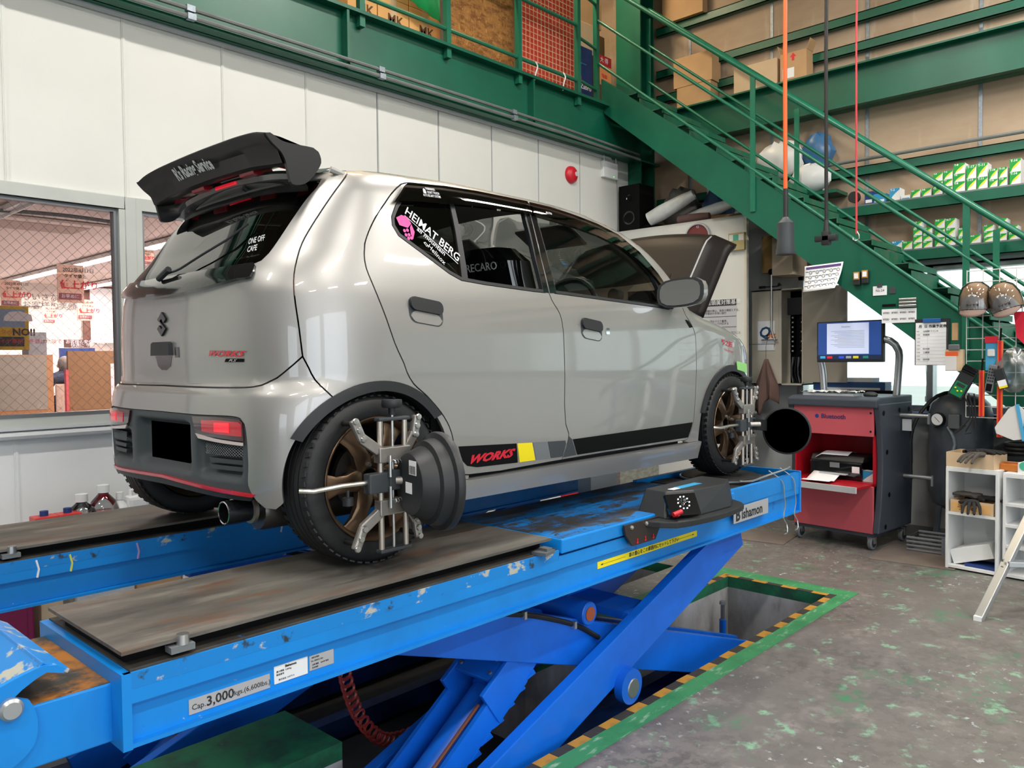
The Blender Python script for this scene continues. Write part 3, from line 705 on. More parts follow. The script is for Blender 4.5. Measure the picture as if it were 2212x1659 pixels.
# ---- roof
rp = []
for i in range(41):
    u = -.02 + (1.28 + .02) * i / 40; p = S(u, Zr(u) - .0006); row = []
    for j in range(17):
        t = j / 8 - 1; row.append((p.x, p.y * -t, Zr(u) - .0006 + .05 * (1 - t * t)))
    rp.append(row)
q = MB(); q.grid(rp); q.build('roof_panel', M['carpaint'], car)
q = MB(); rows = []
for i in range(19):
    u = 1.28 + (1.95 - 1.28) * i / 18; p = S(u, Zr(u) - .0006)
    rows.append([(p.x + .16 * (1 - t * t) * (i / 18), p.y * -t, Zr(u) + .05 * (1 - t * t) * (1 - i / 18)) for t in [j / 8 - 1 for j in range(17)]])
q.grid(rows); q.build('windscreen', M['glass_clear'], car)
# ---- side glass, sashes and smoked rain visors
fixed = [(.164, 1.219), (.18, 1.262), (.24, 1.294), (.40, 1.31), (.445, 1.312), (.437, 1.15), (.418, .972), (.41, .966), (.353, .988), (.247, 1.049), (.146, 1.107), (.126, 1.142), (.131, 1.173)]
g1 = skin('quarter_glass', fixed, M['glass_dark'], d_r, off=-.004, gap=0, flange=0); mirror_part(g1)
seal = inset(dlo_r, .012)
w1 = skin('window_seal', dlo_r, M['black_soft'], d_r, holes=[seal], off=.001, gap=0, flange=.02); mirror_part(w1)
w2 = skin('window_seal', dlo_f, M['black_soft'], d_f, holes=[inset(dlo_f, .012)], off=.001, gap=0, flange=.02); mirror_part(w2)
bar = skin('division_bar', [(.437, 1.312), (.458, 1.312), (.455, 1.15), (.445, .968), (.415, .970), (.43, 1.15)], M['black_soft'], d_r, off=.0, gap=0, flange=.02); mirror_part(bar)
for nm, poly, par in (('pillar_sash', [(.868, 1.25), (.872, 1.322), (.902, 1.325), (.893, 1.268), (.890, 1.103), (.901, .943), (.868, .945), (.862, 1.08)], d_r), ('pillar_sash', [(.908, 1.325), (.94, 1.318), (.93, 1.25), (.936, 1.08), (.948, .945), (.907, .943), (.896, 1.103), (.899, 1.268)], d_f)):
    o = skin(nm, poly, M['black_gloss'], par, off=.002, gap=.001, flange=.012); mirror_part(o)
tri = [(1.705, 1.10), (1.76, 1.06), (1.885, .925), (1.85, .912), (1.79, .912), (1.775, .96)]
o = skin('mirror_sail', tri, M['black_soft'], d_f, off=.004, gap=0, flange=.02); mirror_part(o)
fg = skin('door_glass', [(.94, 1.31), (1.183, 1.288), (1.491, 1.226), (1.637, 1.154), (1.72, 1.085), (1.775, .96), (1.78, .915), (.95, .947)], glassmat('door_glass', 'c9d0cc', 0, refl=.5), d_f, off=-.012, gap=0, flange=0); mirror_part(fg)
vis_r = [(.150, 1.226), (.21, 1.285), (.236, 1.302), (.42, 1.320), (.596, 1.327), (.899, 1.327), (.893, 1.274), (.562, 1.262), (.265, 1.239)]
vis_f = [(.910, 1.325), (1.05, 1.322), (1.192, 1.307), (1.35, 1.285), (1.497, 1.25), (1.64, 1.180), (1.76, 1.083), (1.831, 1.000), (1.80, .998), (1.697, 1.085), (1.60, 1.145), (1.504, 1.185), (1.33, 1.226), (1.157, 1.250), (.905, 1.270)]
for poly, par in ((vis_r, d_r), (vis_f, d_f)):
    zt = lambda u, z: S(u, z)
    o = skin('rain_visor', poly, M['visor'], par, off=.016, gap=0, flange=.012); mirror_part(o)
# ---- wheel arch flares, wells
def flare(c, r0, r1, a0, a1, name='arch_flare'):
    pts = arc(c, r1, a0, a1, 34); inn = arc(c, r0, a0 + 2, a1 - 1, 34)[::-1]
    o = skin(name, pts + inn, M['black_soft'], car, off=.011, gap=0, flange=.045, g=.03); mirror_part(o)
flare(AC, .298, .332, 38, 151); flare((FC[0], FC[1]), .305, .340, 14, 164)
for cx, cz, r in ((AC[0], AC[1], .335), (FC[0], FC[1], .345)):
    for s in (1, -1):
        q = MB(); A_ = [R(-6 + 192 * k / 30) for k in range(31)]
        q.grid([[(cx + r_ * math.cos(a), s * y_, cz + r_ * math.sin(a)) for a in A_] for r_, y_ in ((r - .02, .60), (r, .58), (r, .42), (.10, .42))]); q.build('wheel_well', M['rubber'], car, fix=False)
# ---- rear details: insert, lamps, plate, badges
ih = [(u, z) for u, z in ins]; red_line = [(-.395, .248), (-.478, .252), (-.68, .257), (UC, .264)]
insert = ins + mir(ins)[1:] + [(2 * UC - u, z) for u, z in red_line] + red_line[::-1][1:]
def rec(u, z):
    d = abs(u - UC); k = 1 if d < .23 else max(0, 1 - (d - .23) / .06)
    zz = max(0, min(1, (z - .30) / .03)) * max(0, min(1, (.478 - z) / .02))
    k2 = max(0, min(1, (d - .33) / .03)) * max(0, min(1, (.575 - d) / .02)) * max(0, min(1, (z - .300) / .02)) * max(0, min(1, (.425 - z) / .01))
    return S(u, z) - SN(u, z) * (.004 + .04 * k * zz + .03 * k2)
i_o = skin('bumper_insert', insert, mat('insert_grey', '3d4347', .45), b_o, gap=0, flange=.03, g=.014, fn=rec)
for s in (0, 1):
    f = (lambda p: p) if s == 0 else (lambda p: mir(p))
    lt = skin('tail_lamp', f([(-.69, .496), (-.531, .4985), (-.433, .494), (-.421, .483), (-.418, .424), (-.532, .430), (-.638, .435), (-.668, .448)]), M['lamp_dark'], b_o, off=.004, gap=.001, flange=.02, g=.02)
    skin('lamp_lens', f([(-.62, .484), (-.531, .488), (-.436, .485), (-.426, .478), (-.424, .440), (-.532, .444), (-.615, .448)]), mat('lens_deep', '9c1022', .12, coat=1, emit=.12, ecol='ff1028'), lt, off=.006, gap=0, flange=.004, g=.02)
    skin('lamp_glow', f([(-.54, .480), (-.47, .481), (-.47, .450), (-.54, .450)]), M['lamp_red'], lt, off=.0085, gap=0, flange=.004, g=.02)
    skin('lamp_clear_edge', f([(-.66, .440), (-.532, .428), (-.42, .421), (-.42, .411), (-.532, .417), (-.64, .424)]), M['lamp_clear'], lt, off=.0065, gap=0, flange=.004, g=.02)
    mo = skin('vent_mesh_back', f([(-.623, .41), (-.418, .41), (-.418, .372), (-.60, .372)]), M['black'], b_o, off=-.012, gap=0, flange=0, g=.03)
    wm = MB()
    for k in range(-6, 22):
        for sg in (1, -1):
            pts = []
            for j in range(7):
                z = .373 + .037 * j / 6; u = -.62 + .0125 * k + sg * (j / 6 - .5) * .05
                if -.618 < u < -.42: pts.append(S(u if s == 0 else 2 * UC - u, z) - SN(u if s == 0 else 2 * UC - u, z) * .008)
            if len(pts) > 1: wm.tube(pts, .0012, 4, caps=False)
    o = wm.build('vent_mesh', M['mid_grey'], b_o, fix=False); o['kind'] = 'stuff'
    for z in (.352, .330):
        skin('vent_slat', f([(-.60, z + .010), (-.42, z + .010), (-.42, z - .004), (-.59, z - .004)]), M['dark_grey'], b_o, off=-.01, gap=0, flange=.02, g=.03)
rl = [(-.388, .258), (-.478, .262), (-.68, .267), (UC, .274)]
redp = rl + mir(rl)[1:] + [(2 * UC - u, z) for u, z in red_line] + red_line[::-1][1:]
skin('red_lip', redp, M['car_red'], b_o, off=.004, gap=0, flange=.02, g=.02)
lip2 = [(-.40, .246), (-.478, .25), (-.68, .254), (UC, .260)]; lip3 = [(-.41, .232), (-.478, .232), (-.68, .234), (UC, .238)]
skin('lower_valance', lip2 + mir(lip2)[1:] + [(2 * UC - u, z) for u, z in lip3] + lip3[::-1][1:], M['black_soft'], b_o, off=-.006, gap=0, flange=.02, g=.02)
q = MB(); q.mm((-.372, -.157, .30), (-.366, .157, .462)); q.build('number_plate', M['void'], car)
q = MB(); q.mm((-.3655, -.166, .296), (-.3615, .166, .466)); q.build('plate_surround', M['haz_y'], car)
q = MB(); q.mm((-.368, -.08, .468), (-.345, .08, .480)); q.build('plate_lamp', M['black_gloss'], car)
# maker's S emblem, handle, badges on the tailgate
def on_tail(y, z, off=0):
    lo, hi = UC - .7, UC + .7
    for _ in range(40):
        m_ = (lo + hi) / 2
        if -S(m_, z).y < y: lo = m_
        else: hi = m_
    return S(lo, z) + SN(lo, z) * off
def tail_shape(poly, name, m, off=.006, par=tg_o, thick=.006):
    q = MB(); n = len(poly); a = [on_tail(y, z, off) for y, z in poly]; b = [on_tail(y, z, -thick) for y, z in poly]
    bm = bmesh.new(); va = [bm.verts.new(p) for p in a]; vb = [bm.verts.new(p) for p in b]
    bm.faces.new(va)
    for i in range(n): bm.faces.new((va[i], va[(i + 1) % n], vb[(i + 1) % n], vb[i]))
    bmesh.ops.recalc_face_normals(bm, faces=bm.faces); me = bpy.data.meshes.new(name); bm.to_mesh(me); bm.free(); me.materials.append(m); return place(name, me, par)
sx, sz = .0, .812
Sg = [(0, .043), (.034, .017), (.018, .004), (-.001, .019), (-.013, .011), (.034, -.017), (0, -.043), (-.034, -.017), (-.018, -.004), (.001, -.019), (.013, -.011), (-.034, .017)]
tail_shape([(sx + a, sz + b) for a, b in Sg], 'maker_emblem', M['black_gloss'], .008)
tail_shape([(-.075, .70), (-.07, .742), (-.055, .748), (.06, .748), (.075, .742), (.078, .70)], 'tailgate_handle', M['black_soft'], .016)
tail_shape([(-.068, .698), (.07, .698), (.055, .662), (.02, .648), (-.02, .648), (-.05, .662)], 'handle_recess', M['dark_chrome'], .001)
tail_shape([(.098, .728), (.128, .728), (.128, .692), (.098, .692)], 'key_button', M['dark_chrome'], .003)
surf_text('WORKS', (-.597, .694), (-.425, .690), (-.589, .714), M['car_red'], .004, 'badge', tg_o, shear=.35, bold=.03)
skin('badge_plate', [(-.505, .686), (-.428, .685), (-.430, .674), (-.512, .675)], M['black'], tg_o, off=.003, gap=0, flange=.003, g=.02)
surf_text('RS', (-.490, .6765), (-.455, .676), (-.488, .684), M['chrome'], .005, 'badge', tg_o, shear=.3)
surf_text('ONE OFF\nCAFE', (-.440, 1.035), (-.362, 1.045), (-.452, 1.088), M['pale_grey'], .0, 'sticker', gl_o, shear=.25, bold=.02)
# wiper
wpts = [on_tail(y, z, .02) for y, z in ((.10, .985), (.13, .99), (.22, 1.03), (.30, 1.075), (.36, 1.13))]
q = MB(); q.tube([on_tail(.02, .962, .035), on_tail(.09, .982, .04)], .011, 8); q.tube([on_tail(.06, .975, .03)] + wpts, .004, 6); q.build('wiper', M['black_soft'], tg_o)
# ---- flank details
def flank(poly, name, m, off, par, fl=.02, g=.02, mirror=True):
    o = skin(name, poly, m, par, off=off, gap=0, flange=fl, g=g)
    if mirror: mirror_part(o)
    return o
def rr(u0, u1, z0, z1, r, sk=0):
    p = []
    for cx, cz, a in ((u1 - r, z1 - r, 0), (u0 + r, z1 - r, 90), (u0 + r, z0 + r, 180), (u1 - r, z0 + r, 270)):
        for k in range(5): t = R(a + 22.5 * k); x = cx + r * math.cos(t); p.append((x, cz + r * math.sin(t) + sk * (x - (u0 + u1) / 2)))
    return p
for u0, u1, z0, z1, par in ((.146, .292, .800, .886, d_r), (1.094, 1.234, .755, .840, d_f)):
    zc = (z0 + z1) / 2
    flank(rr(u0 - .004, u1 + .004, z0 - .003, z1 + .003, .03, -.12), 'handle_recess', M['dark_grey'], .001, par, 0)
    flank(rr(u0, u1, zc - .003, z1, .02, -.12), 'door_handle', M['black_soft'], .012, par, .012)
    flank(rr(u0 + .002, u1 - .002, z0, zc - .004, .028, -.12), 'handle_scoop', M['carpaint'], .003, par, .003)
q = MB(); p = S(1.063, .806); n = SN(1.063, .806); q.lathe([(0, .004), (.012, .004), (.014, 0)], 16, frame_T(p, n.cross(Vector((0, 0, 1))), (0, 0, 1))); q.build('lock_cylinder', M['chrome'], d_f)
flank(rr(1.268, 1.294, .778, .806, .005), 'request_switch', M['chrome'], .003, d_f, .003, mirror=False)
dec_r = [(.366, .354), (.70, .338), (.985, .324), (1.004, .345)][:3] + [(.99, .30), (.972, .258), (.468, .269), (.415, .279), (.385, .304)]
dz = lambda u: .354 - .031 * min(1, max(0, (u - .366) / .63))
flank([(.366, .356), (.68, .340), (.695, .262), (.468, .268), (.415, .279), (.385, .304)], 'decal_black', M['black'], .0012, d_r, 0, .03)
flank([(.685, .340), (.772, .335), (.800, .261), (.705, .262)], 'decal_yellow', M['yellow'], .0013, d_r, 0, .03)
flank([(.778, .335), (.865, .331), (.893, .259), (.806, .261)], 'decal_grey', M['mid_grey'], .0012, d_r, 0, .03)
flank([(.870, .331), (.985, .326), (.992, .31), (.975, .258), (.899, .259)], 'decal_dark', M['dark_grey'], .0012, d_r, 0, .03)
flank([(1.006, .345), (1.03, .327), (1.07, .256), (.982, .254), (1.001, .301)], 'decal_dark', M['dark_grey'], .0012, d_f, 0, .03)
flank([(1.035, .327), (2.036, .333), (2.03, .31), (2.005, .256), (1.075, .256)], 'decal_black', M['black'], .0012, d_f, 0, .04)
surf_text('WORKS', (.428, .284), (.668, .288), (.436, .318), M['car_red'], .0022, 'lettering', d_r, shear=.35, bold=.05)
def wtxt(txt, a, b, h, m=M['paper'], **k):
    """lettering up a slope on the tinted glass: baseline from a to b, height h"""
    d = Vector((b[0] - a[0], b[1] - a[1])); n = Vector((-d.y, d.x)).normalized() * h
    surf_text(txt, a, b, (a[0] + n.x, a[1] + n.y), m, .001, 'sticker', g1, **k)
wtxt('HEIMAT BERG', (.196, 1.193), (.408, 1.035), .034, bold=.012)
wtxt('all mountain', (.235, 1.137), (.345, 1.052), .018, bold=.01)
wtxt('Helinox', (.272, 1.078), (.336, 1.017), .018)
o = skin('sticker', [(.193, 1.187), (.194, 1.184), (.407, 1.026), (.406, 1.030)], M['paper'], g1, off=.001, gap=0, flange=0)
hexp = [(.178, 1.185), (.152, 1.172), (.160, 1.146), (.196, 1.140), (.216, 1.158), (.205, 1.181)]
skin('sticker', hexp, M['magenta'], g1, off=.001, gap=0, flange=0, g=.01)
skin('sticker', [(.216, 1.156), (.224, 1.128), (.210, 1.100), (.204, 1.118), (.206, 1.142)], M['magenta'], g1, off=.001, gap=0, flange=0, g=.01)
for k, (a, b) in enumerate(((.178, 1.128), (.192, 1.131), (.181, 1.113), (.195, 1.115), (.190, 1.102), (.203, 1.104))):
    skin('sticker', [(a + .0065 * math.cos(t), b + .0065 * math.sin(t)) for t in [R(45 * j) for j in range(8)]], M['magenta'], g1, off=.001, gap=0, flange=0, g=.02)
skin('sticker', [(.256, 1.094), (.266, 1.096), (.276, 1.083), (.266, 1.079)], M['paper'], g1, off=.001, gap=0, flange=0, g=.01)
skin('sticker', [(.260, 1.0925), (.266, 1.0935), (.272, 1.0835), (.266, 1.082)], M['ink'], g1, off=.0015, gap=0, flange=0, g=.01)
vr = [o for o in bpy.data.objects if o.name.startswith('rain_visor')]
surf_text("WARNING!!\nDON'T TOUCH", (.316, 1.276), (.375, 1.279), (.312, 1.297), M['paper'], .0175, 'sticker', vr[0], bold=.01)
surf_text('AUTO SECURITY SYSTEMS', (.292, 1.263), (.378, 1.267), (.291, 1.272), M['paper'], .0175, 'sticker', vr[0], bold=.01)
skin('sticker', [(.296, 1.275), (.310, 1.275), (.309, 1.288), (.302, 1.292), (.298, 1.288)], M['paper'], vr[0], off=.0175, gap=0, flange=0, g=.01)
surf_text('ALTO', (.985, 1.287), (1.025, 1.285), (.985, 1.295), M['paper'], .0175, 'sticker', vr[2], bold=.02)
flank([(1.964, .862), (1.992, .858), (2.030, .826), (2.002, .822)], 'side_badge', M['black'], .003, d_f, .004, mirror=False)
surf_text('軽之匠', (2.338, .738), (2.462, .720), (2.338, .770), mat('sticker_red', 'c8324a', .5), .0015, 'sticker', f_o, bold=.02)
surf_text('COLLECTION', (2.368, .706), (2.470, .690), (2.368, .716), mat('sticker_red2', 'c8324a', .5), .0015, 'sticker', f_o)
flank([(2.49, .645), (2.64, .628), (2.65, .575), (2.50, .598)], 'masking_tape', mat('green_masking_tape', '8fd07c', .7), .012, f_o, .002, mirror=False)
# ---- wings
wing = thing('dummy', 'x', 'x') if False else None
TEz = pchip([-.50, -.42, -.25, 0, .25, .42, .50], [1.412, 1.428, 1.437, 1.440, 1.437, 1.428, 1.412])
LEz = pchip([-.50, -.25, 0, .25, .50], [1.372, 1.384, 1.388, 1.384, 1.372])
LWz = pchip([-.50, -.25, 0, .25, .50], [1.326, 1.348, 1.352, 1.348, 1.326])
rows = []
for i in range(37):
    y = -.50 + 1.0 * i / 36; te, le, lw = TEz(y), LEz(y), LWz(y)
    sec = [(-.262, te), (-.255, te + .006), (-.20, te + .002), (-.11, le + .026), (-.06, le + .006), (-.062, le - .006), (-.12, lw + .012), (-.180, lw), (-.196, lw + .004), (-.215, (te + lw) / 2 + .004), (-.235, te - .03), (-.258, te - .008), (-.262, te)]
    rows.append([(x, y, z) for x, z in sec])
q = MB(); q.grid(rows); wg = q.build('roof_wing', M['carbon'], car)
ep = [(-.262, 1.414), (-.245, 1.418), (-.21, 1.402), (-.174, 1.397), (-.083, 1.398), (-.063, 1.388), (-.053, 1.352), (-.082, 1.306), (-.12, 1.271), (-.165, 1.263), (-.176, 1.285), (-.188, 1.330), (-.205, 1.362), (-.235, 1.385)]
ep2 = catmull(ep, .012, True)
for s in (1, -1):
    q = MB(); q.prism(ep2, s * .497, s * .511, 'y'); q.build('end_plate', M['carbon'], wg)
for y in (-.20, .18, .44, -.44):
    q = MB(); q.prism([(-.165, 1.358), (-.09, 1.372), (-.075, 1.352), (-.12, 1.340), (-.16, 1.342)], y - .05, y + .05, 'y'); q.build('wing_stay', M['car_red'], wg, bevel=.002)
# small white script on the wing: as flat lettering
def wing_pt(v): 
    return None
me = text_mesh("R's Racing Service", 1, ext=0, shear=.15, bold=.03)
xs_ = [v.co.x for v in me.vertices]; ys_ = [v.co.y for v in me.vertices]
for v in me.vertices:
    a = (v.co.x - min(xs_)) / (max(xs_) - min(xs_)); b = (v.co.y - min(ys_)) / (max(ys_) - min(ys_))
    y = .21 - .29 * a; z = 1.366 + .052 * b + .004 * (1 - (a * 2 - 1) ** 2)
    te, lw = TEz(y), LWz(y); t = (z - (lw + .004)) / (te - .008 - lw - .004)
    v.co = (-.198 - .062 * max(0, min(1, t)) ** 1.15 - .004, y, z)
me.materials.clear(); me.materials.append(M['paper']); place('sticker', me, wg)
# factory roof spoiler under the wing
Tz = pchip([-.47, -.40, -.30, 0, .30, .40, .47], [1.318, 1.334, 1.346, 1.360, 1.346, 1.334, 1.318])
rows = []
for i in range(33):
    y = -.47 + .94 * i / 32; t = Tz(y); e = .03 * (y / .47) ** 6
    sec = [(.02, 1.352 + .03 * (1 - (y / .5) ** 2)), (-.06 + e, t + .012), (-.128 + e, t), (-.137 + e, t - .012), (-.132 + e, t - .030), (-.118 + e, t - .036), (-.075, t - .050), (-.06, 1.262), (-.05, 1.25)]
    rows.append([(x, y, z) for x, z in sec])
q = MB(); q.grid(rows); rs = q.build('roof_spoiler', mat('spoiler_grey', '4d4f50', .18, coat=.7), car)
q = MB(); q.box((-.136, 0, 1.340), (.01, .16, .013)); q.build('high_brake_lamp', M['lamp_red'], rs, bevel=.003)
for y in (.1,):
    q = MB(); q.tube([(-.12, -y, 1.322), (-.10, -y, 1.31)], .01, 8); q.build('washer_nozzle', M['black_soft'], rs)
q = MB(); q.tube([(-.02, -.515, 1.335), (.06, -.535, 1.31)], .012, 8); q.build('tailgate_hinge_cap', M['carpaint'], car)
# ---- raised hood, mirrors
HX, HZ, HA, HL = 2.25, .935, R(48), .62
def hood_pt(s, t, lift=0):
    w = .64 - .03 * s; d = -.16 * (1 - t * t) * (1 - s) + s * (HL + .07 * (1 - t * t))
    k = .03 * (1 - t * t) - (.06 * (abs(t) - .80) / .20 if abs(t) > .80 else 0) - .25 * max(0, s - .85) ** 1 + lift
    return (HX + d * math.cos(HA) - k * math.sin(HA), t * w, HZ + d * math.sin(HA) + k * math.cos(HA))
rows = [[hood_pt(i / 16, j / 15 - 1) for j in range(31)] for i in range(17)]
hood_m = mat('hood_black', '120f0e', .45, spec=.08)
q = MB(); q.grid(rows); h_o = q.build('hood', hood_m, car)
sd = h_o.modifiers.new('thickness', 'SOLIDIFY'); sd.thickness = .025; sd.offset = -1
for s in (1, -1):
    q = MB(); q.tube([hood_pt(.06 + .9 * i / 10, s * (.80 - .02 * i / 10), .001) for i in range(11)], .005, 6); q.build('hood_crease', M['alu_dark'], h_o)
Hm = Matrix.Translation((HX, 0, HZ)) @ Matrix.Rotation(-HA, 4, 'Y')
q = MB(); vsn = [(.06, -.36, .022), (.28, -.36, .022), (.28, -.16, .026), (.06, -.16, .026), (.09, -.35, .075), (.28, -.33, .026), (.28, -.19, .03), (.09, -.17, .08)]
q._add(vsn, [(0, 1, 2, 3), (4, 7, 6, 5), (0, 4, 5, 1), (1, 5, 6, 2), (2, 6, 7, 3)], T=Hm); q.build('hood_scoop', hood_m, h_o, fix=False)
q = MB(); q._add([(.062, -.355, .024), (.062, -.165, .027), (.088, -.172, .078), (.088, -.348, .073)], [(0, 1, 2, 3)], T=Hm); q.build('scoop_mesh', M['black'], h_o)
def door_mirror():
    T = Matrix.Translation((1.815, -.745, .985))
    rowsm = []
    for i in range(9):
        a = i / 8
        cx = -.035 + .12 * a; k = (1 - max(0, a - .25) ** 1.6 * .9)
        ring = []
        for j in range(20):
            t = 2 * math.pi * j / 20; n = 3.2; c, s = math.cos(t), math.sin(t); r = (abs(c) ** n + abs(s) ** n) ** (-1 / n)
            ring.append((1.80 + cx - .4 * .105 * k * r * c, -.815 + .105 * k * r * c, .985 + .070 * k * r * s - .01 * c))
        rowsm.append(ring + [ring[0]])
    q = MB(); q.grid(rowsm); q._add(rowsm[-1][:-1], [tuple(range(20))]); m = q.build('door_mirror', M['carpaint'], car)
    ring = [(x + .0005, y, z) for x, y, z in rowsm[0][:-1]]
    q = MB(); q._add(ring, [tuple(range(20))]); q.build('mirror_rim', M['black_soft'], m, fix=False)
    q = MB(); q._add([(1.760 - .4 * (y + .815) * .86, -.815 + (y + .815) * .86, .985 + (z - .985) * .86) for x, y, z in rowsm[0][:-1]], [tuple(range(20))]); q.build('mirror_glass', mat('mirror_silver', 'e8eaec', .01, 1), m, fix=False)
    q = MB(); q.beam((1.83, -.70, .93), (1.82, -.79, .945), .07, .03, bev=.006); q.build('mirror_stalk', M['black_soft'], m)
    return m
m1 = door_mirror(); m2 = copy_tree(m1, car); m2.scale = (1, -1, 1)
# small gauge pod on the pillar seen through the front window
q = MB(); q.lathe([(0, 0), (.03, 0), (.034, .006), (.034, .05), (0, .05)], 20, frame_T((1.70, -.50, .985), (0, -1, 0), (0, 0, 1))); g_ = q.build('gauge_pod', M['black_soft'], car)
q = MB(); q.lathe([(0, -.001), (.027, -.001)], 20, frame_T((1.70, -.50, .985), (0, -1, 0), (0, 0, 1))); q.build('gauge_face', mat('gauge_pink', 'b8626c', .2, coat=1), g_)
# ---- underbody, cabin
q = MB(); q.mm((-.30, -.62, .17), (.35, .62, .24)) if False else None
q.mm((.36, -.66, .16), (2.08, .66, .2)); q.mm((-.34, -.44, .22), (.36, .44, .27)); q.mm((2.08, -.40, .18), (2.9, .40, .22)); q.build('underbody', M['rubber'], car)
q = MB(); q.mm((-.28, -.58, .27), (-.26, .58, .93)); q.mm((.30, -.655, .2), (2.0, -.645, .90)); q.mm((.30, .645, .2), (2.0, .655, .90)); q.mm((1.98, -.64, .2), (2.0, .64, .9)); q.build('cabin_trim', M['interior'], car)
q = MB(); rows = []
for i in range(15):
    u = .02 + 1.22 * i / 14; p = S(u, Zr(u) - .02)
    rows.append([(p.x, p.y * -t * .99, Zr(u) - .022 + .04 * (1 - t * t)) for t in [j / 6 - 1 for j in range(13)]])
q.grid(rows); q.build('headliner', M['headliner'], car)
q = MB(); q.prism(catmull([(1.62, .70), (1.55, .88), (1.60, .945), (1.75, .955), (1.96, .94)], .03) + [(1.96, .4), (1.7, .4)], -.62, .62, 'y'); q.build('dashboard', M['interior'], car, bevel=.01)
def seat(y, name, m, recaro):
    pr = []
    for i in range(13):
        a = i / 12; z = .42 + .74 * a; x = 1.02 - .13 * a; w = .23 - .05 * max(0, a - .55) * 2 - (.07 if a > .93 else 0); pr.append((x, z, w))
    q = MB(); rw = []
    for x, z, w in pr:
        rw.append([(x + dx, y + t * w, z) for t, dx in ((-1, .09), (-.95, .02), (-.8, -.015), (0, -.03), (.8, -.015), (.95, .02), (1, .09), (.8, .12), (0, .06), (-.8, .12), (-1, .09))])
    q.grid(rw); q._add(rw[-1][:-1], [tuple(range(10))]); s = q.build(name, m, car)
    q = MB(); q.box((1.17, y, .42), (.48, .44, .12), bev=.03); q.build('seat_cushion', m, s)
    if recaro: text('RECARO', .05, frame_T((.853, y + .07, 1.075), (0, -1, 0), (-.17, 0, 1)), M['pale_grey'], s, 'lettering')
seat(-.34, 'driver_seat', M['black_gloss'], True); seat(.34, 'passenger_seat', M['interior'], False)
q = MB(); q.box((.30, 0, .55), (.42, 1.1, .14), bev=.04); q.box((.10, 0, .72), (.14, 1.1, .42), bev=.05); q.build('rear_bench', M['interior'], car)
st = [(1.50 + .02 * math.sin(t), -.34 + .175 * math.cos(t), .90 + .165 * math.sin(t)) for t in [2 * math.pi * k / 28 for k in range(28)]]
q = MB(); q.tube(st, .015, 8, closed=True); w_ = q.build('steering_wheel', M['black_soft'], car)
q = MB(); q.beam((1.51, -.50, .90), (1.51, -.18, .90), .03, .01); q.lathe([(0, 0), (.05, 0), (.05, .05)], 16, frame_T((1.49, -.34, .90), (0, 1, 0), (0, 0, 1))); q.build('wheel_hub', M['black_soft'], w_)
for y in (-.33, .33):
    q = MB(); q.box((0, 0, 0), (.17, .34, .018), bev=.008); q.build('sun_visor', M['headliner'], car, (1.37, y, 1.262), (0, R(28), 0))
q = MB(); q.box((1.40, 0, 1.19), (.02, .2, .055), bev=.01); q.build('room_mirror', M['black_gloss'], car)
# ---- exhaust
q = MB(); T = frame_T((-.40, -.444, .190), (0, 1, 0), (0, 0, 1)) 
E_ = Matrix.Translation((-.40, -.444, .19)) @ Matrix.Rotation(R(90), 4, 'Y')
q = MB(); q.lathe([(.032, .012), (.033, 0), (.037, 0), (.038, .01), (.038, .13)], 28, E_); ex = q.build('exhaust_tip', mat('burnt_steel', '3c4048', .2, .9), car, fix=False)
q = MB(); q.lathe([(.0325, 0), (.035, -.0015), (.038, 0)], 28, E_); q.build('tip_rim', M['chrome'], ex, fix=False)
q = MB(); q.lathe([(.031, .01), (.031, .10), (0, .10)], 24, E_); q.build('tip_bore', M['black'], ex, fix=False)
q = MB(); q.lathe([(.038, .085), (.047, .088), (.047, .10), (.038, .105)], 28, E_); q.build('tip_clamp', M['steel_warm'], ex, fix=False)
q = MB(); q.lathe([(0, .11), (.06, .115), (.065, .13), (.065, .48), (0, .5)], 28, E_ @ Matrix.Translation((.01, 0, 0))); q.build('muffler', mat('muffler_steel', '5a5754', .35, .8), car)
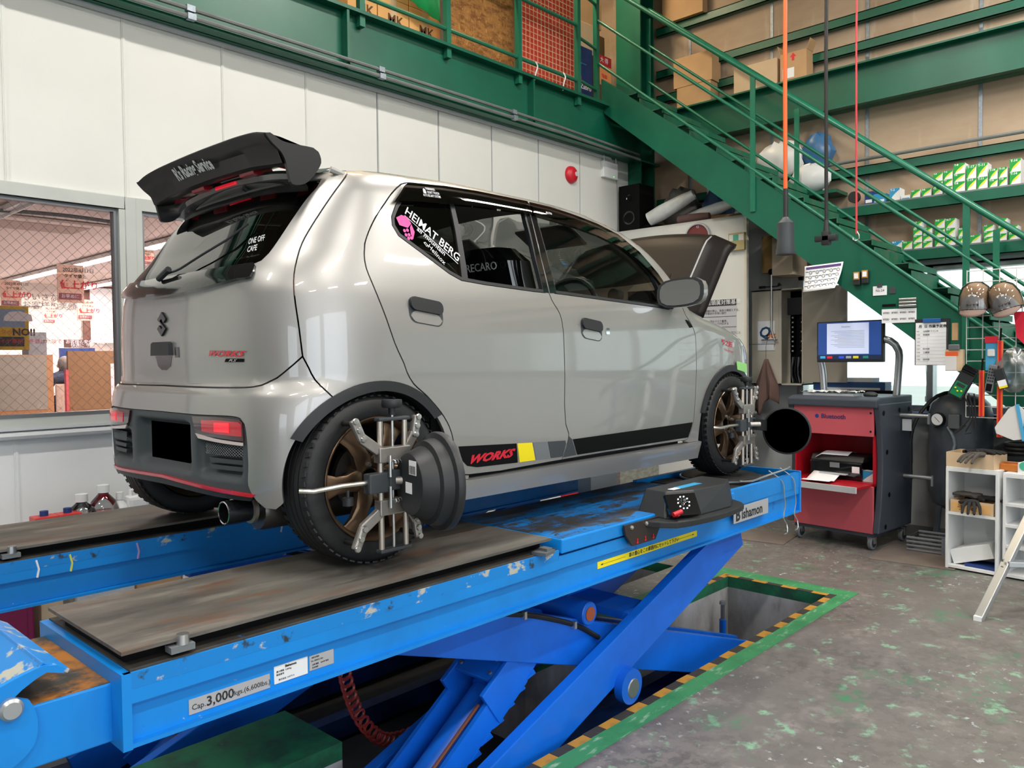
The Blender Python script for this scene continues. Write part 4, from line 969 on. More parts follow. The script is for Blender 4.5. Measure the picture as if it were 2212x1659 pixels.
# ---- wheels
def wheel_meshes():
    R_, w = .281, .165
    prof = []
    for x, r in ((-.066, .203), (-.076, .207), (-.081, .220), (-.0825, .24), (-.078, .262), (-.070, .274), (-.060, .2785), (-.045, .2805), (-.044, .274), (-.039, .274), (-.038, .281), (-.014, .2815), (-.013, .2745), (-.008, .2745), (-.007, .2815), (.012, .2815), (.013, .2745), (.018, .2745), (.019, .2815), (.040, .281), (.041, .274), (.046, .274), (.047, .2805), (.060, .2785), (.070, .274), (.078, .262), (.0825, .24), (.081, .220), (.076, .207), (.066, .203)): prof.append((r, x))
    q = MB(); q.lathe(prof, 56)
    # shoulder sipes on both tread edges
    for k in range(56):
        a = 2 * math.pi * k / 56
        for s in (-1, 1):
            T = Matrix.Rotation(a, 4, 'Z') @ Matrix.Translation((.2772, 0, s * .066)) @ Matrix.Rotation(.25 * s, 4, 'X')
            q.box((0, 0, 0), (.005, .017, .022), T=T)
    tyre = q.mesh('tyre', M['tyre'])
    q = MB(); q.lathe([(.203, .070), (.2075, .080), (.205, .083), (.199, .080), (.192, .066), (.187, .055), (.182, .02), (.178, -.06), (.19, -.07), (.2, -.075)], 56)
    rim = q.mesh('rim', M['bronze'], fix=False)
    sp = MB()
    for k in range(6):
        a = R(60 * k + 12); T = Matrix.Rotation(a, 4, 'Z')
        st = [(.038, .040, .044, .044), (.07, .034, .060, .036), (.11, .027, .067, .030), (.15, .029, .066, .026), (.178, .039, .062, .024), (.189, .050, .058, .024)]
        top = [[(r, -w_, h - .006), (r, -w_ * .72, h), (r, w_ * .72, h), (r, w_, h - .006), (r, w_ * .9, h - t), (r, -w_ * .9, h - t), (r, -w_, h - .006)] for r, w_, h, t in st]
        sp.grid(top, T=T)
    spokes = sp.mesh('spokes', M['bronze'])
    hb = MB(); hb.lathe([(.030, .012), (.030, .036), (.034, .040), (.060, .040), (.070, .034), (.072, .0)], 36); hub = hb.mesh('hub', M['bronze'])
    cp = MB(); cp.lathe([(0, .02), (.030, .02), (.030, .03)], 24); cap = cp.mesh('hub_bore', M['black'])
    nt = MB()
    for k in range(4):
        a = R(90 * k + 30); nt.lathe([(0, .05), (.007, .05), (.009, .044), (.009, .03)], 10, Matrix.Translation((.05 * math.cos(a), .05 * math.sin(a), 0)))
    nt = MB(); nt.lathe([(0, .062), (.007, .062), (.009, .054), (.009, .03)], 10); nuts = nt.mesh('wheel_nut', M['steel'])
    bd = MB(); bd.lathe([(.03, -.0), (.115, -.0), (.115, -.02), (.03, -.02)], 40); bd.lathe([(0, -.0), (.05, .0), (.06, -.06)], 24); disc = bd.mesh('brake_drum', mat('brake_iron', '34312f', .5, .6))
    return tyre, rim, spokes, hub, cap, nuts, disc
WM = wheel_meshes()
def wheel(x, y, z, side):
    w = bpy.data.objects.new('wheel', None); COL.objects.link(w); w.parent = car; w.location = (x, y, z); w.rotation_euler = (R(90) * (1 if side < 0 else -1), random.uniform(0, .4), 0)
    for nm, me in zip(('tyre', 'rim', 'spokes', 'hub', 'hub_bore', 'wheel_nut', 'brake_drum'), WM):
        for k in range(4 if nm == 'wheel_nut' else 1): place(nm, me, w, (.05 * math.cos(R(90 * k + 30)), .05 * math.sin(R(90 * k + 30)), 0) if nm == 'wheel_nut' else (0, 0, 0))
for x, z in ((0, .281), (2.455, .293)):
    for s in (-1, 1): wheel(x, s * .648, z, s)
# ------------------------------------------------------------------ the scissor lift (two halves)
def lift_half(y0, label, near):
    t = thing('scissor_lift', label, 'car lift', (0, y0, 0), 0, 'two halves of the scissor lift')
    Y0, Y1 = 0.0, .58                      # local: near face at y = 0
    q = MB()                                # platform body: top band, recessed web, bottom flange, end plate
    q.mm((.713, Y0, .70), (2.29, Y1, .772)); q.mm((.725, Y0 + .022, .60), (4.46, Y1 - .022, .748)); q.mm((2.29, Y0 + .004, .70), (4.46, Y1 - .004, .748))
    q.mm((.713, Y0, .594), (4.468, Y1, .604)); q.mm((.706, Y0 - .001, .592), (.728, Y1 + .001, .7735)); q.mm((4.45, Y0 - .001, .593), (4.47, Y1 + .001, .83)); q.mm((3.62, Y0 + .001, .738), (4.449, Y0 + .03, .822)); q.mm((3.62, Y1 - .03, .738), (4.449, Y1 - .001, .822))
    body = q.build('platform_body', M['blue'], t, fix=False)
    q = MB(); q.mm((.728, Y0 + .006, .7725), (2.285, Y1 - .006, .778)); q.build('deck_dirt', M['deck_dirt'], t)
    q = MB(); q.mm((.712, Y0 - .0006, .735), (2.288, Y0 + .012, .7735)); q.build('chipped_edge', M['blue_edge'], t)
    q = MB(); q.mm((.715, Y0 + .02, .811), (2.27, Y1 - .045, .820)); dp = q.build('slip_plate', M['plate'], t)
    q = MB(); q.mm((.74, Y0 + .07, .776), (2.26, Y1 - .10, .811)); q.build('roller_bed', M['black'], t)
    q = MB(); q.mm((2.30, Y0 - .006, .757), (3.66, Y1 + .006, .812)); q.build('raised_deck', M['blue'], t, bevel=.006)
    q = MB(); q.mm((2.306, Y0 + .002, .8122), (3.652, Y1 - .002, .8132)); q.build('deck_wear', M['plate_blue'], t)
    q = MB(); q.mm((2.30, Y0 + .03, .748), (3.66, Y1 - .03, .757)); q.build('deck_gap', M['black'], t)
    q = MB(); q.mm((3.66, Y0 + .03, .75), (4.45, Y1 - .03, .792)); q.build('turntable_well', M['deck_dirt'], t)
    # turntable under the front tyre
    q = MB(); q.lathe([(0, .832), (.205, .832), (.215, .826), (.215, .794), (0, .794)], 40, Matrix.Translation((4.075, .30, 0))); tt = q.build('turntable', M['rubber'], t)
    q = MB(); q.lathe([(.216, .822), (.224, .820), (.224, .812), (.216, .810)], 40, Matrix.Translation((4.075, .30, 0))); q.build('turntable_ring', M['steel'], tt)
    q = MB(); q.mm((3.70, .06, .792), (3.88, .52, .81)); q.build('ramp_wedge', M['rubber'], t, bevel=.006)
    # scissor arms
    def arm(yc, a, b, w, th, name='scissor_arm'):
        q = MB(); q.beam((a[0], yc, a[1]), (b[0], yc, b[1]), th, w); return q.build(name, M['blue_arm'], t, bevel=.004)
    for yc in (.09, .50): arm(yc, (1.20, -.33), (3.86, .585), .19, .05)
    for yc in (.20, .40): arm(yc, (1.62, .62), (4.40, -.30), .19, .05)
    q = MB(); q.mm((2.90, .115, .325), (3.10, .475, .36)); q.mm((3.05, .12, .30), (3.22, .47, .312)); q.build('cross_plate', M['blue_arm'], t)
    Ty = Matrix.Rotation(R(90), 4, 'X')
    q = MB(); q.lathe([(0, .0), (.075, .0), (.075, .04), (0, .04)], 28, Matrix.Translation((2.80, .065, .085)) @ Ty); b_ = q.build('pivot_boss', M['blue_arm'], t)
    q = MB(); q.lathe([(0, .004), (.038, .004), (.042, 0)], 24, Matrix.Translation((2.81, .025, .075)) @ Ty); q.build('pivot_pin', M['alu_dark'], b_)
    q = MB(); q.lathe([(0, -.30), (.05, -.30), (.05, .02), (.046, .024), (0, .024)], 28, Matrix.Translation((2.66, .165, .41)) @ Ty); b_ = q.build('roller_boss', M['blue_arm'], t)
    q = MB(); q.lathe([(0, .0), (.03, .0), (.03, .006), (0, .006)], 20, Matrix.Translation((2.66, .143, .41)) @ Ty); q.build('roller_pin', mat('rust_pin', 'a5532f', .6), b_)
    # hydraulic cylinder, guide and ratchet
    A, B = Vector((1.42, .30, -.36)), Vector((2.28, .30, .235)); d = (B - A).normalized()
    q = MB(); q.tube([A, B - d * .06], .062, 24); cy = q.build('hydraulic_cylinder', M['blue_arm'], t)
    q = MB(); q.tube([B - d * .06, B + d * .24], .026, 18); q.build('piston_rod', M['chrome'], cy)
    q = MB(); q.tube([B - d * .1, B - d * .055], .072, 24); q.build('gland_nut', M['blue_arm'], cy)
    up = Vector((-d.z, 0, d.x))
    def along(s, y, h): return A + d * s + Vector((0, y, 0)) + up * h
    q = MB(); q.beam(along(.86, -.11, .05), along(1.06, -.11, .05), .02, .16, up); q.beam(along(.86, .11, .05), along(1.06, .11, .05), .02, .16, up); q.beam(along(.93, 0, .115), along(1.06, 0, .115), .22, .02, up); q.build('head_bracket', M['blue_arm'], cy, bevel=.004)
    for s_, y_ in ((1.02, .07), (1.02, -.07), (.96, .08), (.96, -.08)):
        q = MB(); p = along(s_, y_, .128); q.tube([p, p + up * .008], .008, 8); q.build('bolt', M['steel'], cy)
    q = MB(); q.beam(along(.0, -.105, .03), along(1.22, -.105, .03), .018, .10, up)
    for k in range(13):
        p0, p1, p2 = along(.15 + .075 * k, -.117, -.02), along(.21 + .075 * k, -.117, -.02), along(.21 + .075 * k, -.117, -.045)
        p3, p4, p5 = [v + Vector((0, .018, 0)) for v in (p0, p1, p2)]
        q._add([p0, p1, p2, p3, p4, p5], [(0, 1, 2), (5, 4, 3), (0, 3, 4, 1), (1, 4, 5, 2), (2, 5, 3, 0)])
    q.build('ratchet_bar', M['blue_arm'], cy)
    q = MB(); q.beam(along(.45, -.12, -.03), along(.62, -.13, -.12), .02, .05, up, bev=.004); q.build('pawl', M['blue_arm'], cy)
    q = MB(); q.beam(along(0, .11, .03), along(1.0, .11, .03), .018, .10, up); q.build('guide_bar', M['blue_arm'], cy)
    q = MB(); q.beam(along(.40, -.10, .105), along(.40, .10, .105), .05, .012, up); q.beam(along(.40, -.10, .105), along(.36, -.10, .04), .012, .05); q.build('guide_bracket', M['blue_arm'], cy)
    for y_ in (-.055, .055):
        q = MB(); p = along(.37, y_, .085); q.lathe([(0, -.012), (.028, -.012), (.03, 0), (.028, .012), (0, .012)], 18, Matrix.Translation(p) @ Ty); q.build('guide_roller', M['white'], cy)
    q = MB(); q.tube([along(.05, -.07, .075), along(.4, -.075, .08), along(.85, -.075, .075)], .007, 8); q.build('oil_pipe', mat('copper_pipe', '7a4a3a', .5, .5), cy)
    q = MB(); q.tube(catmull([(1.95, .170, .60), (2.15, .172, .53), (2.35, .172, .47), (2.6, .172, .37), (2.75, .165, .28)], .05), .011, 8); hs = q.build('hydraulic_hose', M['rubber'], t)
    for x, z in ((2.06, .56), (2.27, .495), (2.58, .378)):
        q = MB(); q.box((x, .168, z), (.014, .03, .03)); q.build('hose_clip', M['steel'], hs)
    # base frame on the pit floor
    q = MB(); q.mm((1.0, .02, -.40), (4.6, .10, -.30)); q.mm((1.0, .50, -.40), (4.6, .58, -.30)); q.mm((1.0, .02, -.40), (1.1, .58, -.32)); q.mm((4.5, .02, -.40), (4.6, .58, -.32)); q.build('base_frame', M['blue_dark'], t)
    # step at the rear end with hinged stop flap
    q = MB(); q.mm((.20, .065, .598), (.712, .55, .738)); q.build('rear_step', M['blue'], t, bevel=.004)
    q = MB(); q.mm((.21, .07, .7382), (.710, .545, .7395)); q.build('step_top', M['rusty'], t)
    q = MB(); ear = catmull([(.40, .60), (.52, .64), (.545, .70), (.53, .76), (.50, .775), (.565, .812), (.60, .80), (.60, .812), (.56, .828), (.46, .80), (.40, .765)], .02, True)
    q.prism(ear, .045, .06, 'y'); fl_ = q.build('stop_flap', M['blue'], t); q = MB(); q.prism(ear, .52, .535, 'y'); q.build('flap_ear', M['blue'], fl_)
    q = MB(); q.beam((.40, .29, .72), (.565, .29, .83), .48, .012, (-.5, 0, .85)); q.beam((.555, .29, .832), (.612, .29, .80), .48, .010, (.4, 0, .85)); q.build('flap_plate', M['blue_edge'], fl_, bevel=.002)
    q = MB(); q.lathe([(0, .02), (.018, .02), (.024, .014), (.024, 0)], 22, Matrix.Translation((.492, .045, .755)) @ Ty); q.build('hinge_pin', M['alu'], fl_)
    q = MB(); q.mm((.08, .065, .55), (.20, .07, .70)); q.prism([(.30, .598), (.50, .598), (.50, .44), (.46, .44)], .066, .54, 'y'); q.build('step_gusset', M['pale_grey'], t)
    q = MB(); q.lathe([(0, .84), (.015, .84), (.016, .815), (0, .815)], 16, Matrix.Translation((.86, .018, -.012))); st_ = q.build('plate_stop', M['steel'], t)
    q = MB(); q.box((.855, .022, .795), (.06, .035, .016)); q.build('stop_block', M['mid_grey'], st_)
    q = MB(); q.box((2.20, .0, .782), (.07, .06, .012), rz=.2); q.box((2.21, -.002, .792), (.03, .04, .012)); q.build('plate_latch', M['alu_dark'], t)
    return t
L1 = lift_half(1.91, 'near blue scissor lift platform carrying the right-hand wheels, capacity plate on its side', True)
L2 = lift_half(3.31, 'far blue scissor lift platform under the left-hand wheels beside the white wall', False)
def plate_label(name, x0, x1, z0, z1, m, par, y, lines, ink=None):
    q = MB(); q.mm((x0, y - .002, z0), (x1, y, z1)); o = q.build(name, m, par)
    for txt, fx, fz, h, kw in lines:
        text(txt, h, frame_T((x0 + (x1 - x0) * fx, y - .0026, z0 + (z1 - z0) * fz), (1, 0, 0), (0, 0, 1)), ink or M['ink'], o, ext=.0002, **kw)
    return o
silver = mat('label_silver', 'b9babd', .4, .3)
plate_label('capacity_label', .872, 1.095, .618, .656, silver, L1, .022, [('Cap.', .03, .42, .020, {}), ('3,000', .20, .5, .034, dict(bold=.0006)), ('kgs.(6,600lbs.)', .535, .45, .0185, {})])
def fine(n, w, x0=.06): return [('━' * w, x0, 1 - (k + 1.6) / (n + 1.6), .003, {}) for k in range(n)]
lb = plate_label('maker_label', 1.108, 1.212, .622, .670, M['white'], L1, .022, [('Bishamon', .32, .86, .009, dict(bold=.0004)), ('最大積載  3,000kg', .06, .66, .006, {}), ('製造番号', .06, .48, .006, {}), ('株式会社 スギヤス', .12, .18, .006, {})])
plate_label('serial_label', 1.218, 1.298, .626, .668, silver, L1, .022, [('検査合格証', .08, .84, .005, {}), ('No. RB0A11381', .06, .62, .006, {}), ('2006年 製造', .45, .36, .005, {}), ('点検 整備', .1, .36, .005, {}), ('安全確認', .1, .16, .005, {})])
plate_label('bishamon_plate', 3.655, 4.04, .652, .732, silver, L1, -.002, [('B', .05, .46, .085, dict(bold=.003)), ('ishamon', .215, .44, .070, dict(bold=.002))])
yl = plate_label('caution_label', 2.556, 3.336, .643, .671, M['yellow'], L1, .022, [('車の重心をこの範囲内にセットして下さい', .28, .5, .021, dict(bold=.0004))])
q = MB()
for x0, x1, s in ((2.585, 2.75, -1), (3.12, 3.30, 1)):
    q.mm((x0, .0195, .6563), (x1, .0198, .6577)); xe = x0 if s < 0 else x1; q._add([(xe + s * .012, .0196, .657), (xe - s * .006, .0196, .661), (xe - s * .006, .0196, .653)], [(0, 1, 2)])
q.build('arrow_mark', M['ink'], L1)
for k, (x, m_) in enumerate(((.935, M['paper']), (1.05, mat('chalk_yellow', 'd6d65a', .8)), (1.30, mat('chalk_pink', 'b592c8', .8)), (1.95, M['paper']))):
    q = MB(); q.tube([(x, -.001, .70), (x + .006, -.0015, .73), (x - .002, -.001, .765)], .004, 5); q.build('chalk_mark', m_, L2)
# measuring camera pod clamped on the near platform
cp = thing('camera_pod', 'black plastic measuring camera pod with ring of lights clamped to the lift edge', 'camera pod', (3.20, 1.93, .785))
q = MB(); tray = [(-.34, -.10), (-.30, -.16), (-.10, -.20), (.14, -.20), (.31, -.14), (.33, .08), (-.33, .08)]
q.prism(catmull(tray, .05, True), -.012, .014, 'z'); q.build('tray', M['black_soft'], cp, bevel=.004)
def hullbox(pb, pt, z0, z1):
    n = len(pb); q = MB(); q._add([(x, y, z0) for x, y in pb] + [(x, y, z1) for x, y in pt], [tuple(range(n))[::-1], tuple(range(n, 2 * n))] + [(i, (i + 1) % n, n + (i + 1) % n, n + i) for i in range(n)]); return q
hullbox([(-.27, -.08), (-.12, -.155), (.16, -.165), (.30, -.10), (.30, .07), (-.26, .07)], [(-.21, -.05), (-.09, -.115), (.15, -.14), (.285, -.085), (.29, .065), (-.20, .065)], .014, .122).build('housing', M['black_soft'], cp, bevel=.006)
fT = frame_T((-.19, -.115, .065), (.15, -.075, 0), (.07, .05, .12))
q = MB(); q.box((0, 0, .004), (.15, .10, .016), T=fT); fp = q.build('lens_panel', M['black_gloss'], cp)
q = MB(); q.lathe([(0, .012), (.012, .016), (.018, .02), (.02, .012)], 20, fT @ Matrix.Translation((.005, .008, 0))); q.build('lens', M['black_gloss'], fp)
for k in range(10):
    a = 2 * math.pi * k / 10; q = MB(); q.sphere((.005 + .028 * math.cos(a), .008 + .028 * math.sin(a), .014), .0036, 8, fT); q.build('ring_light', mat('led_white', 'f4f6f8', .3, emit=1.2) if k == 0 else bpy.data.materials['led_white'], fp)
q = MB(); q.tube([fT @ Vector((-.05, -.045, .012)), fT @ Vector((-.05, -.045, .03))], .012, 10); q.tube([fT @ Vector((-.075, -.05, .03)), fT @ Vector((-.03, -.038, .03))], .011, 10); q.build('red_tap', M['red'], cp)
q = MB(); q.mm((-.10, -.06, .1222), (.08, -.02, .1230)); q.build('label', M['cyan_box'], cp); q = MB(); q.mm((-.16, -.055, .1222), (-.10, -.025, .1230)); q.build('label', M['paper'], cp)
q = MB(); q.prism([(-.52, .02), (-.25, .02), (-.24, -.01), (-.29, -.075), (-.46, -.075), (-.51, -.02)], -.045, -.035, 'y'); q.mm((-.42, -.04, .005), (-.27, .07, .014)); br = q.build('clamp_bracket', mat('bracket_brown', '2c2422', .5), cp)
for x in (-.47, -.36): 
    q = MB(); q.sphere((x, -.046, .005), .010, 8); q.build('bolt', M['steel'], br)
for x in (-.43, -.37, -.31):
    q = MB(); q.box((x, -.046, -.058), (.006, .004, .022)); q.box((x, -.047, -.064), (.016, .003, .004)); q.build('adjust_slot', M['car_red'], br)
# wheel clamps with round targets
def clamp(loc, name_label, tgt):
    t = thing('wheel_clamp', name_label, 'wheel clamp', loc, 0, 'alignment clamps on the right-hand wheels')
    y = -.075
    for x, nm in ((-.048, 'clamp_post'), (.052, 'clamp_post')):
        q = MB(); q.tube([(x, y, -.225), (x, y, .198)], .010, 14); q.build(nm, M['steel_warm'], t)
    for z in (-.226, .200):
        q = MB(); q.beam((-.06, y, z), (.066, y, z), .03, .012, bev=.004); q.build('end_bar', M['dark_grey'], t)
    q = MB(); q.tube([(.002, y, -.22), (.002, y, .235)], .005, 10); q.build('spindle', M['steel'], t)
    q = MB(); q.lathe([(0, .262), (.032, .262), (.034, .255), (.034, .242), (.030, .236), (.012, .234), (.011, .212), (0, .212)], 24, Matrix.Translation((.002, y, 0))); q.build('knob', M['black_soft'], t)
    for s in (1, -1):
        q = MB(); q.beam((-.062, y, .085 * s), (.066, y, .085 * s), .034, .05, bev=.004); sl = q.build('slider', M['cast_alu'], t)
        for sx in (-1, 1):
            x0 = -.055 if sx < 0 else .06; x1 = -.150 if sx < 0 else .105
            q = MB(); q.beam((x0, y, .10 * s), (x1 * .80 if sx < 0 else x1 - .012, y + .004, .145 * s), .02, .034, bev=.004); q.beam((x1 * .78 if sx < 0 else x1 - .014, y, .135 * s), (x1, y, .205 * s), .022, .030, bev=.008); q.build('jaw_arm', M['cast_alu'], sl)
            for k in range(3):
                p = Vector((x1 * .80 if sx < 0 else x1 - .012, 0, .142 * s)).lerp(Vector((x1, 0, .200 * s)), k / 2)
                q = MB(); q.lathe([(0, .006), (.009, .005), (.011, 0)], 12, Matrix.Translation((p.x, y - .012, p.z)) @ Matrix.Rotation(R(90), 4, 'X')); q.build('rivet', M['steel'], sl)
            q = MB(); q.tube([(x1 * .9, y, .19 * s), (x1 * .9, -.0, .19 * s)], .009, 10); q.build('claw', M['rubber'], sl)
    q = MB(); q.mm((-.105, y - .02, -.035), (-.02, y + .016, .030)); q.mm((-.03, y - .026, -.03), (.06, y + .016, .035)); q.build('centre_block', M['dark_grey'], t, bevel=.005)
    q = MB(); q.tube([(.0, y - .02, .0), (.04, y - .06, 0)], .014, 10); q.build('target_stub', M['cast_alu'], t)
    for z in (.05, -.05):
        q = MB(); q.tube([(-.03, y - .028, z - .035), (-.03, y - .028, z + .035)], .005, 8); q.build('pin', M['steel'], t)
    for z in (.062, -.062):
        q = MB(); pts = [(-.02 + .0022 * k, y - .03 + .008 * math.cos(k * 1.2), z + .008 * math.sin(k * 1.2)) for k in range(30)]; q.tube(pts, .0018, 4); q.build('spring', M['steel'], t)
    q = MB(); q.tube([(-.10, y, .002), (-.20, y, .004), (-.30, y - .002, .0), (-.335, y + .02, .004)], .0075, 8); hk = q.build('safety_hook', M['steel'], t)
    q = MB(); q.tube([(-.175, y, -.012), (-.175, y, -.035)], .005, 8); q.lathe([(0, -.035), (.017, -.035), (.017, -.06), (0, -.06)], 10, Matrix.Translation((-.175, y, 0))); q.build('thumb_nut', M['black_soft'], hk)
    T = tgt
    q = MB(); q.lathe([(0, 0), (.098, 0), (.102, .006), (.118, .05), (.135, .055), (.142, .09), (.158, .095), (.162, .105), (.160, .118), (.152, .12), (.150, .112), (0, .112)], 44, T); d = q.build('target_dish', M['black_soft'], t)
    q = MB(); q.lathe([(0, .1125), (.150, .1125)], 44, T); q.build('target_face', M['void'], d)
    q = MB(); q.box((-.03, .055, -.001), (.05, .045, .0015), T=T); q.build('barcode_label', M['paper'], d)
    q = MB(); q.box((.0, -.012, -.001), (.045, .035, .0015), T=T); q.build('barcode_label', M['paper'], d)
    for k in range(6):
        q = MB(); q.box((-.048 + .007 * k, .048, -.0022), (.003, .026, .001), T=T); q.build('bar', M['ink'], d)
    return t
# rear target looks forward along the lift, front target looks back
T1 = frame_T((.030, -.150, .005), (.18, 1, 0), (0, .0, 1)); T1 = Matrix.Translation((-.005, -.165, -.005)) @ Matrix.Rotation(R(-14), 4, 'Z') @ Matrix.Rotation(R(90), 4, 'Y') @ Matrix.Rotation(R(90), 4, 'Z')
T2 = Matrix.Translation((.29, -.195, -.045)) @ Matrix.Rotation(R(12), 4, 'Z') @ Matrix.Rotation(R(-90), 4, 'Y') @ Matrix.Rotation(R(-90), 4, 'Z') @ Matrix.Scale(.82, 4)
clamp((XA, 2.13, 1.106), 'steel alignment clamp with dish target seen from behind on the rear wheel', T1)
cf = clamp((XA + 2.47, 2.13, 1.118), 'steel alignment clamp on the front wheel with round black target face', T2)
q = MB(); q.beam((.02, -.095, 0), (.285, -.085, -.03), .04, .06); q.build('target_neck', M['black_soft'], cf)
# bent wires over the front edge of the platform
o = MB().tube(catmull([(3.86, 1.98, .835), (3.93, 1.95, .83), (4.05, 1.93, .845), (4.32, 1.92, .86), (4.36, 1.93, .862)], .03), .006, 8).build('bent_rod', M['steel']); props(o, 'bent steel rod handle lying across the front deck of the near platform', 'rod')
for k, (x, lab) in enumerate(((4.22, 'thin hooked wire hanging nearest the maker plate on the platform edge'), (4.36, 'thin hooked wire hanging nearest the front end of the platform'))):
    o = MB().tube(catmull([(x - .06, 1.96, .86), (x - .01, 1.905, .80), (x, 1.897, .72), (x + .004, 1.895, .66), (x - .02, 1.893, .60), (x + .02, 1.892, .56), (x, 1.88, .52), (x - .06, 1.87, .52)], .02), .0035, 6).build('hook_wire', M['alu']); props(o, lab, 'wire', 'hooked wires on the platform edge')
# ------------------------------------------------------------------ mezzanine, staircase, shelves
YB = 4.70
mz = thing('mezzanine_beam', 'deep green steel beam along the mezzanine edge above the white wall', 'beam', (0, YB, 3.73))
q = MB(); q.mm((-9, .02, -.23), (7.3, .032, .23)); q.build('web', M['green'], mz)
q = MB(); q.mm((-9, -.06, .205), (7.3, .10, .23)); q.build('flange', M['green'], mz)
q = MB(); q.mm((-9, -.06, -.23), (7.3, .10, -.212)); q.build('flange', M['green'], mz)
for x in (-.6, 1.39, 3.344, 5.295):
    q = MB(); q.mm((x - .01, -.05, -.212), (x + .01, .02, .205)); q.build('stiffener', M['green'], mz)
q = MB(); q.mm((-9, 4.70, 3.955), (7.43, 8.0, 3.99)); struct('floor_mezzanine', q, M['carton_dark'])
q = MB(); q.mm((-9, 8.0, 3.99), (XB + .1, 8.1, 6.3)); struct('wall_mezzanine', q, M['office_wall'])
q = MB(); q.mm((-4, 17, .28), (11.3, 17.1, 3.0)); q.mm((-4.1, 4.93, .28), (-4, 17.1, 3.0)); q.mm((11.3, 8, .28), (11.4, 17.1, 3.0)); struct('wall_office', q, M['office_wall'])
q = MB(); q.mm((-4, 4.93, 3.0), (11.4, 17.1, 3.05)); struct('ceiling_office', q, M['office_ceil'])
q = MB(); q.mm((-4, 4.93, .25), (11.4, 17.1, .30)); struct('floor_office', q, M['pale_grey'])
q = MB(); q.mm((XB + .02, 4.9, 3.05), (XB + .12, 8.1, 6.3)); struct('wall_end', q, M['ply'])
q = MB(); q.mm((XB + .02, 4.9, 0), (11.4, 5.0, 3.05)); struct('wall_side', q, M['office_wall'])
for k, (dz, dy) in enumerate(((3.575, 4.625), (3.525, 4.615))):
    q = MB(); q.tube([(-9, dy, dz), (5.6, dy, dz), (6.9, dy + .02, dz - .02)], .014, 8); o = q.build('beam_conduit', M['conduit']); props(o, ('upper' if k == 0 else 'lower') + ' of the two grey conduits clipped under the mezzanine beam', 'pipe', 'conduits under the beam')
    for x in (2.2, 3.6, 5.0):
        q = MB(); q.box((x, dy, dz), (.05, .036, .036)); q.build('coupling', M['galv'], o)
rl_ = thing('mezzanine_railing', 'green steel railing along the mezzanine edge in front of the stored cartons', 'railing', (0, YB - .01, 3.96))
for x in (1.0, 1.83, 2.66, 3.48, 4.31, 5.14, 5.96):
    q = MB(); q.beam((x, 0, -.10), (x, 0, 1.05), .045, .045, (1, 0, 0)); q.build('post', M['green_rail'], rl_)
for z in (.125, .64, 1.05):
    q = MB(); q.tube([(-6, 0, z), (5.96, 0, z)], .017, 8); q.build('rail', M['green_rail'], rl_)
# column beside the stair head
cl_ = thing('steel_column', 'green steel column standing behind the head of the staircase', 'column', (7.1, 4.82, 0))
q = MB(); q.mm((-.13, -.15, 0), (-.115, .15, 6.3)); q.mm((.115, -.15, 0), (.13, .15, 6.3)); q.mm((-.115, -.006, 0), (.115, .006, 6.3)); q.build('shaft', M['green'], cl_)
# ---- stored goods on the mezzanine
def pbox_y(name, label, cat, px0, px1, zb, zt, Y, depth, m, group=None, flap=None, py=60):
    a, b = at(px0, py, 'y', Y).x, at(px1, py, 'y', Y).x
    t = thing(name, label, cat, ((a + b) / 2, Y + depth / 2, zb), 0, group); w = abs(b - a); h = zt - zb
    q = MB(); q.mm((-w / 2, -depth / 2, 0), (w / 2, depth / 2, h)); q.build('box_body', m, t, bevel=.004)
    q = MB(); q.mm((-w / 2 + .0, -depth / 2 - .001, h * .5 - .002), (w / 2, -depth / 2, h * .5 + .002)) if False else q.mm((-.03, -depth / 2 - .0012, 0), (.03, -depth / 2 - .0002, h)); q.build('tape', M['carton_pale'], t)
    return t, w, h, depth
ZF = 3.99
for k, (a, b, zt, lb) in enumerate(((752, 815, 4.36, 'leftmost'), (817, 883, 4.36, 'middle'), (885, 950, 4.36, 'rightmost'))):
    t, w, h, d = pbox_y('warm_carton', f'{lb} of three printed cartons lit orange behind the mezzanine rail', 'carton', a, b, ZF, ZF + .36, 5.05, .4, M['carton_warm'], 'printed cartons on the mezzanine')
    text('MK', .11, frame_T((-w * .2, -d / 2 - .002, h * .55), (1, 0, 0), (0, 0, 1)), M['brown_print'], t, bold=.002)
    text('HOME COMFORT', .035, frame_T((-w * .45, -d / 2 - .002, h * .80), (1, 0, 0), (0, 0, 1)), M['brown_print'], t)
    q = MB(); q.mm((-.06, -d / 2 - .003, h * .28), (.06, -d / 2 - .001, h * .34)); q.build('hand_hole', M['black'], t)
    t2 = pbox_y('warm_carton', f'{lb} carton of the upper row behind the green sheet on the mezzanine', 'carton', a, b, ZF + .362, ZF + .72, 5.05, .4, M['carton_warm'], 'printed cartons on the mezzanine')
a, b = at(872, 10, 'y', 4.9).x, at(951, 10, 'y', 4.9).x
q = MB(); q.grid([[(a + (b - a) * i / 10, 4.9 + .012 * math.sin(i * 1.9 + j), 4.33 + .75 * j / 5 - .10 * (i / 10)) for i in range(11)] for j in range(6)]); o = q.build('green_sheet', mat('green_sheet', '129a52', .5)); props(o, 'bright green plastic sheet hanging in front of the cartons', 'sheet')
sm = o.modifiers.new('thickness', 'SOLIDIFY'); sm.thickness = .004
a, b = at(966, 60, 'y', 4.84).x, at(1109, 60, 'y', 4.84).x
q = MB(); q.mm((a, 4.84, ZF), (b, 4.86, 5.0)); o = q.build('strand_board', M['osb']); props(o, 'upright brown strand board panel between two railing posts', 'board')
a, b = at(1122, 60, 'y', 4.86).x, at(1241, 60, 'y', 4.86).x
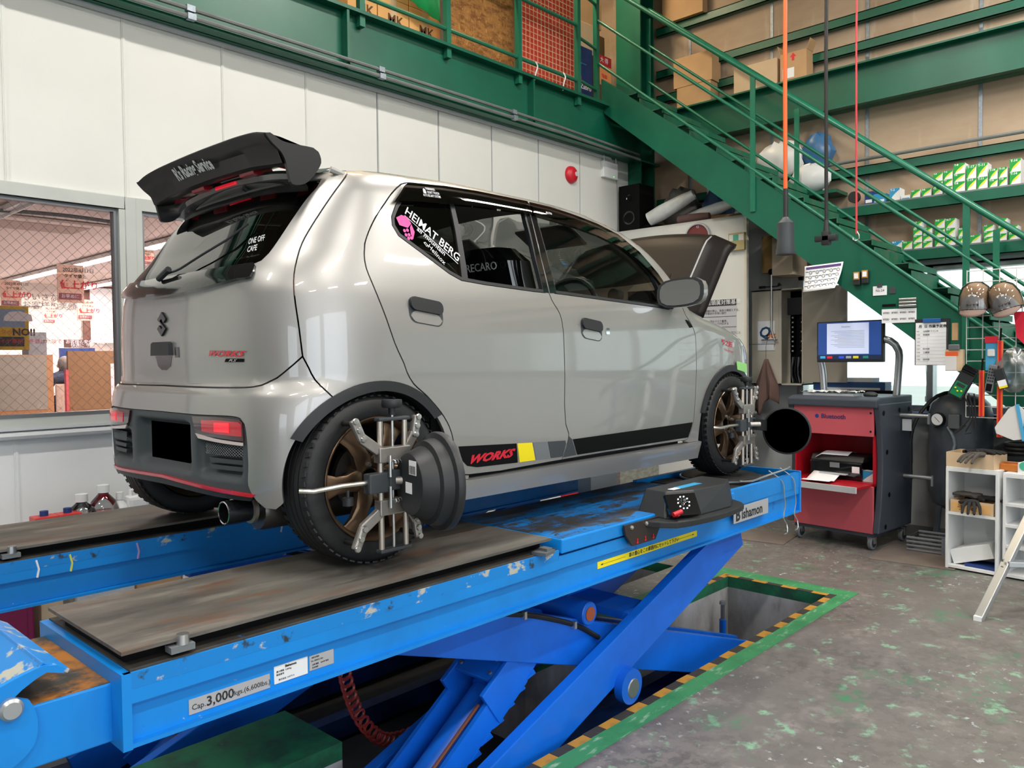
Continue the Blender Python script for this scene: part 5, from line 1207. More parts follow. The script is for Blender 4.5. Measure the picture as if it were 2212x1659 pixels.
q = MB(); q.mm((a, 4.86, ZF), (b, 4.875, 5.05)); o = q.build('red_sheet', M['red_sheet']); props(o, 'orange red sheet standing behind the wire grid on the mezzanine', 'panel')
wg_ = thing('wire_grid', 'beige wire grid panel leaning against the orange red sheet', 'grid panel', (a, 4.83, ZF))
n = int((b - a) / .05); hv = MB(); vv = MB(); hh = MB()
for i in range(n + 1): hh.tube([((b - a) * i / n, 0, 0), ((b - a) * i / n, 0, 1.05)], .0028, 5, caps=False)
for j in range(22): vv.tube([(0, .004, .05 * j), (b - a, .004, .05 * j)], .0028, 5, caps=False)
for nm, mb in (('upright_wires', hh), ('cross_wires', vv)): o = mb.build(nm, M['mesh_wire'], wg_, fix=False); o['kind'] = 'stuff'
for k, (px, lab) in enumerate(((1158, 'left'), (1218, 'right'))):
    p = at(px, 150, 'y', 4.67); q = MB(); q.tube(catmull([(p.x, 4.675, 4.10), (p.x + .01, 4.66, 4.06), (p.x - .005, 4.668, 4.0), (p.x - .03, 4.66, 3.93)], .02), .006, 6); o = q.build('cable_tie', M['paper']); props(o, f'{lab} white cable tie hanging from the lower rail by the wire grid', 'cable tie', 'cable ties on the rail')
def pbox_x(name, label, cat, x0, y0, x1, y1, X, depth, m, group=None, z0=None):
    a, b = at(x0, y1, 'x', X), at(x1, y1, 'x', X); c = at((x0 + x1) / 2, y0, 'x', X)
    zb = (a.z + b.z) / 2 if z0 is None else z0; w = abs(a.y - b.y); h = c.z - (a.z + b.z) / 2
    t = thing(name, label, cat, (X + depth / 2, (a.y + b.y) / 2, zb), 0, group)
    q = MB(); q.mm((-depth / 2, -w / 2, 0), (depth / 2, w / 2, h)); q.build('box_body', m, t, bevel=.003)
    return t, w, h, depth
bb = thing('blue_carton', 'tall dark blue appliance carton standing on the mezzanine behind the rail', 'carton', (6.42, 5.12, ZF)); d = .45
q = MB(); q.mm((-.15, -.14, 0), (.15, .14, .62)); q.build('box_body', M['blue_box'], bb, bevel=.004)
text('Zabro', .07, frame_T((-.05, -.142, .22), (1, 0, 0), (0, 0, 1)), M['paper'], bb, bold=.001); text('Compressor', .03, frame_T((-.10, -.142, .45), (1, 0, 0), (0, 0, 1)), M['skyblue'], bb)
q = MB(); q.mm((-.11, -.1415, .33), (-.05, -.14, .35)); q.build('label', M['yellow'], bb); q = MB(); q.mm((-.11, -.1415, .29), (-.03, -.14, .31)); q.build('label', M['red'], bb)
for k, (x, y, z, w, d2, h, m, lb) in enumerate(((6.52, 5.25, ZF + .622, .42, .38, .30, M['carton_pale'], 'pale carton stacked on the tall blue carton'), (6.60, 5.28, ZF + .924, .50, .42, .26, M['carton'], 'long carton lying on top of the pale carton above the blue one'), (6.98, 5.45, ZF, .20, .5, .95, M['carton_dark'], 'tall flattened brown carton leaning beside the green column'))):
    t = thing('stored_carton', lb, 'carton', (x, y, z), 0, 'cartons by the stair head'); q = MB(); q.mm((-w / 2, -d2 / 2, 0), (w / 2, d2 / 2, h)); q.build('box_body', m, t, bevel=.004); q = MB(); q.mm((-w / 2, -.03, h), (w / 2, .03, h + .001)); q.build('tape', M['carton_pale'], t)
fy = thing('sale_flyer', 'red and orange sale flyer taped behind the stair head post', 'flyer', (6.70, 4.92, ZF + .28)); q = MB(); q.mm((-.11, 0, 0), (.11, .004, .30)); q.build('sheet', mat('flyer_orange', 'ef9a5c', .6), fy); q = MB(); q.mm((-.11, -.001, .20), (.11, 0, .30)); q.build('header', M['red'], fy); text('大 得', .06, frame_T((-.08, -.002, .25), (1, 0, 0), (0, 0, 1)), M['paper'], fy)
text('特価', .05, frame_T((-.06, -.002, .09), (1, 0, 0), (0, 0, 1)), M['ink_red'], fy)
q = MB(); q.mm((-.02, -.03, 0), (.02, .03, .28)); o = q.build('broom_head', M['orange'], None, (6.83, 4.95, ZF)); props(o, 'orange broom head standing by the green column on the mezzanine', 'broom')
l = bpy.data.lights.new('mezzanine_lamp', 'AREA'); l.shape = 'RECTANGLE'; l.size = 1.2; l.size_y = .2; l.energy = 42; l.color = (1, .78, .5)
for x in (3.6, 5.8):
    t = thing('mezzanine_lamp', 'warm tube lamp over the ' + ('cartons' if x < 5 else 'stair head') + ' end of the mezzanine', 'lamp', (x, 4.95, 6.0)); q = MB(); q.box((0, 0, .04), (1.3, .2, .06)); q.build('housing', M['white'], t); q = MB(); q.tube([(-.6, 0, 0), (.6, 0, 0)], .016, 8); q.build('tube', M['tube'], t); o = bpy.data.objects.new('lamp_light', l); COL.objects.link(o); o.parent = t; o.location = (0, 0, -.04)
# ---- staircase
XN, XF = 6.40, 7.10
zt_ = lambda y: 4.217 - .7555 * (4.737 - y)
zl_ = lambda y: 3.907 - .8080 * (4.74 - y)
st_ = thing('staircase', 'green steel staircase descending from the mezzanine across the back wall', 'staircase', (XN, 0, 0))
prof = [(4.74, zt_(4.74)), (-.55, zt_(-.55)), (-.72, 0), (-.12, 0), (4.74, zl_(4.74))]
for x, nm in ((0, 'stringer'), (XF - XN, 'stringer')):
    q = MB(); q.prism(prof, x - .006, x + .006, 'x'); s = q.build(nm, M['green'], st_)
    q = MB(); q.beam((x + (.03 if x == 0 else -.03), 4.74, zt_(4.74)), (x + (.03 if x == 0 else -.03), -.55, zt_(-.55)), .06, .01); q.build('stringer_flange', M['green'], s)
q = MB(); q.mm((-.02, 4.70, 3.95), (XF - XN, 4.80, 4.0)); q.build('landing_plate', M['green_tread'], st_)
y = 4.52; k = 0
while y > -.4:
    z = zt_(y) - .055
    q = MB(); q.mm((.006, y - .20, z - .006), (XF - XN - .006, y + .05, z)); q.mm((.006, y - .205, z - .045), (XF - XN - .006, y - .197, z)); q.mm((.006, y + .045, z), (XF - XN - .006, y + .052, z + .14))
    tr = q.build('tread', M['green_tread'], st_); y -= .2675; k += 1
def rail_line(x, y0, z0, sl, y1, r, nm):
    q = MB(); q.tube([(x, y0, z0), (x, y1, z0 - sl * (y0 - y1))], r, 10); return q.build(nm, M['green_rail'], st_)
rail_line(-.01, 4.79, 5.185, .8015, -.5, .021, 'handrail'); rail_line(-.01, 4.79, 4.808, .806, -.5, .014, 'mid_rail'); rail_line(-.01, 4.79, 4.394, .806, -.5, .014, 'mid_rail')
x = XF - XN + .01
rail_line(x, 4.66, 5.09, .807, -.5, .021, 'handrail'); rail_line(x, 4.66, 4.722, .807, -.5, .014, 'mid_rail'); rail_line(x, 4.66, 4.346, .807, -.5, .014, 'mid_rail')
for xx, yy, off in ((-.015, 4.79, 0), (-.015, 3.149, 0), (-.015, 1.526, 0), (-.015, .0, 0), (x, 4.66, -.09), (x, 3.08, -.09), (x, 1.49, -.09)):
    top = 5.185 - .8015 * (4.79 - yy) + off; q = MB(); q.beam((xx, yy, zt_(yy) - (.30 if xx < .1 else .08)), (xx, yy, top), .045, .012 if yy < 4.7 else .045, (1, 0, 0)); q.build('post', M['green_rail'], st_)
for z in (4.10, 4.50, 4.93):
    q = MB(); q.tube([(5.96 - XN, 4.69, z), (-.015, 4.79, z + .02)], .015, 8); q.build('landing_rail', M['green_rail'], st_)
# ---- shelves on the back wall with filter boxes
SX = 7.24
def shelf(z, y0, y1, lab):
    t = thing('wall_shelf', lab, 'shelf', (SX, 0, z)); q = MB(); q.mm((0, y0, -.012), (XB - SX, y1, 0)); q.build('board', M['alu_dark'], t); q = MB(); q.mm((.0, y0, -.10), (.008, y1, -.012)); q.mm((0, y0, -.10), (.05, y1, -.094)); q.build('edge_channel', M['green'], t); return t
Z1 = at(2209, 395, 'x', SX).z; Z2 = at(2209, 515, 'x', SX).z
shelf(Z1, -3.0, at(1772, 452, 'x', SX).y, 'upper green steel shelf of filter boxes on the plywood wall')
shelf(Z2, -3.0, at(1905, 553, 'x', SX).y, 'lower green steel shelf of filter boxes above the window')
ORD = ['first', 'second', 'third', 'fourth', 'fifth']
def filter_box(x0, x1, hs, codes, zb, lab, col, depth=.13):
    """one stack: heights in survey units, bottom first"""
    z = zb
    for k, (hh_, code) in enumerate(zip(hs, codes)):
        pa, pb = at(x0, 450, 'x', SX + .02), at(x1, 450, 'x', SX + .02); w = abs(pa.y - pb.y); h = hh_ / 6.284 / (F_PX / (SX * .66 + 1.3)) if False else hh_ * .000532
        y = (pa.y + pb.y) / 2; nm = {'green': 'green and white', 'cyan': 'blue and white'}[col]
        t = thing('filter_box', f'{nm} filter box marked {code}, {ORD[k]} from bottom in {lab}', 'box', (SX + .02, y, z), 0, 'filter boxes on the wall shelves')
        q = MB(); q.mm((0, -w / 2 + .001, 0), (depth, w / 2 - .001, h - .001)); q.build('carton', M['white'], t)
        q = MB(); c = M['green_box'] if col == 'green' else M['cyan_box']
        # front (faces -x): y to the left is +y
        a, b = w / 2 - .001, -w / 2 + .001; e = -.0008
        arcp = [(a + (b - a) * (.12 + .88 * s), h * (.05 + .80 * s ** .6)) for s in [j / 8 for j in range(9)]]
        pts = [(e, a, h * .02), (e, a, h * .985), (e, b, h * .985)] + [(e, yy, zz) for yy, zz in arcp[::-1]]
        q._add(pts, [tuple(range(len(pts)))]); q.build('print', c, t, fix=False)
        if col == 'green':
            q = MB(); p1 = [(e * 1.5, yy, zz) for yy, zz in arcp]; p2 = [(e * 1.5, yy + (b - a) * .05 * math.sin(math.pi * j / 8), zz - h * .17 * math.sin(math.pi * j / 8)) for j, (yy, zz) in enumerate(arcp)]
            q._add(p1 + p2[::-1], [tuple(range(18))]); q.build('stripe', M['box_yellow'], t, fix=False)
        text(code, h * .24, frame_T((e * 2, a - w * .07, h * .85), (0, -1, 0), (0, 0, 1)), M['paper'], t, ext=.0002, bold=.0006)
        z += h
zc = lambda v: 1860 + v / 6.284
U = 'upper shelf stack '
filter_box(zc(385), zc(525), [200], ['T-2'], Z1, 'the upper shelf', 'cyan')
filter_box(zc(675), zc(800), [125], ['E-7'], Z1, 'the upper shelf', 'green'); filter_box(zc(820), zc(950), [125], ['E-8'], Z1, 'the upper shelf', 'green')
for i, (a, b, hs, c) in enumerate(((972, 1105, [112, 100, 130], 'T-5'), (1112, 1240, [112, 105, 135], 'T-6'), (1250, 1408, [155, 120, 160], 'T-8'), (1425, 1560, [178, 205], 'T-17'), (1570, 1715, [178, 208], 'T-11'), (1730, 1850, [120, 160], 'T-10'), (1860, 1980, [125, 155], 'T-15'), (2010, 2165, [185, 190], 'T-14'))):
    filter_box(zc(a), zc(b), hs, [c] * len(hs), Z1, f'the {c} stack, upper shelf', 'green')
filter_box(zc(415), zc(560), [155], ['N-1'], Z2, 'the lower shelf', 'cyan')
for i, (a, b, hs, c) in enumerate(((565, 695, [135], 'N-2'), (708, 830, [100, 110, 110, 110], 'N-3'), (840, 965, [105, 110, 105], 'N-4'), (1000, 1138, [145, 140, 140], 'N-5'), (1150, 1280, [128, 140, 150], 'N-7'), (1320, 1412, [122, 135], 'H-1'), (1480, 1625, [130], 'H-2'), (1665, 1800, [78, 86, 92], 'H-3'), (1860, 1980, [105, 108, 118], 'E-1'), (2003, 2130, [100, 112], 'E-3'))):
    filter_box(zc(a), zc(b), hs, [c] * len(hs), Z2, f'the {c} stack, lower shelf', 'green')
for nm, lb, ct, a, b, h, m in (('oil_carton', 'small navy carton with a bottle picture at the left of the upper shelf', 'box', 50, 160, 205, M['blue_box']), ('part_carton', 'blue and white part carton beside the navy one on the upper shelf', 'box', 168, 330, 145, M['cyan_box']), ('flat_carton', 'small flat white carton between the blue and green filter boxes', 'box', 540, 665, 62, M['white'])):
    pa, pb = at(zc(a), 450, 'x', SX + .02), at(zc(b), 450, 'x', SX + .02); w = abs(pa.y - pb.y); h *= .000532
    t = thing(nm, lb, ct, (SX + .02, (pa.y + pb.y) / 2, Z1)); q = MB(); q.mm((0, -w / 2, 0), (.13, w / 2, h)); q.build('carton', m, t); q = MB(); q.mm((-.001, -w * .4, h * .1), (0, w * .4, h * .35)); q.build('label', M['paper'] if m != M['white'] else M['skyblue'], t)
p = at(1850, 428, 'x', 7.38); q = MB(); q.lathe([(0, .0), (.04, .0), (.05, -.03), (.05, -.07), (0, -.07)], 20, frame_T(p, (0, 1, 0), (0, 0, 1))); o = q.build('round_horn', M['black_soft']); props(o, 'small round black horn on the plywood wall beside the red cord', 'horn')
# cartons on the girder
GZ = 4.05; GX = XB - .20
def carton(nm, lab, x0, x1, h, d, m, rz=0, flaps=0, py=200):
    pa, pb = at(x0, py, 'x', GX), at(x1, py, 'x', GX); w = abs(pa.y - pb.y)
    t = thing(nm, lab, 'carton', (GX + d / 2, (pa.y + pb.y) / 2, GZ), rz, 'cartons standing on the girder'); q = MB(); q.mm((-d / 2, -w / 2, 0), (d / 2, w / 2, h)); q.build('box_body', m, t, bevel=.003)
    if flaps:
        for s in (-1, 1):
            q = MB(); q.beam((0, s * w / 2, h), (0, s * (w / 2 + flaps * .35), h + flaps), d * .9, .004, (0, 1, 0)); q.build('flap', m, t)
    return t, w, h, d
carton('folded_carton', 'tall folded brown carton nearest the green column on the girder', 1462, 1535, .20, .16, M['carton'], 0)
carton('upturned_carton', 'larger brown carton resting on the folded one by the column', 1455, 1538, .30, .18, M['carton'])[0].location.z = GZ + .203
carton('open_carton', 'wide open brown carton lying on the girder middle', 1585, 1678, .24, .17, M['carton_pale'])
t, w, h, d = carton('marked_carton', 'brown carton with red arrow marks and raised flaps on the girder', 1685, 1742, .25, .15, M['carton'], 0, .09)
q = MB(); q._add([(-d / 2 - .001, -.03, h * .82), (-d / 2 - .001, .03, h * .82), (-d / 2 - .001, 0, h * .97)], [(0, 1, 2)]); q.mm((-d / 2 - .0012, -.012, h * .68), (-d / 2 - .0008, .012, h * .82)); q.build('arrow_print', M['ink_red'], t, fix=False); q = MB(); q.mm((-d / 2 - .0012, -.01, .02), (-d / 2 - .0002, .10, .11)); q.build('label', M['paper'], t)
t, w, h, d = carton('girt_carton', 'large plain brown carton resting high on the upper girt', 1420, 1508, .40, .10, M['carton'], py=30); t.location.z = 4.995; t.location.x = XB - .06
t = thing('grey_case', 'small grey case on the girder end behind the stair rail', 'case', (GX + .05, at(1425, 215, 'x', GX).y, GZ)); q = MB(); q.mm((0, -.05, 0), (.08, .05, .10)); q.build('case_body', M['mid_grey'], t, bevel=.004); q = MB(); q.mm((-.001, .03, .0), (0, .05, .10)); q.build('edge', M['white'], t)
# plastic bags behind the stair
def bag(nm, lab, c, sx, sy, sz, m, seed):
    rnd = random.Random(seed); q = MB(); rows = []
    for i in range(9):
        a = math.pi * i / 8; row = []
        for j in range(14):
            b = 2 * math.pi * j / 14; k = 1 + rnd.uniform(-.16, .16)
            row.append((sx * k * math.sin(a) * math.cos(b), sy * k * math.sin(a) * math.sin(b), sz * (1 + math.cos(a)) * (.5 if i else .5) * (1 + rnd.uniform(-.08, .08))))
        rows.append(row + [row[0]])
    q.grid(rows); o = q.build(nm, m, None, c); props(o, lab, 'bag', 'plastic bags round the stair'); return o
# ------------------------------------------------------------------ partition under the stair and what is on it
XP = 6.72
q = MB(); q.mm((XP, 3.38, 0), (XP + .05, YW, 2.77)); q.mm((XP, 3.38, 2.74), (XB, YW, 2.77)); pt = struct('wall_partition', q, M['white_wall'])
q = MB(); q.mm((XP - .006, 3.372, 0), (XP + .02, 3.392, 2.77)); q.build('corner_trim', M['beige'], pt)
def facing(nm, lab, cat, x0, y0, x1, y1, X, m, th=.004, grp=None, flat='sheet'):
    """flat thing on a plane X = const, given by its survey corners"""
    a, b = at(x0, y1, 'x', X), at(x1, y0, 'x', X); c = at(x0, y0, 'x', X)
    zc_ = (at(x0, (y0 + y1) / 2, 'x', X).z + at(x1, (y0 + y1) / 2, 'x', X).z) / 2; w = abs(a.y - b.y); h = abs(c.z - a.z)
    t = thing(nm, lab, cat, (X, (a.y + b.y) / 2, zc_), 0, grp); q = MB(); q.mm((-th, -w / 2, -h / 2), (0, w / 2, h / 2)); q.build(flat, m, t); return t, w, h
def ftext(txt, size, y, z, t, m=None, off=.005, **k): return text(txt, size, frame_T((-off, y, z), (0, -1, 0), (0, 0, 1)), m or M['ink'], t, ext=.0002, **k)
t, w, h = facing('notice_poster', 'grey and white notice sheet with Japanese rules on the partition behind the hood', 'poster', 1482, 650, 1591, 742, XP, mat('poster_grey', 'b5b6ba', .6))
q = MB(); q.mm((-.006, -w / 2, h * .36), (-.004, w / 2, h / 2)); q.build('header', M['ink'], t)
ftext('全エリア店頭属対策基準', .05, w * .46, h * .43, t, M['paper'], .007)
for k, (a_, b_) in enumerate((('レベル1', '接触の禁止、換気の徹底とする。\n作業前の手洗い励行'), ('レベル2', '受付時のマスク着用、\n距離をとって対応する'), ('レベル3', '入店人数の制限と検温を行うこと'))):
    z = h * (.22 - .24 * k); ftext(a_, .03, w * .46, z, t); ftext(b_, .024, w * .10, z, t)
    q = MB(); q.mm((-.0055, -w / 2, z - h * .11), (-.004, w / 2, z - h * .10)); q.build('rule', M['ink'], t)
t = thing('wall_clock', 'round clock with dark red face half hidden behind the raised hood', 'clock', (XP - .02, at(1510, 515, 'x', XP).y, at(1510, 513, 'x', XP).z)); Tx = frame_T((0, 0, 0), (0, -1, 0), (0, 0, 1)) 
q = MB(); q.lathe([(.115, 0), (.118, .02), (.130, .02), (.135, 0), (.135, -.015), (.115, -.015)], 32, Tx); q.build('rim', M['alu'], t); q = MB(); q.lathe([(0, .006), (.116, .006)], 32, Tx); q.build('face', mat('clock_red', '6e2a2c', .4), t); ftext('12', .03, .015, .095, t, M['paper'], .009)
t, w, h = facing('thermostat_box', 'small beige box with green square label at the partition edge', 'box', 1578, 504, 1612, 541, XP, mat('khaki', 'a89a6c', .6), .04, None, 'case')
q = MB(); q.mm((-.041, -w * .45, h * .05), (-.04, w * .45, h * .40)); q.build('label', M['cap_white'], t); q = MB(); q.mm((-.042, -w * .15, h * .05), (-.041, w * .2, h * .40)); q.build('mark', mat('teal_mark', '4ba58a', .6), t)
# speaker, bags and long parcels on top of the partition
sp = thing('loudspeaker', 'black two-way loudspeaker standing on the partition top by the wall', 'speaker', (XP + .15, 4.66, 2.77)); q = MB(); q.mm((-.13, -.125, 0), (.13, .125, .46)); q.build('cabinet', M['black'], sp, bevel=.004)
for z, r in ((.13, .055), (.33, .025)):
    q = MB(); q.lathe([(0, -.03), (r * .6, -.012), (r, .0), (r * 1.25, .004), (r * 1.3, 0)], 24, frame_T((-.131, 0, z), (0, -1, 0), (0, 0, 1))); q.build('driver', M['black_gloss'], sp)
def film_roll(nm, lab, a, b, r, m): 
    q = MB(); a = Vector(a); b = Vector(b); q.tube([a, a.lerp(b, .3), a.lerp(b, .7), b], [r, r * 1.1, r * .95, r * .7], 12); o = q.build(nm, m); props(o, lab, 'parcel', 'parcels stored under the stair'); return o
film_roll('film_bundle', 'clear plastic wrapped bundle slanting beside the loudspeaker', (XP + .02, 4.42, 2.85), (XP + .12, 3.98, 3.05), .07, M['bag_clear'])
film_roll('paper_roll', 'white paper wrapped roll lying behind the clear bundle', (XP + .25, 4.10, 2.84), (XP + .2, 3.62, 2.93), .06, M['bag'])
film_roll('dark_parcel', 'flat dark red parcel lying on the partition top', (XP + .08, 4.12, 2.81), (XP + .10, 3.80, 2.82), .045, mat('maroon_cloth', '5a4340', .8))
film_roll('long_carton', 'long flat brown carton lying under the stair on the partition', (XP + .15, 3.86, 2.80), (XP + .25, 3.45, 2.80), .03, M['carton_dark'])
bag('dark_bag', 'crumpled grey bag piled behind the loudspeaker', (XP + .38, 4.28, 2.77), .16, .2, .42, mat('dark_bag', '6a6a68', .5, bump=.4, bscale=14), 4); bag('blue_bag', 'blue plastic bag leaning in the dark corner under the stair', (XP + .40, 3.86, 2.77), .14, .15, .4, mat('blue_bag', '31507a', .4), 9)
q = MB(); q.mm((XP + .5, 3.62, 2.77), (XP + .53, 4.05, 3.25)); o = q.build('grey_board', M['pale_grey']); props(o, 'pale grey board leaning upright under the staircase', 'board')
q = MB(); q.lathe([(0, 0), (.12, 0), (.14, .02), (.10, .035), (0, .03)], 24, Matrix.Translation((XP - .02 + .16, 4.44, 2.77))); o = q.build('black_dish', M['black']); props(o, 'flat black dish beside the foot of the loudspeaker', 'dish')
bag('white_bag', 'large crumpled white plastic bag on the stair behind the rail post', (7.30, 3.32, 3.15), .10, .24, .36, M['bag'], 1); bag('blue_film_bag', 'blue plastic bag behind the white bag on the wall ledge', (7.34, 2.98, 3.18), .08, .16, .34, mat('blue_film', '3a6a96', .35), 2); bag('small_white_bag', 'smaller white plastic bag with drawstring lowest on the wall ledge', (7.26, 3.02, 2.98), .09, .20, .26, M['bag'], 3)
q = MB(); q.mm((7.18, 2.75, 2.94), (XB, 3.6, 2.97)); o = q.build('bag_ledge', M['green']); props(o, 'short green steel ledge carrying the plastic bags behind the stair', 'shelf')
# ---- on the left wall: alarm bell, radio box
p = at(1232, 378, 'y', YW); ab = thing('alarm_bell', 'round red fire alarm bell on the white wall', 'alarm bell', (p.x, YW - .002, p.z)); Ty = Matrix.Rotation(R(90), 4, 'X')
q = MB(); q.lathe([(0, .055), (.05, .05), (.075, .03), (.082, .008), (.082, 0), (0, 0)], 28, Ty); q.build('gong', M['red'], ab); q = MB(); q.lathe([(0, .058), (.022, .056), (.022, .04)], 16, Matrix.Translation((.025, 0, .005)) @ Ty); q.build('cap', M['pale_grey'], ab)
p = at(1357, 378, 'y', YW - .04); rb = thing('radio_unit', 'small white wireless unit with two aerials near the wall corner', 'router', (p.x - .3, YW - .04, p.z)); q = MB(); q.mm((-.12, 0, -.08), (.12, .04, .08)); q.build('case', M['white'], rb, bevel=.006)
for x in (-.10, .10): 
    q = MB(); q.tube([(x, .01, .08), (x - .01, .01, .24)], .006, 6); q.build('aerial', M['white'], rb)
q = MB(); q.sphere((.05, -.001, -.06), .005, 8); q.build('led', mat('led_green', '30e060', .4, emit=2), rb)
# ---- electrical cabinet corner
XE = 7.20
ec = thing('electrical_cabinet', 'beige electrical cabinet with its door open beside the window', 'cabinet', (XE, 3.26, 1.215)); 
q = MB(); q.mm((0, -.20, 0), (.012, -.19, .90)); q.mm((0, .29, 0), (.24, .30, .90)); q.mm((0, -.20, 0), (.24, .30, .012)); q.mm((0, -.20, .888), (.24, .30, .90)); q.mm((.228, -.20, 0), (.24, .30, .9)); q.mm((0, -.20, 0), (.24, -.19, .90)); q.mm((0, .005, .0), (.01, .29, .90)); q.build('case', M['beige'], ec)
q = MB(); q.mm((-.004, .03, .40), (0, .27, .88)); q.build('front_panel', M['beige'], ec, bevel=.002)
q = MB(); q.mm((.20, -.19, .012), (.226, .005, .888)); q.build('back_plate', M['black'], ec)
for k in range(10):
    for s, yy in ((0, -.03), (1, -.12)):
        q = MB(); q.mm((.16, yy - .02, .30 + .045 * k), (.20, yy + .02, .335 + .045 * k)); q.build('breaker', M['black_gloss'], ec); 
        if s == 0 or k % 2 == 0:
            q = MB(); q.mm((.157, yy - .012, .312 + .045 * k), (.16, yy + .004, .326 + .045 * k)); q.build('terminal', M['pale_grey'], ec)
q = MB(); q.mm((.12, -.15, .66), (.20, -.0, .82)); q.build('main_switch', M['black_soft'], ec)
for k in range(7):
    q = MB(); q.tube(catmull([(.18, -.16 + .022 * k, .02), (.15, -.15 + .02 * k + .01 * (k % 3), .12), (.17, -.14 + .018 * k, .26)], .03), .007, 6); q.build('cable', M['rubber'] if k % 3 else M['galv'], ec)
q = MB(); q.beam((.0, -.20, .45), (-.02, -.47, .45), .90, .012, (1, 0, 0)) if False else q.mm((-.005, -.60, .03), (.012, -.20, .90)); q.build('door', mat('cabinet_door', 'a29c90', .5), ec)
t = thing('leaflet', 'white leaflet with a blue and orange logo stuck on the cabinet front', 'leaflet', (XE - .005, 3.415, 1.68)); q = MB(); q.mm((-.002, -.085, -.14), (0, .085, .14)); q.build('sheet', M['paper'], t); ftext('Q', .14, .075, .03, t, mat('logo_navy', '1d4a6e', .6), .003, shear=.2, bold=.004); ftext('utz', .075, -.005, .005, t, mat('logo_orange', 'e0762e', .6), .003, bold=.002)
tb = thing('tow_gauge', 'steel T-handled rod tool with a black ball hanging on the cabinet', 'tool', (XE - .03, 3.35, 1.64)); q = MB(); q.tube([(0, 0, .62), (0, 0, .1), (0, -.03, .0)], .009, 8); q.build('rod', M['steel'], tb); q = MB(); q.sphere((0, 0, .64), .03, 14); q.build('ball', M['black'], tb); q = MB(); q.tube([(0, .10, .50), (0, -.06, .50)], .006, 8); q.tube([(0, .12, .50), (0, .06, .50)], .013, 10); q.tube([(0, -.06, .50), (0, -.085, .52)], [.008, .02], 8); q.build('cross_bar', M['black_soft'], tb); q = MB(); q.tube([(0, .10, .0), (0, -.06, .0)], .006, 8); q.build('foot_bar', M['steel'], tb)
for k, (x0, y0, x1, y1, m, lb, th) in enumerate(((1656, 512, 1690, 590, mat('ochre_box', '9c7c4a', .7), 'narrow ochre box half hidden behind the hanging lamp', .10), (1682, 515, 1726, 596, mat('cream_cover', 'd8c4ac', .5), 'rounded cream cover box under the stair above the cabinet', .14))):
    t, w, h = facing('wall_box', lb, 'box', x0, y0, x1, y1, 7.26, m, th, None, 'cover'); q = MB(); q.mm((0, -w / 2, -h / 2), (XB - 7.27, w / 2, h / 2)); q.build('mounting', m, t)
for k, dy in enumerate((2.98, 2.90)):
    q = MB(); q.tube([(7.41, dy + .05, 2.30), (7.40, dy + .06, 2.8), (7.41, dy + .05, 3.1)], .012, 6); o = q.build('cable_run', M['white'] if k else M['rubber']); props(o, ('white' if k else 'dark') + ' cable running up the wall right of the cream cover', 'cable')
# towel on a thin wire rail
tw = thing('hanging_towel', 'brown towel hanging by a loop below the electrical cabinet', 'towel', (7.12, 3.38, 1.46)); rows = []
for i in range(13):
    a = i / 12; row = []
    for j in range(15):
        s = j / 7 - 1; wv = .015 + .11 * min(1, a * 1.6); row.append((.03 * math.sin(s * 7 + a * 2) * a, s * wv + .01 * a, -a * (.40 + (.10 if s > .2 else 0) + .03 * math.sin(s * 4))))
    rows.append(row)
q = MB(); q.grid(rows); o = q.build('cloth', M['towel'], tw); o.modifiers.new('t', 'SOLIDIFY').thickness = .008
q = MB(); q.tube([(0, 0, 0), (.02, .01, .12), (.04, -.02, .30)], .002, 5); q.build('loop', M['rubber'], tw)
q = MB(); q.tube([(7.2, 3.60, 1.60), (7.1, 3.60, 1.60), (7.1, 3.33, 1.60), (7.2, 3.33, 1.60)], .004, 6); o = q.build('towel_rail', M['mid_grey']); props(o, 'thin wire towel rail fixed below the cabinet', 'towel rail')
# ---- sheets and small things held on the stair stringer
XS = XN - .008
cal = thing('filter_chart', 'curling white chart of round products held on the stair stringer by magnets', 'chart', (XS - .004, 2.545, 2.11)); rows = []
for i in range(9):
    a = i / 8; rows.append([(-.10 * a * a * (.35 + .65 * j / 10), .155 - .31 * j / 10 + .03 * a * j / 10, .105 - .21 * a + .012 * (j / 10)) for j in range(11)])
q = MB(); q.grid(rows); o = q.build('sheet', M['paper'], cal); o.modifiers.new('t', 'SOLIDIFY').thickness = .0015
def chart_pt(u, v): a = v; s = u; return (-.10 * a * a * (.35 + .65 * s) - .003, .155 - .31 * s + .03 * a * s, .105 - .21 * a + .012 * s)
q = MB(); q._add([chart_pt(.04, .05), chart_pt(.96, .05), chart_pt(.96, .14), chart_pt(.04, .14)], [(0, 1, 2, 3)]); q.build('header', mat('chart_purple', '5a3f7c', .6), cal, fix=False)
for r_ in range(4):
    for c_ in range(5):
        u, v = .17 + .185 * c_, .27 + .185 * r_; q = MB(); pc = Vector(chart_pt(u, v)); q.tube([pc + Vector((-.002, .012 * math.cos(k * .7), .012 * math.sin(k * .7))) for k in range(9)], .0022, 4, closed=True); q.build('ring_print', M['mid_grey'], cal)
        q = MB(); q._add([chart_pt(u - .14, v - .05), chart_pt(u - .06, v - .05), chart_pt(u - .06, v - .02), chart_pt(u - .14, v - .02)], [(0, 1, 2, 3)]); q.build('caption', mat('chart_blue', '54718c', .6) if r_ + c_ == 0 else bpy.data.materials['chart_blue'], cal, fix=False)
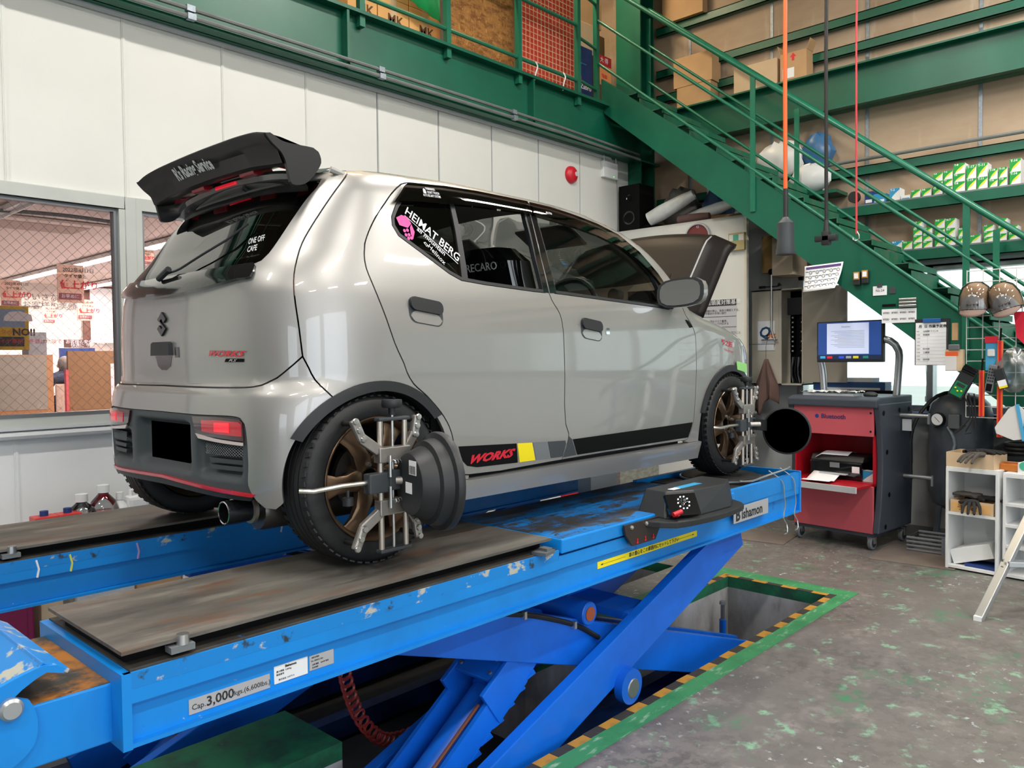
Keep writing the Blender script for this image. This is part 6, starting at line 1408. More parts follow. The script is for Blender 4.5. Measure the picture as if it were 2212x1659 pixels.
for k, (px, py) in enumerate(((1851, 602), (1869, 598))):
    p = at(px, py, 'x', XS - .02); t = thing('work_light', ('left' if k == 0 else 'right') + ' of two small yellow-faced magnet lights on the stringer', 'work light', (XS - .001, p.y, p.z), 0, 'magnet lights on the stringer'); q = MB(); q.box((-.015, 0, 0), (.03, .055, .105), bev=.008); q.build('case', M['black_soft'], t); q = MB(); q.box((-.032, 0, .02), (.006, .045, .06), bev=.003); q.build('bezel', M['haz_y'], t); q = MB(); q.box((-.036, 0, .02), (.003, .03, .04)); q.build('lens', M['paper'], t)
for nm, lb, ct, b4, m in (('memo_slip', 'small white memo slip under a dark magnet on the stringer', 'note', (1886, 618, 1916, 638), M['paper']), ('square_magnet', 'small dark square magnet tilted beside the memo slip', 'magnet', (1921, 620, 1935, 634), M['dark_grey']), ('black_bar', 'thin black magnetic bar on the stair stringer', 'magnet bar', (1906, 657, 1935, 662), M['black']), ('price_sheet', 'white sheet of eight small price labels on the stringer', 'label sheet', (1905, 667, 1980, 697), M['paper'])):
    t, w, h = facing(nm, lb, ct, *b4, XS, m)
    if nm == 'price_sheet':
        for r_ in range(2):
            for c_ in range(4): ftext('¥' + '980', .022, w * (.46 - .245 * c_), h * (.22 - .46 * r_), t)
    if nm == 'memo_slip': ftext('No.24', .025, w * .3, 0, t); q = MB(); q.mm((-.012, -.018, h * .35), (-.004, .018, h * .75)); q.build('magnet', M['dark_grey'], t)
for k in range(3):
    p = at(1961, 646 + 7 * k, 'x', XS - .012); q = MB(); q.tube([(XS - .012, p.y + .06, p.z - .0), (XS - .012, p.y - .06, p.z + .0)], .011, 10); o = q.build('magnet_rod', M['steel']); props(o, ('top', 'middle', 'bottom')[k] + ' of three silver rods stuck on the stringer', 'rod', 'silver rods on the stringer')
cb = thing('clipboard', 'black clipboard with a handwritten work schedule hanging on the stringer', 'clipboard', (XS - .006, 1.745, 1.58), 0); q = MB(); q.box((0, 0, 0), (.006, .235, .34)); q.build('board', M['black_soft'], cb); q = MB(); q.box((-.005, .008, -.012), (.002, .205, .31)); q.build('sheet', M['paper'], cb); q = MB(); q.box((-.012, .0, .158), (.014, .12, .03), bev=.003); q.build('clip', mat('clip_blue', '1f5aa0', .4), cb)
ftext('月  日 作業予定表', .024, .09, .115, cb, None, .008, bold=.0005)
for k in range(9):
    z = .08 - .026 * k; q = MB(); q.mm((-.0067, -.095, z - .0135), (-.0062, .108, z - .0125)); q.build('rule', M['pale_grey'], cb); ftext(f'{9 + k}:00', .011, .105, z, cb, None, .008)
    if k in (0, 1, 5, 6, 8): ftext(('山田様 ワゴンR', '佐藤様', '鈴木様', '工藤様', '田中様')[(0, 1, 5, 6, 8).index(k)], .015, .06, z, cb, None, .008)
for y in (.03, -.10): 
    q = MB(); q.mm((-.0067, y - .0006, -.16), (-.0062, y + .0006, .10)); q.build('column_rule', M['pale_grey'], cb)
q = MB(); q.tube([(0, .04, -.17), (.0, .035, -.30), (0, .04, -.44)], .002, 4); q.tube([(0, .04, -.40), (0, .04, -.44)], .006, 6); q.build('pen_string', M['mid_grey'], cb)
# ---- hanging cords
def cord(nm, lab, px, py, X, r, m, ztop=5.9):
    p = at(px, py, 'x', X); q = MB(); q.tube([(p.x, p.y, p.z), (p.x + .004, p.y + .006, (p.z + ztop) / 2), (p.x, p.y, ztop)], r, 10); o = q.build('cord', m) if False else None
    t = thing(nm, lab, 'hanging cord', (p.x, p.y, p.z)); q = MB(); q.tube([(0, 0, 0), (.004, .006, 1.2), (-.004, -.004, 2.2), (0, 0, 6.3 - p.z)], r, 10); q.build('cord', m, t); return t
t = cord('drop_lamp', 'orange cord with a dark inspection lamp head hanging from the ceiling', 1697, 505, 5.2, .014, M['orange'])
q = MB(); q.tube([(0, 0, .30), (0, 0, .10)], .017, 10); q.build('strain_relief', M['black_soft'], t); q = MB(); q.lathe([(0, -.14), (.062, -.14), (.064, -.13), (.055, -.06), (.055, .07), (.03, .095), (.02, .11), (0, .11)], 24); q.build('lamp_head', M['dark_grey'], t)
t = cord('power_drop', 'black cord with a three-way socket hanging from the ceiling', 1785, 515, 5.2, .012, M['rubber'], 5.9)
q = MB(); q.tube([(0, 0, .12), (0, 0, .03)], [.013, .022], 10); q.box((0, 0, 0), (.05, .05, .09), bev=.006); q.box((0, 0, .0), (.05, .14, .04), bev=.006); q.build('socket', M['black_soft'], t)
t = cord('red_drop', 'thin red cord ending in a steel hook hanging from the ceiling', 1850, 505, 5.2, .006, mat('red_cord', 'c8434a', .5), 5.9)
q = MB(); q.tube([(0, .0, .02), (0, -.015, -.005), (0, -.018, -.03), (0, 0, -.045), (0, .02, -.035), (0, .022, -.02)], .0035, 6); q.build('hook', M['steel'], t)
# ------------------------------------------------------------------ alignment cart
ct_ = thing('alignment_cart', 'red alignment computer cart with slate side panels on castors by the window', 'cart', (6.27, 2.43, 0), R(-6))
W2, D2 = .325, .56
q = MB(); q.mm((0, -W2, .87), (.02, W2, 1.09)); q.build('upper_panel', M['pink_red'], ct_, bevel=.003)
q = MB(); q.mm((0, -W2, .13), (.02, W2, .49)); q.build('lower_panel', M['pink_red'], ct_, bevel=.003)
q = MB(); q.mm((.02, -W2, .49), (D2 - .1, W2, .51)); q.mm((D2 - .12, -W2, .49), (D2 - .1, W2, .88)); q.mm((.02, W2 - .012, .49), (D2 - .1, W2, .88)); q.mm((.02, -W2, .49), (D2 - .1, -W2 + .012, .88)); q.mm((.02, -W2, .87), (D2 - .1, W2, .88)); q.build('printer_bay', M['red_deep'], ct_)
q = MB(); q.mm((-.22, -W2 + .02, .49), (.02, W2 - .02, .505)); q.build('drawer_tray', M['red_deep'], ct_); q = MB(); q.mm((-.24, -W2 + .02, .465), (-.22, W2 - .02, .51)); q.build('drawer_front', M['pale_grey'], ct_)
q = MB(); q.prism([(-.03, 1.09), (-.03, 1.15), (.04, 1.17), (D2 + .03, 1.17), (D2 + .03, 1.09)], -W2 - .04, W2 + .04, 'y'); q.build('top_cover', M['slate'], ct_, bevel=.01)
for s in (-1, 1):
    q = MB(); pr = catmull([(-.012, .14), (.03, .36), (.055, .62), (.035, .90), (-.012, 1.12)], .05); q.prism(pr + [(D2, 1.12), (D2 + .03, .7), (D2, .14)], s * (W2 + .002), s * (W2 + .05), 'y'); q.build('side_panel', M['slate'], ct_, bevel=.008)
    for x, z in ((.06, 1.05), (.33, 1.06), (.50, 1.06), (.12, .75), (.16, .42), (.1, .18)):
        if s < 0: q = MB(); q.lathe([(0, .001), (.02, .001)], 16, Matrix.Translation((x, -W2 - .0505, z)) @ Matrix.Rotation(R(90), 4, 'X')); q.build('plug', M['black'], ct_)
q = MB(); q.mm((.02, -W2, .10), (D2, W2, .13)); q.mm((D2 - .02, -W2, .13), (D2, W2, 1.09)); q.build('frame', M['slate'], ct_)
def castor(x, y):
    c = bpy.data.objects.new('castor', None); COL.objects.link(c); c.parent = ct_; c.location = (x, y, 0)
    q = MB(); q.lathe([(0, -.016), (.045, -.016), (.052, -.010), (.052, .010), (.045, .016), (0, .016)], 22, Matrix.Translation((0, 0, .053)) @ Matrix.Rotation(R(90), 4, 'X') @ Matrix.Rotation(0, 4, 'Z')); q.build('castor_wheel', M['mid_grey'], c)
    q = MB(); q.lathe([(0, -.017), (.034, -.017)], 18, Matrix.Translation((0, 0, .053)) @ Matrix.Rotation(R(90), 4, 'X')); q.lathe([(0, .017), (.034, .017)], 18, Matrix.Translation((0, 0, .053)) @ Matrix.Rotation(R(90), 4, 'X')); q.build('castor_hub', M['black_soft'], c)
    q = MB(); q.mm((-.02, -.026, .05), (.02, -.02, .12)); q.mm((-.02, .02, .05), (.02, .026, .12)); q.mm((-.025, -.026, .11), (.025, .026, .12)); q.build('castor_fork', M['steel'], c)
for x, y in ((.05, -W2 + .03), (.05, W2 - .03), (D2 - .05, -W2 + .0), (D2 - .05, W2 - .03)): castor(x, y)
text('Bluetooth', .05, frame_T((-.002, .09, 1.01), (0, -1, 0), (0, 0, 1)), mat('print_violet', '3c2a5c', .6), ct_, bold=.001)
q = MB(); q.lathe([(0, .001), (.016, .001)], 16, frame_T((-.001, .125, 1.01), (0, -1.0, 0), (0, 0, 1.6))); q.build('logo', M['blue_box'], ct_)
for y, z in ((-W2 + .02, 1.05), (-W2 + .02, .91)):
    q = MB(); q.sphere((-.001, y, z), .008, 8); q.build('screw', M['black'], ct_)
for x, z, k in ((.35, 1.02, 0), (.42, .54, 1)):
    q = MB(); q.tube([(x, -W2 - .05, z), (x, -W2 - .26, z)], .016, 10); q.mm((x - .012, -W2 - .27, z - .06), (x + .012, -W2 - .255, z + .02)); q.build('side_peg', M['alu'], ct_)
q = MB(); q.mm((.36, -W2 - .13, .90), (.363, -W2 - .06, .99)); q.build('hang_tag', M['pale_grey'], ct_)
for s in (-1, 1):
    q = MB(); q.tube(catmull([(.45, s * .30, 1.15), (.45, s * .315, 1.35), (.42, s * .33, 1.52), (.38, s * .28, 1.60), (.36, s * .20, 1.62)], .04), .028, 12); q.build('monitor_arm', M['alu'], ct_)
mo = thing('cart_monitor', 'flat monitor showing a printed form, carried on the cart arms', 'monitor', (6.62, 2.42, 1.60), R(-6))
q = MB(); q.box((0, 0, 0), (.05, .55, .335), bev=.008); q.build('bezel', M['black_soft'], mo); q = MB(); q.mm((-.0265, -.262, -.145), (-.0255, .262, .157)); q.build('screen', M['screen'], mo)
q = MB(); q.mm((-.0275, -.165, -.10), (-.0267, .185, .150)); pg = q.build('screen_page', M['screen_page'], mo)
for k in range(12): 
    q = MB(); q.mm((-.0285, -.13, .085 - .012 * k), (-.0277, .15 - .03 * (k % 3), .087 - .012 * k)); q.build('text_line', M['mid_grey'], pg)
ftext('Printed form', .014, .06, .12, mo, None, .0285)
q = MB(); q.mm((-.0275, -.262, -.145), (-.0267, .262, -.108)); q.build('tool_bar', mat('toolbar', '1c2c4c', .4, emit=.2), mo)
for y, c in ((.16, 'c8202c'), (.06, '2a4ad0'), (.0, '8a8f98'), (-.06, 'c8b820'), (-.14, '1f7a6a'), (.22, '3a9ac8')):
    q = MB(); q.mm((-.0285, y - .022, -.136), (-.0276, y + .022, -.117)); q.build('tool_button', mat('btn_' + c, c, .4, emit=.4), mo)
pr = thing('desk_printer', 'black desk printer with paper in its trays inside the cart bay', 'printer', (6.40, 2.42, .511), R(-6))
q = MB(); q.mm((-.06, -.21, 0), (.24, .22, .14)); q.build('printer_body', M['black_gloss'], pr, bevel=.012); q = MB(); q.prism([(-.05, .14), (-.02, .185), (.22, .185), (.24, .14)], -.21, .22, 'y'); q.build('lid', M['black_soft'], pr, bevel=.008)
q = MB(); q.mm((-.062, -.03, .09), (-.060, .05, .13)); q.build('display', M['mid_grey'], pr); q = MB(); q.mm((-.10, -.10, .04), (-.05, .12, .05)); q.build('output_tray', M['pale_grey'], pr)
q = MB(); q.mm((-.061, -.19, .06), (-.0602, -.13, .11)); q.build('label', M['paper'], pr)
for nm, lb, rows in (('printed_sheet', 'printed white sheet sliding out of the desk printer', [[(6.40 - .34 * i / 6, 2.36 + .22 * (j / 5) - .02 * i / 6 + .03, .57 - .055 * min(1, i / 4) + (.012 if i > 4 else 0)) for j in range(6)] for i in range(7)]), ('loose_sheets', 'curved loose white sheets lying on the printer lid', [[(6.36 + .20 * i / 6, 2.34 + .26 * j / 5, .697 + .02 * math.sin(i / 6 * 3) - .03 * (j == 5) + .002) for j in range(6)] for i in range(7)])):
    q = MB(); q.grid(rows); o = q.build(nm, M['paper']); props(o, lb, 'paper'); o.modifiers.new('t', 'SOLIDIFY').thickness = .001
t = thing('ink_box', 'small light blue and white carton beside the desk printer', 'box', (6.36, 2.165, .511), R(-6)); q = MB(); q.mm((-.03, -.05, 0), (.03, .05, .085)); q.build('carton', M['white'], t); q = MB(); q._add([(-.031, .05, .085), (-.031, -.05, .085), (-.031, .05, .01)], [(0, 1, 2)]); q.build('print', M['cyan_box'], t, fix=False)
kb = thing('keyboard', 'keyboard wrapped in crinkled clear film on top of the cart', 'keyboard', (6.38, 2.47, 1.171), R(-6)); q = MB(); q.mm((-.06, -.20, 0), (.08, .22, .02)); q.build('base', M['pale_grey'], kb); rr_ = random.Random(5)
q = MB(); q.grid([[(-.075 + .17 * i / 10, -.22 + .46 * j / 22, .024 + rr_.uniform(0, .018)) for j in range(23)] for i in range(11)], smooth=False); q.build('film_cover', M['bag_clear'], kb, fix=False)
q = MB(); q.sphere((0, 0, .012), (.035, .055, .024), 14); o = q.build('computer_mouse', M['black_soft'], None, (6.36, 2.17, 1.171)); props(o, 'black computer mouse at the right end of the cart top', 'mouse')
bx_ = thing('blue_case', 'blue storage case behind the cart with papers on top', 'case', (7.33, 2.65, 1.05)); q = MB(); q.mm((-.09, -.30, -.05), (.08, .33, .20)); q.build('case_body', mat('case_blue', '2a5590', .5), bx_, bevel=.006); q = MB(); q.mm((-.092, -.26, -.0), (-.09, .25, .15)); q.build('front_label', M['paper'], bx_); text('チャレンジ', .06, frame_T((-.094, .22, .10), (0, -1, 0), (0, 0, 1)), M['ink'], bx_)
q = MB(); q.mm((-.08, -.20, .20), (.07, .22, .235)); q.build('paper_stack', M['paper'], bx_)
q = MB(); q.mm((7.20, 2.25, 1.001), (7.235, 2.66, 1.18)); o = q.build('black_folder', M['black']); props(o, 'black folder standing in front of the blue case behind the cart', 'folder')
q = MB(); q.mm((7.22, -1.0, .96), (XB - .035, 3.1, 1.0)); q.mm((7.25, -.95, 0), (7.29, -.91, .96)); q.mm((7.25, 3.0, 0), (7.29, 3.04, .96)); q.mm((7.25, 1.2, 0), (7.29, 1.24, .96)); o = q.build('window_bench', mat('bench_blue', '4a66a0', .5)); props(o, 'low blue-topped bench along the window behind the cart', 'bench')
# ---- compressor tank
tk = thing('air_receiver', 'tall grey air receiver tank with a pressure gauge beside the cart', 'air tank', (6.98, 1.70, 0))
q = MB(); q.lathe([(0, 1.19), (.08, 1.185), (.15, 1.16), (.205, 1.10), (.225, 1.02), (.225, .40), (.19, .31), (.10, .26), (0, .25)], 36); q.build('tank_shell', M['tank'], tk)
for a in (20, 140, 260):
    q = MB(); q.beam((.17 * math.cos(R(a)), .17 * math.sin(R(a)), .34), (.21 * math.cos(R(a)), .21 * math.sin(R(a)), 0), .06, .012, (math.cos(R(a)), math.sin(R(a)), 0)); q.build('leg', M['tank'], tk)
GT = frame_T((-.215, .10, .985), (-.25, -1, 0), (0, 0, 1)); q = MB(); q.lathe([(.045, .02), (.052, .022), (.055, .015), (.055, -.01), (0, -.01)], 24, GT); g2 = q.build('pressure_gauge', M['black_soft'], tk); q = MB(); q.lathe([(0, .019), (.046, .019)], 24, GT); q.build('gauge_dial', M['paper'], g2); q = MB(); q.beam(GT @ Vector((-.02, .02, .02)), GT @ Vector((.02, -.02, .02)), .004, .002); q.build('needle', M['ink'], g2)
q = MB(); q.mm((-.27, -.06, .92), (-.20, .02, 1.03)); q.build('pressure_switch', M['mid_grey'], tk, bevel=.008)
q = MB(); q.tube(catmull([(-.23, .03, .93), (-.24, 0, .88), (-.23, -.02, .80), (-.24, .0, .72)], .03), .014, 8); q.build('valve_pipe', M['galv'], tk)
q = MB(); q.tube(catmull([(0, .0, 1.20), (-.10, .14, 1.16), (-.2, .25, 1.0), (-.22, .30, .8), (-.2, .3, .5)], .05), .014, 8); q.build('air_hose', M['rubber'], tk)
for k in range(3):
    q = MB(); q.tube([(-.25, .0 + .035 * math.cos(t_ * .6) , .66 - k * .01 + .09 * math.sin(t_ * .6) - .06) for t_ in range(11)], .006, 6, closed=True); q.build('hose_coil', M['rubber'], tk)
# papers in a plastic holder on the tank side
t = thing('leaflet_rack', 'lilac rack of small leaflets hanging between the cart and the tank', 'rack', (6.80, 2.05, .62)); q = MB(); q.mm((0, -.05, 0), (.03, .05, .42)); q.build('back', mat('lilac', '7c7c96', .5), t)
for k in range(5):
    q = MB(); q.mm((-.01, -.045, .03 + .08 * k), (0, .045, .085 + .08 * k)); q.build('leaflet', (M['paper'], M['skyblue'], M['paper'], M['ink'], M['cap_white'])[k], t)
# folded steel frames on the floor by the tank
t = thing('steel_trestle', 'stack of folded black steel frames on the floor behind the cart', 'trestle', (6.55, 1.72, 0));
for k in range(4):
    q = MB(); z = .015 + .03 * k; q.tube([(-.12, -.28, z), (-.12, .20, z), (.15, .20, z), (.15, -.28, z)], .011, 8, closed=True); q.build('steel_frame', M['mid_grey'], t)
q = MB(); q.mm((-.14, -.10, 0), (-.10, -.04, .13)); q.build('latch', M['galv'], t)
# ---- white shelf units, boxes, gloves
def shelf_unit(lab, loc, rz, w, h, d, zs):
    t = thing('shelf_unit', lab, 'shelf unit', loc, rz, 'low white shelf units'); e = .018
    for y in (-w / 2, w / 2 - e): q = MB(); q.mm((0, y, 0), (d, y + e, h)); q.build('side_panel', M['white'], t, bevel=.002)
    q = MB(); q.mm((d - .006, -w / 2 + e, 0), (d, w / 2 - e, h)); q.build('back_panel', M['white'], t)
    for z in [.03] + zs + [h]: q = MB(); q.mm((0, -w / 2 + e, z - e), (d - .006, w / 2 - e, z)); q.build('shelf_board', M['white'], t)
    q = MB(); q.mm((.002, -w / 2, h), (d, w / 2, h + .012)); q.build('top_board', M['white'], t, bevel=.002)
    return t
shelf_unit('open white shelf unit holding glove boxes, left of the ladder', (6.06, 1.405, 0), R(-7), .33, .70, .28, [.40])
shelf_unit('white shelf unit with three thin shelves behind the aluminium ladder', (6.03, 1.02, 0), R(-7), .40, .69, .28, [.22, .36, .50])
def tray_box(nm, lab, loc, w, d, h, m, rz=R(-7), rx=0):
    t = thing(nm, lab, 'box', loc, rz); e = .005
    for a, b in (((0, -w / 2, 0), (e, w / 2, h)), ((d - e, -w / 2, 0), (d, w / 2, h)), ((e, -w / 2, 0), (d - e, -w / 2 + e, h)), ((e, w / 2 - e, 0), (d - e, w / 2, h)), ((e, -w / 2 + e, 0), (d - e, w / 2 - e, e))): q = MB(); q.mm(a, b); q.build('box_side', m, t)
    t.rotation_euler.x = rx; return t
tray_box('glove_tray', 'brown open carton of black gloves on top of the white shelf unit', (6.07, 1.42, .713), .30, .24, .10, M['carton_pale'])
gb = tray_box('glove_carton', 'pale carton marked in Japanese full of work gloves on the middle shelf', (6.065, 1.405, .401), .27, .22, .085, M['carton_pale']); q = MB(); q.mm((-.001, -.12, .01), (0, .125, .07)); q.build('print', M['carton_warm'], gb); text('手  袋', .05, frame_T((-.002, .09, .04), (0, -1, 0), (0, 0, 1)), M['ink'], gb)
t = thing('tilted_carton', 'long white carton lying tilted on the bottom shelf of the white unit', 'box', (6.10, 1.40, .07), R(-7)); t.rotation_euler.x = R(-18); q = MB(); q.mm((0, -.135, 0), (.20, .13, .10)); q.build('carton', M['white'], t, bevel=.003)
q = MB(); q.mm((0, -.12, 0), (.16, .08, .02)); o = q.build('flat_case', M['blue_box'], None, (6.085, 1.37, .031), (0, 0, R(-7))); props(o, 'flat blue case lying under the tilted white carton', 'case')
def glove(nm, lab, loc, rz, m, s=1, droop=0):
    """work glove lying palm down: palm and five fingers in one skin"""
    me = bpy.data.meshes.new('glove'); V = [(0, 0, 0), (.06, 0, .01), (.10, -.0, .012)]; E = [(0, 1), (1, 2)]; Rd = [(.038, .022), (.045, .02), (.042, .018)]
    tips = [(-.038, .075), (-.013, .09), (.013, .085), (.038, .068)]
    for y, L in tips:
        b = len(V); V += [(.115, y * .9, .012), (.12 + L * .5, y * 1.25, .014 - droop * .3), (.12 + L, y * 1.4, .008 - droop)]; E += [(2, b), (b, b + 1), (b + 1, b + 2)]; Rd += [(.014, .014), (.011, .011), (.0095, .0095)]
    b = len(V); V += [(.05, -.05, .01), (.085, -.08, .008)]; E += [(1, b), (b, b + 1)]; Rd += [(.015, .015), (.011, .011)]
    me.from_pydata([(x * s, y * s, z * s) for x, y, z in V], E, []); o = place(nm, me, None, loc, (0, 0, rz)); md = o.modifiers.new('skin', 'SKIN'); 
    for i, r in enumerate(Rd): me.skin_vertices[0].data[i].radius = (r[0] * s, r[1] * s)
    me.skin_vertices[0].data[0].use_root = True; sb = o.modifiers.new('sub', 'SUBSURF'); sb.levels = 1; sb.render_levels = 1; me.materials.append(m); props(o, lab, 'glove', 'black work gloves on the shelf'); return o
gm = mat('glove_black', '1b1b1c', .85); gm2 = mat('glove_worn', '4a4642', .85)
for k, (loc, rz, m, lb, dr) in enumerate((((6.20, 1.50, .80), R(-80), gm, 'black work glove on the left of the brown carton atop the shelf', 0), ((6.18, 1.40, .815), R(-120), gm, 'black work glove in the middle of the brown carton atop the shelf', 0), ((6.12, 1.33, .80), R(150), gm2, 'worn dark glove hanging over the front of the top carton', .05), ((6.18, 1.48, .475), R(-70), gm, 'black glove spread on the left in the marked carton', 0), ((6.16, 1.40, .495), R(-100), gm, 'black glove lying across the middle of the marked carton', 0), ((6.14, 1.36, .505), R(70), gm2, 'worn grey-cuffed glove on the right in the marked carton', 0), ((6.08, 1.40, .48), R(190), gm, 'black glove with a finger drooping over the carton front', .06))): glove('work_glove', lb, loc, rz, m, 1, dr)
t = thing('tissue_box', 'white tissue box with a green oval on the shelf behind the ladder', 'tissue box', (6.06, 1.03, .703), R(-7)); q = MB(); q.mm((0, -.11, 0), (.12, .11, .07)); q.build('carton', M['white'], t, bevel=.003); q = MB(); q.lathe([(0, .001), (.03, .001)], 18, frame_T((-.001, .07, .05), (0, -1.4, 0), (0, 0, 1))); q.build('oval_print', mat('mint', '4dbb96', .6), t)
t = thing('orange_clip_case', 'small orange plastic case beside the tissue box', 'case', (6.14, 1.20, .703), R(-7)); q = MB(); q.mm((0, -.06, 0), (.1, .06, .05)); q.build('case_body', mat('case_orange', 'c8762c', .5), t, bevel=.008); q = MB(); q.mm((.02, -.04, .05), (.08, .04, .058)); q.build('lid', mat('case_orange2', 'b0641f', .5), t)
t = thing('spray_bottle', 'bright blue bottle standing at the right edge behind the ladder', 'bottle', (6.16, .985, .703)); q = MB(); q.lathe([(0, 0), (.04, 0), (.042, .02), (.042, .26), (.03, .32), (.012, .34), (.012, .38), (0, .38)], 20); q.build('bottle_body', mat('bottle_cyan', '2a93d6', .25), t); q = MB(); q.lathe([(0, .38), (.016, .38), (.016, .41), (0, .41)], 14); q.build('cap', M['white'], t)
# ---- aluminium ladder foot at the right edge
ld = thing('aluminium_ladder', 'aluminium step ladder standing at the right edge of the room', 'ladder', (5.0, 1.12, 0))
A, B = Vector((0, 0, .0)), Vector((.95, -.42, 1.35))
q = MB(); q.beam(A, B, .05, .028, bev=.004); q.build('rail', M['alu'], ld); q = MB(); q.beam(A + Vector((.30, -.45, 0)), B + Vector((.30, -.45, 0)), .05, .028, bev=.004); q.build('rail', M['alu'], ld)
for k in range(4):
    p = A.lerp(B, .22 + .22 * k); q = MB(); q.beam(p, p + Vector((.30, -.45, 0)), .075, .03, bev=.003); q.build('step', M['alu'], ld)
    for z in (-.02, .02): q = MB(); q.tube([p + Vector((-.03, .015, z)), p + Vector((-.018, .01, z))], .008, 8); q.build('rivet', M['steel'], ld)
q = MB(); q.mm((-.02, -.02, 0), (.03, .02, .025)); q.build('foot', M['white'], ld)
# ---- floor mats
for k, (c, w, d, rz, lb) in enumerate((((6.32, 1.80), .55, .62, R(5), 'grey brown rubber mat on the floor between the cart and the white shelf'), ((6.17, 2.97), .48, .42, R(8), 'grey brown rubber mat on the floor left of the cart'))):
    q = MB(); q.box((0, 0, .003), (d, w, .006), bev=.002); o = q.build('floor_mat', mat('mat_brown%d' % k, '6f655e', .8, var=.15), None, (c[0], c[1], 0), (0, 0, rz)); props(o, lb, 'mat', 'rubber floor mats')
# ---- wire grid with caps and tools at the right edge
XG = 6.22
gr = thing('tool_grid', 'cream wire grid panel hung with caps and testers at the right edge', 'grid panel', (XG, .98, 1.05)); q = MB(); v = MB()
for i in range(10): q.tube([(0, .50 - .055 * i * 1.8, 0), (0, .50 - .055 * i * 1.8, 1.02)], .0035, 5, caps=False)
for j in range(14): v.tube([(.005, .50, .078 * j), (.005, -.40, .078 * j)], .0035, 5, caps=False)
for nm, mb in (('upright_wires', q), ('cross_wires', v)): o = mb.build(nm, M['cap_white'], gr, fix=False); o['kind'] = 'stuff'
def capthing(px, py, lab, tilt):
    p = at(px, py, 'x', XG - .08); t = thing('baseball_hat', lab, 'hat', (p.x, p.y, p.z - .11), 0, 'caps hung on the wire grid'); T = Matrix.Rotation(tilt, 4, 'X')
    q = MB(); q.lathe([(.001, .235), (.035, .23), (.07, .20), (.09, .15), (.096, .09), (.092, .05)], 24, T); q.build('crown', M['cap_tan'], t)
    q = MB(); rows = []
    for i in range(7):
        a = i / 6; rows.append([((-.098 * math.cos(b) - .002) * (1 if a < 1 else 1), .098 * math.sin(b), .05 + a * (.10 - .10 * (b / 1.0) ** 2)) for b in [(-1.0 + 2.0 * j / 12) for j in range(13)]])
    q.grid(rows, T=T); q.build('front_panel', M['cap_white'], t)
    q = MB(); q.grid([[(-.095 * math.cos(b) - .035 * a, .095 * math.sin(b) * (1 - .05 * a), .052 - .055 * a * math.cos(b)) for b in [(-1.1 + 2.2 * j / 12) for j in range(13)]] for a in (0, .33, .66, 1)], T=T); o = q.build('brim', M['cap_brim'], t); o.modifiers.new('t', 'SOLIDIFY').thickness = .004
    text('タイヤ館', .02, T @ frame_T((-.105, .035, .075), (0, -1, 0), (0, 0, 1)), M['ink'], t, bold=.0004)
    q = MB(); q.lathe([(.001, .242), (.045, .236), (.082, .205), (.100, .15), (.104, .09), (.10, .04)], 20, T); q.build('film_cover', glassmat('cap_film', 'f2f2f2', .03) if 'cap_film' not in bpy.data.materials else bpy.data.materials['cap_film'], t)
capthing(2107, 650, 'tan work cap with white front under clear film, facing the camera', 0); capthing(2184, 648, 'tan work cap with white front turned sideways at the frame edge', R(-18))
def hung(nm, lab, cat, px, py, off=.05): p = at(px, py, 'x', XG - off); return thing(nm, lab, cat, (p.x, p.y, p.z))
t = hung('battery_tester', 'black handheld battery tester with a green face hanging on its cables', 'tester', 2080, 828); t.rotation_euler = (R(28), 0, 0)
q = MB(); q.box((0, 0, 0), (.045, .10, .22), bev=.012); q.build('case', M['black_soft'], t); q = MB(); q.tube([(-.01, -.045, .10), (-.01, .045, .10)], .03, 14); q.build('printer_roll', M['black_gloss'], t); q = MB(); q.box((-.0235, 0, -.045), (.002, .078, .10), bev=.0008); q.build('face_plate', mat('tester_green', '12784a', .4), t); q = MB(); q.box((-.0245, -.0, -.015), (.002, .055, .022)); q.build('display', M['ink'], t)
for y, z in ((.022, -.045), (-.022, -.05), (.0, -.06)):
    q = MB(); q.sphere((-.025, y, z), .007, 8); q.build('button', M['box_yellow'], t)
for k in range(3):
    p = at(2080 + 12 * k, 850, 'x', XG - .05); q = MB(); q.tube(catmull([(p.x, p.y, p.z), (p.x, p.y - .05 + .02 * k, p.z - .15), (p.x, p.y + .05 - .03 * k, p.z - .28), (p.x, p.y - .02, p.z - .22 - .05 * k)], .03), .005, 6); o = q.build('tester_cable', M['rubber']); props(o, ('left', 'middle', 'right')[k] + ' of the black test cables hanging from the battery tester', 'cable', 'cables of the battery tester')
t = hung('meter_remote', 'grey keypad remote hanging beside the orange straps', 'remote', 2141, 818, .06); t.rotation_euler = (R(10), 0, 0); q = MB(); q.box((0, 0, 0), (.03, .05, .19), bev=.006); q.build('case', M['mid_grey'], t); q = MB(); q.box((-.0155, .0, -.06), (.002, .034, .05)); q.build('display', M['black'], t)
for r_ in range(5):
    for c_ in range(3): q = MB(); q.box((-.016, .014 - .014 * c_, .065 - .02 * r_), (.003, .009, .012)); q.build('key', M['ink'], t)
t = hung('pouch', 'black pouch with a yellow and white label clipped on the strap', 'pouch', 2163, 818, .08); t.rotation_euler = (R(-16), 0, 0); q = MB(); q.box((0, 0, 0), (.03, .06, .14), bev=.006); q.build('case', M['black_soft'], t); q = MB(); q.box((-.016, 0, -.03), (.002, .05, .04)); q.build('label', M['paper'], t); q = MB(); q.box((-.016, 0, -.057), (.002, .05, .014)); q.build('label', M['yellow'], t)
